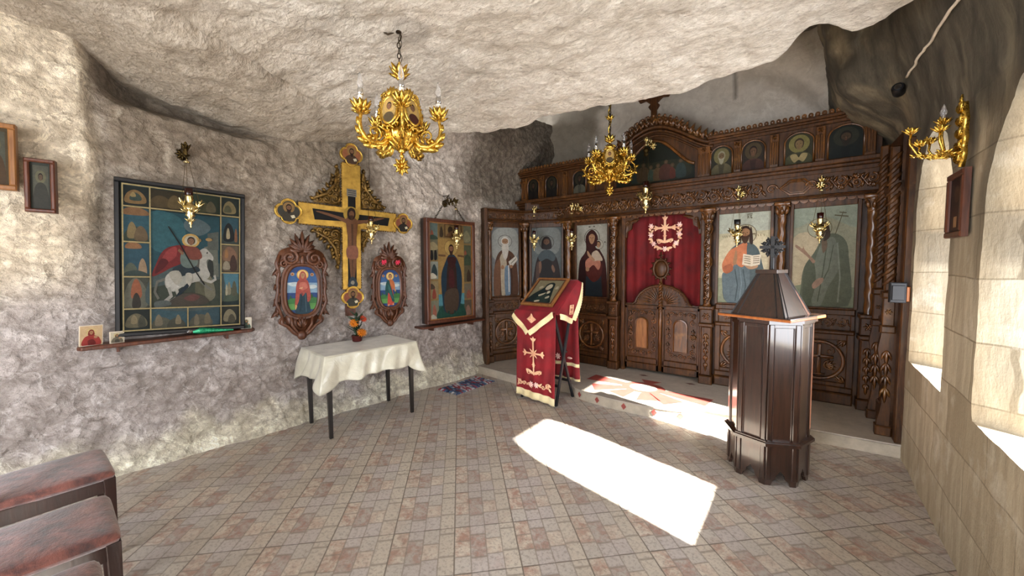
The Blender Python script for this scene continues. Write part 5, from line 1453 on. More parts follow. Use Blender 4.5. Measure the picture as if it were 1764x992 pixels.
def mini(robe, hl='#c9b070', bgp='#b08a58'):
    return [ell(hl, .5, .32, .24, .2), (robe, [(.1, 1), (.18, .6), (.42, .48), (.62, .48), (.86, .62), (.92, 1)], 's'), (tuple_mix(robe, .7), [(.35, .75), (.6, .7), (.7, .95), (.4, 1)], 's')]+face(.5, .33, .13, .8, '#a87850', '#4a1c14', None, tuple_mix(robe, .8))+[ell('#b08058', .7, .58, .09, .07)]
card(.338, .985, .115, .145, .085, R(2), R(14), mini('#9c3028'), '#c8a878', 'larger red icon card leaning at the left end of the long shelf')
card(.465, .985, .075, .085, .09, R(1), R(8), mini('#6a6250'), '#b8ac90', 'small pale icon card beside the larger red card on the long shelf')
card(1.245, .985, .078, .10, .075, R(2), R(-4), mini('#4a5a4c', '#a89a70'), '#cfc8b4', 'small white-edged icon card at the right end of the long shelf')
# green foil-wrapped bundle
o = wall_empty('green_bundle', 1.03, .985, .105); tag(o, 'green foil-wrapped bundle with a silver end lying on the long shelf', 'bundle')
o.rotation_euler[2] = WA+R(-4)
mb = MB(); mb.tube([(-.15, 0, .022), (-.10, 0, .026), (-.02, 0, .02), (.04, 0, .014), (.12, 0, .008)], [.012, .024, .018, .013, .006], 7); mb.build('wrap', M['green_foil'], o)
mb = MB(); mb.tube([(-.18, 0, .018), (-.165, .004, .03), (-.15, 0, .022), (-.14, 0, .022)], [.014, .024, .018, .012], 6); mb.build('silver_end', M['silver'], o)
# --- two little icons on the pale shoulder
def pic_dim(robe='#3c3a2e', bg='#4a4a3a'):
    return [rect('#5a5a48', .12, .06, .88, .94), ell('#6e6a4a', .5, .3, .26, .14), (robe, [(.15, .98), (.2, .55), (.5, .42), (.8, .55), (.85, .98)], 's')]+face(.5, .31, .14, .5, '#6a5238', '#241810')
o = wall_empty('small_icon', .185, 1.88, .16, R(2)); o.rotation_euler[2] += R(-10); tag(o, 'narrow dark red framed icon on the pale rock, right of the cropped honey one', 'icon'); framed(o, .13, .335, .05, .022, M['wood_red'], pic_dim(), '#3a3e32', dim=.6)
o = wall_empty('small_icon', .01, 2.005, .16, R(2)); o.rotation_euler[2] += R(-6); tag(o, 'honey-brown framed icon cut off by the left edge of the photo', 'icon'); framed(o, .18, .40, .05, .03, M['wood_honey'], pic_dim('#5a4020'), '#5c4a28', dim=.6)

# --- the large painted cross
cr = wall_empty('painted_crucifix', 2.165, 1.06, .075, R(1.6)); tag(cr, 'large gilded cross with a painted figure and carved corner scrolls on the rock wall', 'cross')
ZC = .95
mb = MB(); mb.box(-.045, .045, .0, .05, -.06, 1.55); mb.box(-.5, .5, .0, .04, ZC-.05, ZC+.05); mb.build('back_batten', M['wood_red'], cr)
mb = MB(); a, b = .095, .10
cross = [(-a, .22), (a, .22), (a, ZC-b), (.50, ZC-b), (.50, ZC+b), (a, ZC+b), (a, 1.50), (-a, 1.50), (-a, ZC+b), (-.50, ZC+b), (-.50, ZC-b), (-a, ZC-b)]
mb.prism(cross, -.03, .0); mb.build('gilded_panel', M['old_gold'], cr, mod=bevel(.004))
mb = MB()
for (p, q) in zip(cross, cross[1:]+cross[:1]):
    n = max(2, int(hypot(q[0]-p[0], q[1]-p[1])/.026))
    for k in range(n): mb.ball((p[0]+(q[0]-p[0])*(k+.5)/n, -.018, p[1]+(q[1]-p[1])*(k+.5)/n), .012, 6, 4)
mb.build('beaded_edge', M['gold_dark'], cr, smooth=True)
# dark inner cross with the painted figure
F = []
def cc(x, z): return ((x+.5)/1.0, (1.50-z)/1.28)
def P_(c, pts, s=None): F.append((c, [cc(x, z) for x, z in pts])+(('s',) if s else ()))
P_('#14120f', [(-.045, .28), (.045, .28), (.045, ZC-.04), (.40, ZC-.045), (.42, ZC+.045), (.04, ZC+.045), (.04, 1.24), (-.04, 1.24), (-.04, ZC+.045), (-.38, ZC+.055), (-.36, ZC-.05), (-.045, ZC-.04)])
P_('#b8953e', [(.082*cos(t)-.005, ZC+.035+.082*sin(t)) for t in [2*pi*i/22 for i in range(22)]])
P_('#8a8478', [(-.05, 1.17), (.05, 1.17), (.05, 1.245), (-.05, 1.245)])
for z in (1.185, 1.205, 1.225): P_('#2a2620', [(-.04, z), (.04, z), (.04, z+.006), (-.04, z+.006)])
skin = '#7a5236'
P_(skin, [(-.05, ZC-.02), (-.16, ZC+.01), (-.30, ZC+.035), (-.35, ZC+.03), (-.30, ZC+.015), (-.16, ZC-.02), (-.05, ZC-.06)], 1)
P_(skin, [(.04, ZC-.02), (.15, ZC-.005), (.28, ZC+.03), (.36, ZC+.035), (.28, ZC+.005), (.15, ZC-.035), (.04, ZC-.06)], 1)
P_(skin, [(-.055, ZC-.0), (.05, ZC-.01), (.055, ZC-.12), (.04, ZC-.24), (.05, ZC-.34), (-.04, ZC-.34), (-.04, ZC-.22), (-.055, ZC-.12)], 1)
P_(skin, [(-.038, ZC-.32), (.04, ZC-.32), (.04, ZC-.48), (.025, ZC-.60), (.02, ZC-.68), (-.015, ZC-.68), (-.02, ZC-.60), (-.03, ZC-.48)], 1)
P_('#94604a', [(-.05, ZC-.30), (.05, ZC-.29), (.06, ZC-.40), (.0, ZC-.42), (-.055, ZC-.40)], 1)
P_('#5a3c28', [(-.01, ZC-.06), (.012, ZC-.06), (.008, ZC-.28), (-.006, ZC-.28)])
P_('#5a3c28', [(-.004, ZC-.43), (.006, ZC-.43), (.004, ZC-.66), (-.002, ZC-.66)])
P_('#2e1c10', [(-.045, ZC+.0), (-.045, ZC+.07), (-.01, ZC+.105), (.03, ZC+.085), (.035, ZC+.02), (.0, ZC-.02)], 1)
P_(skin, [(-.03, ZC+.05), (-.005, ZC+.075), (.02, ZC+.055), (.018, ZC+.02), (-.004, ZC-.008), (-.025, ZC+.02)], 1)
P_('#4a2c18', [(-.024, ZC+.02), (-.004, ZC+.028), (.016, ZC+.02), (.006, ZC-.02), (-.01, ZC-.02)], 1)
P_('#38424a', [(-.05, .26), (-.02, .34), (.02, .34), (.055, .27), (.03, .24), (-.03, .24)], 1)
P_('#a09a88', [(-.02, .28), (-.01, .305), (.012, .305), (.02, .285), (.005, .265)], 1)
mb = MB(); k = 1
for sh in F:
    pts = smoothpoly(sh[1], 4) if len(sh) > 2 else sh[1]
    yy = -.031-.0003*k; k += 1
    mb.add([(u-.5, yy, 1.50-v*1.28) for u, v in pts], [list(range(len(pts)))], tuple(x*.72 for x in lin(sh[0])[:3])+(1,))
mb.build('painted_figure', M['paint'], cr)
# lobed ends with busts
def lobed(x, z, s, lab, robe, bg):
    out = []
    for i in range(48):
        t = 2*pi*i/48; rr = s*(.80+.26*abs(cos(2*t))**.7) if True else s
        out.append((x+rr*cos(t), z+rr*sin(t)*1.0))
    mb = MB(); mb.prism(out, -.04, .0); e = mb.build('lobed_end', M['old_gold'], cr, mod=bevel(.004), label=lab)
    mb = MB(); mb.tube([(p[0], -.04, p[1]) for p in out], .007, 5, True); mb.build('rim', M['gold'], e, smooth=True)
    inner = [(.5+(p[0]-x)/(2.3*s), .5-(p[1]-z)/(2.3*s)) for p in [(x+(a-x)*.84, z+(b-z)*.84) for a, b in out]]
    sh = [ell('#8c6a34', .5, .36, .2, .2), (robe, [(.2, .82), (.28, .6), (.5, .5), (.72, .6), (.8, .82), (.5, .88)], 's')]+face(.5, .38, .12, 1, '#7a5436', '#20140c', '#2c1c12')+[('#cfc4a0', [(.55, .66), (.68, .62), (.72, .72), (.6, .76)])]
    picture('bust', e, x-1.15*s, x+1.15*s, z-1.15*s, z+1.15*s, -.042, sh, bg, None, None, inner)
lobed(0, 1.59, .105, 'lobed top end with a small bust', '#4a3424', '#96582e'); lobed(0, .135, .105, 'lobed foot with a small bust', '#3a3a30', '#8a4a30')
lobed(-.585, ZC, .105, 'lobed left end with a small bust', '#3c362a', '#3a3830'); lobed(.585, ZC, .105, 'lobed right end with a small bust', '#2c2620', '#8a4a2c')
# carved corner pieces
for sx, sz in ((-1, 1), (1, 1), (-1, -1), (1, -1)):
    mb = MB()
    x0, z0 = sx*.11, ZC+sz*.12
    big = 1.0 if not (sx > 0 and sz < 0) else .55
    def q(a, b): return (x0+sx*a*big, z0+sz*b*big)
    mb.tube([(q(.02, .36)[0], -.01, q(.02, .36)[1]), (q(.05, .2)[0], -.015, q(.05, .2)[1]), (q(.13, .1)[0], -.02, q(.13, .1)[1]), (q(.26, .03)[0], -.01, q(.26, .03)[1])], .014*big+.002, 6)
    for a, b, r in ((.05, .06, .05), (.13, .045, .042), (.045, .15, .042), (.20, .035, .03), (.035, .23, .03), (.10, .11, .035), (.03, .30, .025)):
        c = q(a, b); mb.spiral(c[0], c[1], r*big, 1.5, sx*sz, R(30), .012*big, -.012)
    for a, b, an, l in ((.02, .30, 80, .07), (.06, .22, 55, .06), (.10, .16, 45, .06), (.16, .09, 25, .06), (.24, .03, 10, .05), (.03, .12, 60, .06), (.12, .03, 30, .06), (.02, .24, 100, .05), (.08, .10, 10, .06), (.03, .36, 85, .05), (.08, .19, 70, .05), (.13, .12, 20, .05), (.20, .06, 50, .05), (.05, .27, 30, .05)):
        c = q(a, b); ang = R(an); ang = atan2(sz*sin(ang), sx*cos(ang)); mb.leaf(c[0], c[1], ang, l*big, .05*big, .0, .025, curl=.2*sx*sz)
    mb.prism([q(0, 0), q(.26, 0), q(.19, .06), q(.14, .11), q(.08, .18), q(.05, .26), q(0, .36)][::(sx*sz)], -.004, .01)
    mb.build('corner_carving', M['gold_dark'], cr, smooth=True)

# --- two oval icons in carved frames
def oval_icon(y, z, roll, label, figure, s=1.0, pink=False):
    root = wall_empty('oval_icon', y, z, .06, roll); tag(root, label, 'icon', 'oval icons flanking the cross')
    root.scale = (s, s, s)
    W, H = .135, .225; zc = .42
    def rr(t, k=1.0, e=.72):   # superellipse outline
        c, si = cos(t), sin(t)
        return (W*k*math.copysign(abs(c)**e, c), zc+H*k*math.copysign(abs(si)**e, si)) if k == 1 else ((W+k)*math.copysign(abs(c)**e, c), zc+(H+k)*math.copysign(abs(si)**e, si))
    pts = [rr(2*pi*i/40) for i in range(40)]
    mb = MB(); mb.prism([rr(2*pi*i/40, .045) for i in range(40)], -.02, .0)
    mb.tube([(x, -.025, q) for x, q in [rr(2*pi*i/40, .012) for i in range(40)]], .017, 7, True)
    f = mb.build('oval_frame', M['wood_carved_red'], root, smooth='auto')
    mb = MB()
    # upper scrolls and fan
    mb.prism(smoothpoly([(-.19, .66), (-.20, .74), (-.15, .80), (0, .83), (.15, .80), (.20, .74), (.19, .66), (.12, .62), (-.12, .62)], 4)[::-1], -.012, .0)
    for sx in (-1, 1):
        mb.spiral(sx*.105, .72, .075, 1.7, sx, R(90), .018, -.02, 6); mb.spiral(sx*.15, .66, .035, 1.3, -sx, R(90), .012, -.02)
        mb.tube([(sx*.19, -.015, .74), (sx*.215, -.018, .66), (sx*.19, -.015, .58), (sx*.205, -.018, .50), (sx*.20, -.015, .40), (sx*.215, -.018, .31), (sx*.18, -.015, .22), (sx*.15, -.015, .14)], [.014, .016, .013, .015, .015, .016, .014, .012], 6)
        for zz, a, l in ((.62, -60, .09), (.56, 60, .08), (.50, -70, .09), (.43, 70, .09), (.36, -70, .1), (.30, 75, .09), (.25, -60, .1), (.20, 60, .08)):
            mb.leaf(sx*.185, zz, R(90)-sx*R(90-a), l, .045, .0, .024, curl=.2*sx)
            mb.leaf(sx*.20, zz-.02, R(90)-sx*R(a*.3), l*.8, .035, .0, .02)
        mb.tube([(sx*.16, -.015, .18), (sx*.17, -.02, .12), (sx*.12, -.02, .09), (sx*.07, -.018, .03), (0, -.015, -.02)], [.014, .018, .016, .018, .02], 6)
        mb.spiral(sx*.165, .135, .03, 1.2, -sx, R(90), .010, -.012)
        mb.tube([(sx*.09, -.018, .17), (sx*.085, -.02, .10), (sx*.04, -.02, .03), (0, -.018, -.01)], .014, 6)
    mb.prism(smoothpoly([(-.13, .19), (.13, .19), (.12, .10), (.05, .02), (0, -.02), (-.05, .02), (-.12, .10)], 3), -.006, .0)
    mb.acanthus(0, .07, R(90), .13, .045, -.005, .03, 5, .8); mb.ball((0, -.02, .0), (.045, .03, .045), 10, 6)
    for k in range(9):
        a = R(90+(k-4)*21); mb.leaf(0, .78, a, .20-.022*abs(k-4), .06, -.004, .03)
    for k in range(5):
        a = R(90+(k-2)*28); mb.leaf(0, .78, a, .12, .05, -.02, .02)
    mb.ball((0, -.02, .70), (.022, .02, .05), 8, 6)
    for k in range(7): mb.leaf(0, .68, R(180+30*k), .07, .03, -.004, .018)
    mb.build('carving', M['wood_carved_red'], f, smooth=True)
    if pink:
        mb = MB()
        for sx in (-.09, .09):
            mb.rosette(sx, .73, .035, -.045, 6, .012); mb.rosette(sx+.02, .74, .025, -.05, 5, .012)
        mb.build('pink_flower', M['pink'], root, label='small pink plastic flowers')
    mask = [(.5+x/(2*W), .5-(q-zc)/(2*H)) for x, q in pts]
    sky = [('#35639a', [(.02, .14), (.98, .14), (1.0, .34), (0, .34)]), ('#7fa3bd', [(0, .34), (1, .34), (1, .55), (0, .55)]), ('#b9c9cc', [(.02, .36), (.3, .33), (.4, .39), (.2, .42)], 's'), ('#c3d0d0', [(.62, .42), (.85, .38), (.98, .43), (.8, .47)], 's'),
           ('#3c7a3e', [(0, .72), (.2, .66), (.5, .7), (.8, .64), (1, .68), (1.0, .8), (0, .8)], 's'), ('#5a9a48', [(.02, .78), (.98, .77), (.93, .90), (.07, .90)]), ('#2c5a34', [(.1, .66), (.13, .6), (.16, .66)], 's'), ('#2c5a34', [(.76, .65), (.8, .57), (.84, .65)], 's')]
    picture('painting', root, -W, W, zc-H, zc+H, -.024, sky+ring('#d09a38', '#e6c770', .5, .18, .19, .11, .85)+[ell('#b8935a', .18, .17, .06, .035), ell('#b8935a', .80, .17, .06, .035), ell('#8a3a2a', .18, .17, .03, .018), ell('#8a3a2a', .80, .17, .03, .018)]+figure, '#27477e', None, None, mask)
f1 = [('#24404e', [(.38, .42), (.64, .42), (.7, .7), (.74, .97), (.28, .97), (.36, .7)], 's'), ('#a8483a', [(.36, .3), (.5, .26), (.66, .3), (.74, .5), (.76, .68), (.66, .74), (.62, .55), (.5, .62), (.42, .56), (.38, .72), (.26, .86), (.28, .6), (.3, .4)], 's'), ('#c46a54', [(.42, .34), (.6, .34), (.66, .44), (.5, .5), (.4, .44)], 's'),
      ('#d8a070', [(.38, .46), (.5, .43), (.48, .47)], 's'), ('#c9a05a', [(.27, .8), (.33, .82), (.28, .9)], 's'), strip('#16303c', [(.48, .55), (.46, .75), (.42, .95)], .01, .6), strip('#4a6874', [(.58, .55), (.6, .75), (.62, .95)], .01, .6)]+face(.5, .19, .1, .6, '#b98658', '#7a2c22', None, '#a8483a')
f2 = [('#c8442c', [(.44, .5), (.6, .5), (.68, .92), (.5, .95), (.36, .94)], 's'), ('#c46a2c', [(.42, .28), (.62, .28), (.72, .4), (.72, .54), (.62, .52), (.56, .46), (.44, .5)], 's'), ('#1f5350', [(.32, .34), (.44, .28), (.5, .4), (.6, .6), (.7, .84), (.6, .86), (.5, .7), (.4, .62), (.3, .72), (.26, .55)], 's'),
      ('#2c6a64', [(.4, .4), (.5, .5), (.64, .78), (.56, .74), (.42, .56)], 's'), ('#c9946a', [(.72, .52), (.78, .56), (.74, .6), (.70, .56)], 's'), ('#c9946a', [(.4, .93), (.46, .93), (.44, .97), (.36, .97)], 's'), ('#c9946a', [(.6, .92), (.66, .91), (.68, .95), (.62, .96)], 's')]+face(.5, .19, .1, .6, '#b98658', '#4a2416')
oval_icon(1.685, .865, R(2.6), 'larger oval icon of a woman in red and blue, left of the cross', f1, 1.02)
oval_icon(2.595, .875, R(1.0), 'smaller oval icon with pink flowers, right of the cross', f2, .93, True)

# --- tall saint icon on the right with its shelf
def pic_tall():
    r = []
    for (a, b, c, d, bg, l) in ((.0, .0, .2, .16, '#5f7068', [('#8a4a30', .4, .7, .15, .2), ('#3a4a3a', .5, .95, .5, .15)]), (.0, .18, .2, .38, '#6e6a50', [('#1c1a18', .35, .7, .15, .3), ('#1c1a18', .75, .7, .15, .3), ('#9a8a60', .5, .3, .5, .2)]), (.0, .4, .2, .58, '#8a8e80', [('#2a3a3c', .6, .5, .3, .35), ('#c8c0a8', .4, .8, .4, .15)]),
                           (.0, .6, .2, .78, '#8e7c54', [('#8a3a24', .55, .7, .2, .28), ('#4a3a2c', .3, .3, .3, .15)]), (.0, .8, .2, 1, '#7a7c64', [('#9a5a44', .55, .5, .2, .3), ('#b0ac98', .4, .85, .35, .14)]),
                           (.8, .0, 1, .2, '#6a6a50', [('#8a8460', .4, .6, .4, .3)]), (.8, .22, 1, .42, '#54583c', [('#3c4a34', .5, .8, .5, .3), ('#8a4a30', .2, .4, .15, .12)]), (.8, .44, 1, .62, '#5c5236', [('#3a2c20', .6, .6, .25, .35)]), (.8, .64, 1, .8, '#6c6450', [('#8a5038', .6, .7, .3, .28)]), (.8, .82, 1, 1, '#5a5040', [('#8a6a58', .5, .6, .3, .3)]),
                           (.22, .0, .34, .15, '#7a6030', [('#3a2c1c', .5, .6, .3, .35)])):
        r.append(rect(bg, a, b, c, d))
        for col, x, y, rx, ry in l:
            u = a+(c-a)*x; v = b+(d-b)*y; w = (c-a)*rx; h = (d-b)*ry
            r.append((col, [(u-w, v+h), (u-w*.9, v-h*.3), (u, v-h), (u+w, v+h*.1), (u+w*.8, v+h)], 's'))
    r += [rect('#a07c38', .2, .16, .80, .80), rect('#4a8a96', .2, .74, .80, .88), rect('#2a5a4c', .2, .86, .80, 1.0), ('#1c4a3c', [(.2, .9), (.4, .84), (.7, .85), (.8, .9), (.8, 1), (.2, 1)], 's')]
    r += [rect('#5c4020', .34, .0, .76, .15), rect('#8a6c38', .37, .02, .73, .13), ell('#3a2c1c', .48, .07, .06, .04), ell('#4a3420', .62, .07, .06, .04), ('#6a4a2c', [(.4, .13), (.5, .08), (.62, .08), (.72, .13)], 's')]
    r += ring('#8a6a30', '#b39144', .49, .255, .16, .085, .92)
    r += [('#1e3444', [(.36, .40), (.44, .33), (.56, .33), (.66, .40), (.74, .55), (.72, .80), (.62, .93), (.34, .93), (.28, .78), (.26, .55)], 's'), ('#36221a', [(.42, .42), (.58, .42), (.62, .6), (.60, .92), (.38, .92), (.38, .6)], 's'), ('#3a1814', [(.4, .36), (.6, .36), (.56, .46), (.46, .46)], 's'), ('#4a3a2c', [(.34, .72), (.64, .7), (.62, .92), (.36, .93)], 's'), ('#4a1c1c', [(.44, .5), (.54, .5), (.56, .66), (.44, .66)], 's')]
    r += [strip('#1c3a34', [(.42, .92), (.42, .95)], .02), strip('#1c3a34', [(.56, .92), (.56, .95)], .02), strip('#6a4a28', [(.2, .335), (.36, .34)], .01), strip('#6a4a28', [(.64, .335), (.8, .345)], .01)]
    r += face(.49, .27, .07, .58, '#8a5c3a', '#2a180e', '#3a2214')
    return r
ti = wall_empty('tall_saint_icon', 3.42, .80, .075, R(.6)); tag(ti, 'tall honey-framed icon of a standing saint in dark blue, hung by chains', 'icon')
framed(ti, .755, 1.28, .07, .042, M['wood_red'], pic_tall(), '#8a6f3a', None, M['wood_honey'], dim=.85)
mb = MB(); mb.box(-.377, .377, -.02, .06, 0, 1.28); mb.build('backing', M['wood_black'], ti)
for s, x in ((0, -.24), (1, .24)):
    chain((x, -.03, 1.27), (-.02, -.02, 1.58), .036, .004, .010).build('chain', M['chain'], ti)
mb = MB(); mb.tube([(-.02, .09, 1.59), (-.02, -.035, 1.585), (-.02, -.04, 1.60)], .006, 6); mb.build('nail', M['chain'], ti)
shelf(2.97, 4.0, .775, .13, 'dark wooden shelf under the tall saint icon')
# --- iron hook plate and nails in the rock are part of the lamps; stone pier icon on the right
o = empty('small_icon', (.628, 2.93, 1.63), -pi/2); tag(o, 'narrow dark red framed icon on the stone pier below the gold sconce', 'icon')
framed(o, .26, .33, .03, .03, M['wood_red'], [rect('#2c1610', .1, .05, .9, .95), ell('#4a2c1c', .5, .3, .2, .16), ('#3a1c14', [(.2, .95), (.3, .55), (.7, .55), (.8, .95)], 's'), rect('#a8784a', .35, .72, .6, .92)], '#24120c')
# security camera, box, cable
o = empty('security_camera', (.515, 3.98, 2.75), R(-30)); tag(o, 'round black security camera high on the rock by the altar screen corner', 'camera')
mb = MB(); mb.lathe([(.002, 0), (.03, .0), (.034, .02), (.034, .10), (.028, .11), (.002, .11)], 16); 
o.rotation_euler = (R(80), 0, R(-12))
mb = MB(RX(pi/2) @ T_((0, 0, -.03))); mb.M = Matrix(); mb.lathe([(.022, -.05), (.036, -.045), (.038, .03), (.030, .045), (.012, .045)], 16); mb.build('housing', M['black'], o, smooth='auto')
mb = MB(); mb.lathe([(.020, .045), (.020, .05), (.002, .05)], 12); mb.build('lens', M['silver'], o, label='pale ring lens')
mb = MB(); mb.tube([(0, 0, -.04), (.03, .05, -.08), (.06, .12, -.12)], .01, 6); mb.build('mount', M['black'], o)
o = empty('junction_box', (.57, 4.035, 1.20)); tag(o, 'small grey-blue box fixed to the end post of the altar screen', 'box')
mb = MB(); mb.bevbox(-.045, .045, -.045, .02, 0, .15, .006); mb.build('case', M['iron'], o); mb = MB(); mb.bevbox(-.035, .035, -.055, -.04, .02, .13, .004); mb.build('cover', M['iron'], o)
mb = MB(); mb.bevbox(.045, .065, -.03, .02, .01, .12, .004); mb.build('side_plate', M['wood_orange'], o)
mb = MB(); pts = []
for i in range(30):
    t = i/29; y = 3.9-1.5*t; z = 2.80-.06*t; pts.append((.64-rock_d(y, z)-.014, y, z))
mb.tube(pts, .008, 6)
c_ = mb.build('cable', M['card'], smooth=True); c_['label'] = 'pale cable running along the sooty vault above the stone windows'; c_['category'] = 'cable'
# ------------------------------------------------------------------ table, cloth, flowers
tb = empty('table', (-3.475, 2.085, 0), R(83.2)); tag(tb, 'low table with four dark tapered legs against the rock wall', 'table')
mb = MB(); mb.box(-.43, .43, -.275, .275, .715, .735); mb.box(-.40, .40, -.25, -.23, .64, .715); mb.box(-.40, .40, .23, .25, .64, .715); mb.box(-.41, -.39, -.23, .23, .64, .715); mb.box(.39, .41, -.23, .23, .64, .715)
mb.build('tabletop', M['wood_black'], tb)
for sx in (-1, 1):
    for sy in (-1, 1):
        mb = MB(); x, y = sx*.405, sy*.245
        mb.add([(x-.015, y-.015, 0), (x+.015, y-.015, 0), (x+.015, y+.015, 0), (x-.015, y+.015, 0), (x-.022, y-.022, .715), (x+.022, y-.022, .715), (x+.022, y+.022, .715), (x-.022, y+.022, .715)],
               [(0, 3, 2, 1), (4, 5, 6, 7), (0, 1, 5, 4), (1, 2, 6, 5), (2, 3, 7, 6), (3, 0, 4, 7)])
        mb.build('leg', M['wood_black'], tb, mod=bevel(.003))
# draped cloth
hx, hy = .445, .29
def perim(s):
    """s in 0..1 round a slightly rounded rectangle, returns point, outward normal, corner weight"""
    r = .012; segs = []
    per = 4*(hx+hy); d = s*per; sides = [((-hx, -hy), (1, 0), 2*hx, (0, -1)), ((hx, -hy), (0, 1), 2*hy, (1, 0)), ((hx, hy), (-1, 0), 2*hx, (0, 1)), ((-hx, hy), (0, -1), 2*hy, (-1, 0))]
    for p, t_, L, nn in sides:
        if d <= L+1e-9:
            a = min(d, L-d)
            cw = max(0, 1-a/.10)
            prev = -1 if d < L/2 else 1
            # blend normal toward the diagonal near corners
            diag = ((t_[0]*prev+nn[0]), (t_[1]*prev+nn[1])); k = cw
            n_ = Vector((nn[0]*(1-k)+diag[0]*k*.7, nn[1]*(1-k)+diag[1]*k*.7)).normalized()
            return (p[0]+t_[0]*d, p[1]+t_[1]*d), n_, cw
        d -= L
    return (-hx, -hy), Vector((-.7, -.7)), 1
NS, NT_ = 320, 16; vs = []; fs = []
for j in range(NT_+1):
    t = j/NT_
    for i in range(NS):
        s = i/NS; p, n_, cw = perim(s)
        per = s*4*(hx+hy)
        drop = .225+.075*cw**.8+.012*sin(per*9)+.006*sin(per*31)
        fl = (.026*sin(per*19+.8*sin(per*5)+t*2.2)+.012*sin(per*41+t*3))*t**.8*(1-.5*cw)+.012*sin(per*11+3*t)*t
        o = .008+.045*t+.055*cw*t+fl
        z = .742-drop*t
        vs.append((p[0]+n_[0]*o, p[1]+n_[1]*min(o, .055 if n_[1] > 0 else o), z if j else .742))
for j in range(NT_):
    for i in range(NS): k = (i+1) % NS; fs.append((j*NS+i, (j+1)*NS+i, (j+1)*NS+k, j*NS+k))
cl = empty('tablecloth', (-3.475, 2.085, 0), R(83.2)); tag(cl, 'shiny cream tablecloth draped over the low table', 'tablecloth')
mb = MB(); mb.add(vs, fs)
nx_, ny_ = 40, 26; vt = []; ft = []
for j in range(ny_+1):
    for i in range(nx_+1):
        x = -hx+2*hx*i/nx_; y = -hy+2*hy*j/ny_
        vt.append((x*1.018, y*1.028, .7425+.0015*fr(x*6, y*6, 1, 1)))
for j in range(ny_):
    for i in range(nx_): a = j*(nx_+1)+i; ft.append((a, a+1, a+nx_+2, a+nx_+1))
mb.add(vt, ft)
mb.build('cloth', M['satin'], cl, smooth=True, mod=solid(.002))
fp = empty('flower_pot', (-3.63, 2.14, .746), R(70)); fp.scale = (1.3, 1.3, 1.25); tag(fp, 'small dark red pot of orange artificial flowers on the cream tablecloth', 'flower pot')
mb = MB(); mb.lathe([(.030, 0), (.036, .005), (.040, .03), (.045, .05), (.042, .052), (.036, .045)], 18); mb.build('pot', M['pot'], fp, smooth='auto')
mb = MB(); random.seed(5)
heads = [(-.025, -.03, .155, 20), (.05, .0, .18, 5), (.025, -.055, .075, 30), (.0, .04, .17, 0)]
for x, y, z, _ in heads: mb.tube([(0, 0, .03), (x*.4, y*.3, z*.6), (x, y+.01, z)], .003, 5)
for k in range(34):
    a = random.uniform(0, 2*pi); z = random.uniform(.04, .21); r = .02+.02*random.random()
    mb.M = T_((0, 0, z)) @ RZ(a) @ RX(R(random.uniform(20, 75))) @ T_((0, -.0, 0)); mb.leaf(0, .0, pi/2, random.uniform(.05, .10), .024, 0, .004, curl=.1)
mb.M = None; mb.build('foliage', M['leaf'], fp, smooth=True)
for k, (x, y, z, tl) in enumerate(heads):
    mb = MB(); base = T_((x, y, z)) @ RZ([0, .5, .1, 2.6][k]) @ RX(R(62-tl*.3)); s_ = [1.0, .8, 1.0, .6][k]
    for ringn, r, L, ti in ((14, .006, .038, 80), (12, .005, .030, 60), (9, .003, .020, 35), (6, .002, .012, 15)):
        mb.M = base; petals(mb, (0, 0, 0), ringn, r*s_, L*s_, .012*s_, R(ti), .002, ringn*.3)
    mb.M = base; mb.ball((0, 0, .006), .007*s_, 8, 5); mb.M = None
    mb.build('flower', M['petal_red'] if k in (1,) else M['petal'], fp, smooth=True)

# ------------------------------------------------------------------ rag rug
rg = empty('rag_rug', (-3.325, 3.42, 0), R(88)); tag(rg, 'small striped rag rug of blue, white and red on the tiles by the step', 'rug')
mb = MB(); cols = ['#4a5f86', '#c8ccd6', '#2f3f66', '#8fa0b8', '#a03a48', '#56709a', '#dcdce0', '#3a3a52', '#b04a58', '#6a86a8']
n = 24
for k in range(n):
    x0 = -.29+.58*k/n; x1 = -.29+.58*(k+1)/n; c = lin(cols[(k*7+k//3) % 10]); m_ = 8
    for j in range(m_):
        y0 = -.16+.32*j/m_; y1 = -.16+.32*(j+1)/m_; b = .003*random.random(); sk = .02*math.sin(j*1.1)
        c2 = c if random.random() > .3 else lin(random.choice(cols))
        z = .011+b; mb.add([(x0+sk, y0, 0), (x1+sk, y0, 0), (x1+sk, y1, 0), (x0+sk, y1, 0), (x0+sk+.003, y0, z), (x1+sk-.003, y0, z), (x1+sk-.003, y1, z), (x0+sk+.003, y1, z)],
               [(0, 3, 2, 1), (4, 5, 6, 7), (0, 1, 5, 4), (1, 2, 6, 5), (2, 3, 7, 6), (3, 0, 4, 7)], c2)
mb.build('weave', M['paint'], rg)
mb = MB()
for s in (-1, 1):
    for k in range(9):
        y = -.15+.30*k/8; mb.tube([(s*.285, y, .008), (s*.31, y+random.uniform(-.01, .01), .012), (s*.335, y+random.uniform(-.02, .02), .007)], [.008, .010, .005], 5, col=lin(cols[(k*3) % 10]))
mb.build('tassels', M['paint'], rg)

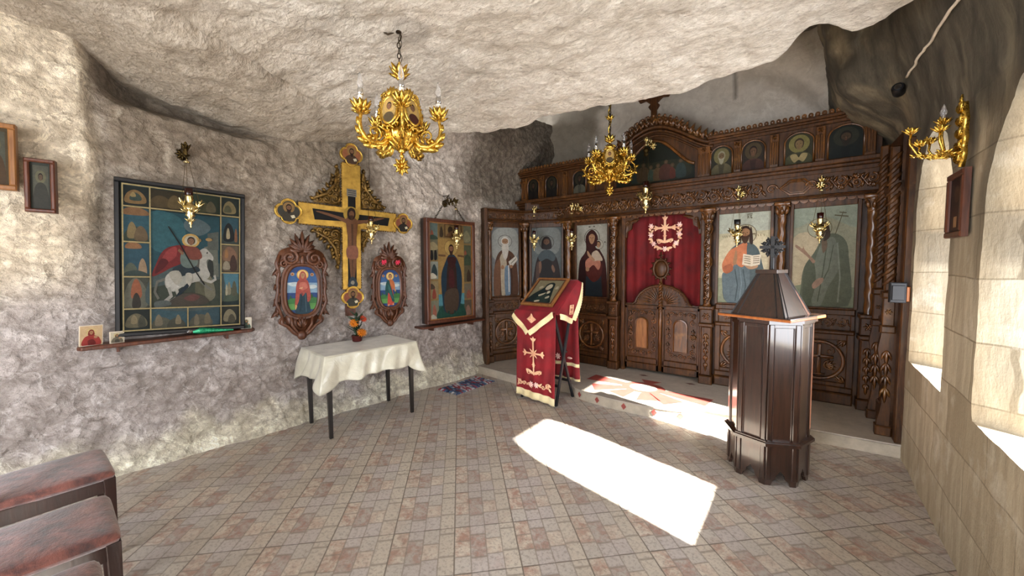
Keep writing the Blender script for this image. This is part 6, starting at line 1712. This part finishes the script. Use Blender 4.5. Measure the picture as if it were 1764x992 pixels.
# ------------------------------------------------------------------ folding icon stand
SX, SY, SR = -2.29, 3.665, R(-4)
st = empty('folding_stand', (SX, SY, 0), SR); tag(st, 'black folding stand with crossed legs beneath the red cloths', 'stand')
w_, dp, zf, zb = .235, .185, 1.005, 1.30
for s in (-1, 1):
    for a, b in (((-dp, 0), (dp, zb-.03)), ((dp, 0), (-dp, zf-.03))):
        off = .012 if a[0] < 0 else -.012
        mb = MB(); d = Vector((0, b[0]-a[0], b[1]-a[1])).normalized(); nrm = Vector((0, -d[2], d[1]))*.016
        p = Vector((s*w_+off, a[0], a[1]+.004)); q = Vector((s*w_+off, b[0], b[1])); tx = Vector((.011, 0, 0))
        vs = [p-tx-nrm, p+tx-nrm, p+tx+nrm, p-tx+nrm, q-tx-nrm, q+tx-nrm, q+tx+nrm, q-tx+nrm]
        for v in vs[:4]: v[2] = .0
        mb.add(vs, [(0, 3, 2, 1), (4, 5, 6, 7), (0, 1, 5, 4), (1, 2, 6, 5), (2, 3, 7, 6), (3, 0, 4, 7)])
        mb.build('leg', M['iron'], st, mod=bevel(.002))
    mb = MB(); mb.tube([(s*w_-.03, 0, .56), (s*w_+.03, 0, .56)], .012, 8); mb.build('pivot_bolt', M['silver'], st)
for y, z in ((-dp+.06, .20), (dp-.06, .20)):
    mb = MB(); mb.box(-w_+.0, w_-.0, y-.012, y+.012, z-.012, z+.012); mb.build('stretcher', M['iron'], st)
def zsl(y): return zf+(zb-zf)*(y+dp)/(2*dp)
mb = MB(); mb.add([(-.245, -dp, zf-.03), (.245, -dp, zf-.03), (.245, dp, zb-.03), (-.245, dp, zb-.03), (-.245, -dp, zf-.01), (.245, -dp, zf-.01), (.245, dp, zb-.01), (-.245, dp, zb-.01)],
               [(0, 3, 2, 1), (4, 5, 6, 7), (0, 1, 5, 4), (1, 2, 6, 5), (2, 3, 7, 6), (3, 0, 4, 7)])
mb.build('rest_board', M['wood_black'], st)
# long runner hanging front and back
rn = empty('red_runner', (SX, SY, 0), SR); tag(rn, 'long red velvet runner with gold crosses hanging to the floor over the folding stand', 'cloth')
def sheet(f, nu, nv):
    vs = [f(i/nu, j/nv) for j in range(nv+1) for i in range(nu+1)]
    return vs, [(j*(nu+1)+i, j*(nu+1)+i+1, (j+1)*(nu+1)+i+1, (j+1)*(nu+1)+i) for j in range(nv) for i in range(nu)]
def fpt(u, v):   # front drop, v 0 top .. 1 bottom
    x = -.262+.524*u+(.012*(v)) ; z = zf-(zf-.06-.03*(1-u))*v
    return (x, -dp-.022-.035*v-.007*sin(u*26+2*v)*v-.006*sin(u*11+v*3)*v, z+.0)
def bpt(u, v):
    x = -.25+.52*u+.02*v; z = zb-(zb-.20)*v
    return (x, dp+.022+.02*v+.012*sin(u*24+1.5*v)*(.3+v), z)
mb = MB(); v1, f1_ = sheet(fpt, 60, 40); mb.add(v1, f1_); mb.add(*sheet(bpt, 60, 30))
mb.add(*sheet(lambda u, v: (-.262+.52*u, -dp-.022+(2*dp+.044)*v, zsl(-dp-.022+(2*dp+.044)*v)+.004), 20, 20))
mb.build('velvet', M['red_velvet'], rn, smooth=True, mod=solid(.003))
def band(f, v0, v1_, name, mat, n=60, out=-.004, wav=0):
    mb = MB(); mb.add(*sheet(lambda u, v: (lambda p: (p[0], p[1]+out, p[2]-(wav*(v)*abs(sin(u*150)))))(f(u, v0+(v1_-v0)*v)), n*3, 3)); return mb.build(name, mat, rn, smooth=True, mod=solid(.004))
band(fpt, .955, 1.035, 'fringe', M['fringe'], 60, -.004, .008)
band(bpt, .955, 1.02, 'fringe', M['fringe'], 60, .004, .008); band(bpt, .84, .875, 'gold_braid', M['fringe'], 40, -.004)
FM = Matrix.Translation((.005, -dp-.060, 0)) @ RX(R(1.4))
mb = MB(FM); fleury(mb, -.0, .50, .21, .38, -.004, .009); mb.build('embroidered_cross', M['embroid'], rn)
mb = MB(FM); 
for s in (-1, 1):
    mb.spiral(s*.19, .215-.0, .035, 1.4, s, 0, .008, -.012); mb.spiral(s*.13, .20, .025, 1.3, -s, 0, .007, -.012); mb.leaf(s*.16, .20, R(90-s*60), .08, .03, -.01, .004); mb.leaf(s*.10, .19, R(90+s*60), .07, .03, -.01, .004); mb.leaf(s*.2, .2, R(-90+s*40), .05, .03, -.01, .004); mb.leaf(s*.07, .2, R(40*s), .06, .025, -.01, .004)
mb.build('embroidered_scroll', M['embroid'], rn)
for q in (-.035, .035): mb = MB(FM); mb.rosette(q, .205, .036, -.012, 7, .005); mb.build('embroidered_rose', M['roses'], rn)
mb = MB(Matrix.Translation((.0, dp+.012, 0))); mb.rosette(.02, .44, .04, -.012, 7, .005);  mb.leaf(.15, .44, 0, .07, .03, -.01, .004); mb.leaf(-.03, .44, pi, .07, .03, -.01, .004); mb.build('embroidered_rose', M['roses'], rn)
# smaller top cloth with pointed corners and gold fringe
tc = empty('top_cloth', (SX, SY, 0), SR); tag(tc, 'smaller red cloth with pointed corners edged in pale gold fringe over the folding stand', 'cloth')
mb = MB()
mb.add(*sheet(lambda u, v: (-.27+.54*u, -dp-.032+(2*dp+.064)*v, zsl(-dp-.032+(2*dp+.064)*v)+.012), 24, 24))
def ftri(u, v):
    x = -.27+.54*u; d = .235*(1-abs((x+.055)/.27)) if x < -.055 else .235*(1-(x+.055)/.325)
    return (x, -dp-.034-.045*v-.006*sin(u*20)*v, zf+.010-max(.004, d)*v)
mb.add(*sheet(ftri, 48, 10))
def stri(s):
    def f(u, v):
        y = -dp-.032+(2*dp+.064)*u; pk = .62
        d = .30*(u/pk if u < pk else (1-u)/(1-pk)*.9+.1)
        return (s*(.272+.03*v+.02*v*sin(u*9)), y+.02*v, zsl(y)+.010-max(.004, d)*v)
    return f
for s in (-1, 1): mb.add(*sheet(stri(s), 40, 10))
mb.build('velvet', M['red_velvet'], tc, smooth=True, mod=solid(.003))
def fringe_line(f, lo, hi, n, name, outv, w=.042, vv=1.0):
    mb = MB(); pts = [Vector(f(lo+(hi-lo)*i/n, vv)) for i in range(n+1)]; vs = []; fs = []
    for i, p in enumerate(pts):
        t = (pts[min(n, i+1)]-pts[max(0, i-1)]).normalized(); dn = Vector((0, 0, -1)); dn = (dn-t*dn.dot(t)).normalized()
        vs += [p-dn*.012+outv, p+dn*(w*.5)+outv*1.6, p+dn*(w+.006*(i % 2))+outv]
    for i in range(n): fs += [(i*3, i*3+1, i*3+4, i*3+3), (i*3+1, i*3+2, i*3+5, i*3+4)]
    mb.add(vs, fs); return mb.build(name, M['fringe'], tc, mod=solid(.005))
fringe_line(ftri, 0.0, .398, 30, 'fringe', Vector((0, -.006, 0))); fringe_line(ftri, .398, 1.0, 40, 'fringe', Vector((0, -.006, 0)))
fringe_line(stri(1), 0, .62, 30, 'fringe', Vector((.006, 0, 0))); fringe_line(stri(1), .62, 1.0, 30, 'fringe', Vector((.006, 0, 0)))
fringe_line(stri(-1), 0, .62, 30, 'fringe', Vector((-.006, 0, 0))); fringe_line(stri(-1), .62, 1.0, 30, 'fringe', Vector((-.006, 0, 0)))
mb = MB(Matrix.Translation((-.03, -dp-.062, zf-.085)))
for q in range(4): mb.leaf(0, 0, q*pi/2, .065, .045, 0, .004)
mb.tube([(.035*cos(a), -.002, .035*sin(a)) for a in [2*pi*i/16 for i in range(16)]], .004, 5, True); mb.rosette(0, 0, .022, -.004, 6, .004)
mb.build('embroidered_cross', M['embroid'], tc)
mb = MB(Matrix.Translation((.300, .035, 1.02)) @ RZ(pi/2) @ RX(R(6))); mb.tube([(-.03, -.004, -.05), (.03, -.004, -.05), (.03, -.004, .05), (-.03, -.004, .05)], .006, 5, True); mb.rosette(0, .025, .024, -.003, 4, .004); mb.rosette(0, -.025, .024, -.003, 4, .004)
mb.build('embroidered_cross', M['embroid'], tc)
# the icon lying on the slope
sl = atan2(zb-zf, 2*dp)
ic = empty('stand_icon', (SX-.0, SY, 0), SR); ic.rotation_euler = (Matrix.Rotation(SR, 4, 'Z') @ RX(-(pi/2-sl))).to_euler()
ml = Matrix.Rotation(SR, 4, 'Z') @ Vector((-.02, -dp+.012, zsl(-dp+.015)+.040)); ic.location = (SX+ml[0], SY+ml[1], ml[2])
tag(ic, 'framed dark icon of a woman and child lying tilted on the red-draped stand', 'icon')
pic = [rect('#8d8260', .03, .03, .97, .97), ('#1e2c2c', [(.05, .97), (.1, .7), (.25, .5), (.38, .35), (.42, .2), (.56, .12), (.70, .18), (.74, .35), (.78, .5), (.84, .75), (.86, .97)], 's'), ('#2c3c36', [(.3, .97), (.4, .7), (.6, .6), (.76, .7), (.8, .97)], 's'),
       ('#c9bfa0', [(.46, .28), (.54, .2), (.63, .22), (.66, .32), (.6, .42), (.5, .44), (.45, .38)], 's'), ('#c9bfa0', [(.6, .5), (.68, .48), (.7, .56), (.62, .6)], 's'), ('#c4b898', [(.36, .66), (.5, .58), (.58, .56), (.5, .66), (.4, .71)], 's'),
       ('#b8ac8c', [(.2, .33), (.3, .28), (.34, .34), (.24, .4)], 's'), ('#b8ac8c', [(.8, .3), (.88, .28), (.9, .38), (.82, .4)], 's'), ('#c4b898', [(.66, .74), (.76, .68), (.78, .76), (.68, .8)], 's'), ('#c4b898', [(.36, .9), (.5, .86), (.52, .92), (.38, .95)], 's'), strip('#6a2c22', [(.5, .44), (.58, .48)], .012)]
framed(ic, .43, .45, .028, .028, M['wood_honey'], pic, '#6e6448', None, M['wood_red'])

# ------------------------------------------------------------------ eight-sided lectern box
lc = empty('candle_lectern', (-.175, 3.285, 0), 0); tag(lc, 'tall eight-sided dark wooden lectern with a pyramid top and carved cross', 'lectern')
A0 = R(-88)
def octo(r, k=8): return [(r*cos(A0+2*pi*i/k), r*sin(A0+2*pi*i/k)) for i in range(k)]
Rb = .245
mb = MB(); mb.prismz(octo(Rb-.02), .10, 1.10); mb.build('body', M['wood_lectern'], lc)
for i in range(8):
    p = Vector(octo(Rb)[i]); q = Vector(octo(Rb)[(i+1) % 8]); mid = (p+q)/2; a = atan2(q.y-p.y, q.x-p.x)
    Mx = T_((mid.x, mid.y, 0)) @ RZ(a); L = (q-p).length/2
    mb = MB(Mx)   # panel with raised stiles; foot cut into an ogee
    mb.box(-L+.03, L-.03, .004, .02, .30, 1.09)
    mb.bevbox(-L+.002, -L+.032, -.006, .02, .30, 1.10, .004); mb.bevbox(L-.032, L-.002, -.006, .02, .30, 1.10, .004)
    mb.bevbox(-L+.034, -L+.042, -.002, .02, .31, 1.085, .003); mb.bevbox(L-.042, L-.034, -.002, .02, .31, 1.085, .003); mb.bevbox(-L+.03, L-.03, -.002, .02, 1.075, 1.10, .003)
    mb.build('side_panel', M['wood_lectern'], lc)
    mb = MB(Mx); c = .06
    foot = [(-L, 0), (-L+.035, 0), (-L+.045, .03), (-L+.06, .04), (-L+.07, .075), (-.012, .085), (0, .105), (.012, .085), (L-.07, .075), (L-.06, .04), (L-.045, .03), (L-.035, 0), (L, 0), (L, .275), (-L, .275)]
    mb.prism(foot, -.001, .02); mb.bevbox(-L+.002, -L+.03, -.010, .0, .04, .275, .004); mb.bevbox(L-.03, L-.002, -.010, .0, .04, .275, .004)
    mb.build('foot_panel', M['wood_lectern'], lc)
mb = MB(); mb.prismz(octo(Rb+.012), .270, .282); mb.prismz(octo(Rb+.03), .282, .300); mb.prismz(octo(Rb+.018), .300, .31); mb.build('waist_band', M['wood_lectern'], lc)
mb = MB(); mb.prismz(octo(Rb+.008), 1.10, 1.112); mb.prismz(octo(Rb+.022), 1.112, 1.13); mb.build('top_moulding', M['wood_lectern'], lc)
def sq(h, ang=R(-68.3), c=(0, -.03)): return [(c[0]+h*1.414*cos(ang+k*pi/2), c[1]+h*1.414*sin(ang+k*pi/2)) for k in range(4)]
mb = MB(); mb.prismz(sq(.238), 1.13, 1.148); mb.build('board', M['wood_orange'], lc, mod=bevel(.004), label='square board with pale orange edges')
mb = MB(); mb.prismz(sq(.236), 1.148, 1.153); mb.build('board_top', M['wood_lectern'], lc)
S0, S1 = sq(.172, c=(0, -.045)), sq(.062, c=(0, -.02))
mb = MB(); vs = [(x, y, 1.153) for x, y in S0]+[(x, y, 1.435) for x, y in S1]; mb.add(vs, [(3, 2, 1, 0), (4, 5, 6, 7)]+[(i, (i+1) % 4, (i+1) % 4+4, i+4) for i in range(4)])
py = mb.build('pyramid_lid', M['wood_lectern'], lc)
mb = MB()
for i in range(4):
    a0, a1 = Vector((*S0[i], 1.153)), Vector((*S1[i], 1.435)); mb.tube([a0, a1], .006, 4)
    b0, b1 = Vector((*S0[(i+1) % 4], 1.153)), Vector((*S1[(i+1) % 4], 1.435))
    for t in (.13, .87): mb.tube([a0.lerp(b0, t), a1.lerp(b1, t)], .0045, 4)
mb.build('ridge_strip', M['black'], py)
mb = MB(); mb.prismz(sq(.072, c=(0, -.02)), 1.435, 1.462); mb.build('cap', M['wood_lectern'], lc, mod=bevel(.003))
mb = MB(T_((0, -.02, 1.462)) @ RZ(R(12)) @ Matrix.Scale(.86, 4) @ T_((0, 0, -1.462))); zc = 1.645
mb.bevbox(-.013, .013, -.012, .012, 1.462, 1.56, .003); mb.box(-.013, .013, -.010, .010, 1.55, 1.725); mb.box(-.072, .072, -.010, .010, zc-.013, zc+.013)
mb.tube([(.052*cos(a), 0, zc+.052*sin(a)) for a in [2*pi*i/20 for i in range(20)]], .008, 5, True)
for k in range(8):
    a = k*pi/4+pi/8; mb.leaf(.045*cos(a), zc+.045*sin(a), a, .045, .022, .004, .01); mb.leaf(.045*cos(a), zc+.045*sin(a), a, .045, .022, -.004, -.01)
for k in range(12):
    a = k*pi/6; mb.ball((.064*cos(a), 0, zc+.064*sin(a)), (.015, .010, .015), 6, 4); mb.ball((.036*cos(a+.2), 0, zc+.036*sin(a+.2)), (.013, .008, .013), 6, 4)
for a in (0, pi/2, pi):
    mb.box(.076*cos(a)-.012, .076*cos(a)+.012, -.008, .008, zc+.076*sin(a)-.012, zc+.076*sin(a)+.012)
mb.build('carved_cross', M['black'], lc)

# ------------------------------------------------------------------ chairs at the left
def make_chair():
    root = empty('upholstered_chair')
    mb = MB(); w, d = .225, .215
    def top(u, v):
        e = 1-.10*(1-v)                      # a little narrower towards the back
        x = (2*u-1); y = (2*v-1); k = 1-.025*abs(x)**6-.025*abs(y)**6
        f_ = max(0, 1-abs(x)**9)**.35*max(0, 1-abs(y)**9)**.35
        return (x*w*e*(1-.03*abs(y)**8), y*d*(1-.03*abs(x)**8), .428+.030*f_+.010*(1-x*x)*(1-y*y)+.0015*fr(x*3, y*3, 2, 1))
    N_ = 36; vs = [top(i/N_, j/N_) for j in range(N_+1) for i in range(N_+1)]
    fs = [(j*(N_+1)+i, j*(N_+1)+i+1, (j+1)*(N_+1)+i+1, (j+1)*(N_+1)+i) for j in range(N_) for i in range(N_)]
    mb.add(vs, fs); rim = [i for i in range(N_+1)]+[(j*(N_+1)+N_) for j in range(1, N_+1)]+[N_*(N_+1)+i for i in range(N_-1, -1, -1)]+[j*(N_+1) for j in range(N_-1, 0, -1)]
    m_ = len(rim); mb.add([vs[i] for i in rim]+[(vs[i][0]*.97, vs[i][1]*.97, .412) for i in rim], [(i, i+m_, (i+1) % m_+m_, (i+1) % m_) for i in range(m_)]+[[i+m_ for i in range(m_)][::-1]])
    mb.build('seat', M['velour'], root, smooth=True)
    mb = MB(); mb.bevbox(-.215, .215, -.0, .02, 0, 0) if False else None
    mb.box(-.20, .20, .185, .207, .37, .418); mb.box(-.17, .17, -.205, -.185, .345, .418); mb.box(-.205, -.185, -.19, .19, .345, .418); mb.box(.185, .205, -.19, .19, .345, .418)
    mb.build('seat_frame', M['wood_chair'], root, mod=bevel(.003))
    for s in (-1, 1):
        mb = MB(); x, y = s*.198, .190
        mb.add([(x-.014, y-.014, 0), (x+.014, y-.014, 0), (x+.014, y+.014, 0), (x-.014, y+.014, 0), (x-.022, y-.022, .416), (x+.022, y-.022, .416), (x+.022, y+.022, .416), (x-.022, y+.022, .416)],
               [(0, 3, 2, 1), (4, 5, 6, 7), (0, 1, 5, 4), (1, 2, 6, 5), (2, 3, 7, 6), (3, 0, 4, 7)])
        mb.build('leg', M['wood_chair'], root, mod=bevel(.003))
        mb = MB(); P = [(s*.185, -.235, 0), (s*.185, -.205, .25), (s*.185, -.20, .45), (s*.18, -.215, .65), (s*.175, -.255, .92)]
        for a, b in zip(P, P[1:]):
            r = .017; mb.add([(a[0]-r, a[1]-r, a[2]), (a[0]+r, a[1]-r, a[2]), (a[0]+r, a[1]+r, a[2]), (a[0]-r, a[1]+r, a[2]), (b[0]-r, b[1]-r, b[2]), (b[0]+r, b[1]-r, b[2]), (b[0]+r, b[1]+r, b[2]), (b[0]-r, b[1]+r, b[2])],
                   [(0, 3, 2, 1), (4, 5, 6, 7), (0, 1, 5, 4), (1, 2, 6, 5), (2, 3, 7, 6), (3, 0, 4, 7)])
        mb.build('leg', M['wood_chair'], root)
        mb = MB(); mb.box(s*.192-.009, s*.192+.009, -.20, .19, .20, .225); mb.build('stretcher', M['wood_chair'], root)
    mb = MB(); mb.prism(smoothpoly([(-.17, .62), (0, .60), (.17, .62), (.175, .84), (.1, .89), (-.1, .89), (-.175, .84)], 3), -.262, -.225); mb.build('backrest', M['velour'], root, mod=bevel(.008))
    mb = MB(); mb.bevbox(-.175, .175, -.262, -.24, .89, .93, .004); mb.build('top_rail', M['wood_chair'], root)
    return root
chr_ = make_chair(); CG = 'upholstered chairs along the left'
for k, (x, y, rz, lab) in enumerate(((-3.06, .075, R(0), 'dark brown velour chair nearest the rock wall, behind the other two'), (-2.375, .015, R(-2), 'reddish velour chair in the middle of the row of three'), (-1.83, -.075, R(-3), 'chair of the row of three whose seat only peeks in at the bottom edge'))):
    c = chr_ if k == 0 else copy_tree(chr_); c.location = (x, y, 0); c.scale = (1, 1, 1.035); c.rotation_euler[2] = rz; tag(c, lab, 'chair', CG)
# ------------------------------------------------------------------ light and camera
w = bpy.data.worlds.new('sky'); SC.world = w; w.use_nodes = True
nt = w.node_tree; bg = nt.nodes['Background']
bg.inputs['Color'].default_value = (.93, .95, 1.0, 1); bg.inputs['Strength'].default_value = SKY
s = bpy.data.lights.new('sun', 'SUN'); s.energy = SUN; s.angle = R(1.2); s.color = (1, .95, .86)
so = bpy.data.objects.new('sun', s); COL.objects.link(so)
d = Vector((-1, .23, -.72)).normalized()
so.rotation_euler = d.to_track_quat('-Z', 'Y').to_euler(); so.location = (4, 2, 4)
def portal(loc, rot, sx, sy):
    l = bpy.data.lights.new('window_portal', 'AREA'); l.shape = 'RECTANGLE'; l.size = sx; l.size_y = sy; l.cycles.is_portal = True
    o = bpy.data.objects.new('window_portal', l); COL.objects.link(o); o.location = loc; o.rotation_euler = rot
for a, b, c, dd, e in wins: portal((.93, (a+b)/2, (c+2.0)/2), (0, R(90), 0), 2.0-c, b-a)
portal((-1.25, -2.8, 1.25), (R(90), 0, 0), 2.7, 2.5)

cam = bpy.data.cameras.new('camera'); co = bpy.data.objects.new('camera', cam); COL.objects.link(co)
yw, pt_, rl = R(37.2), R(3.57), R(-.64)
vd = Vector((-sin(yw)*cos(pt_), cos(yw)*cos(pt_), -sin(pt_)))
rt = Vector((cos(yw), sin(yw), 0)); up = rt.cross(vd)
rt2 = rt*cos(rl)+up*sin(rl); up2 = -rt*sin(rl)+up*cos(rl)
mw = Matrix((rt2, up2, -vd)).transposed().to_4x4(); mw.translation = (0, 0, 1.52)
co.matrix_world = mw
cam.sensor_width = 36; cam.lens = 660/1764*36; cam.clip_start = .02
SC.camera = co
SC.view_settings.view_transform = 'Standard'; SC.view_settings.look = 'None'
SC.view_settings.exposure = EXPO; SC.view_settings.gamma = 1; SC.view_settings.use_curve_mapping = False
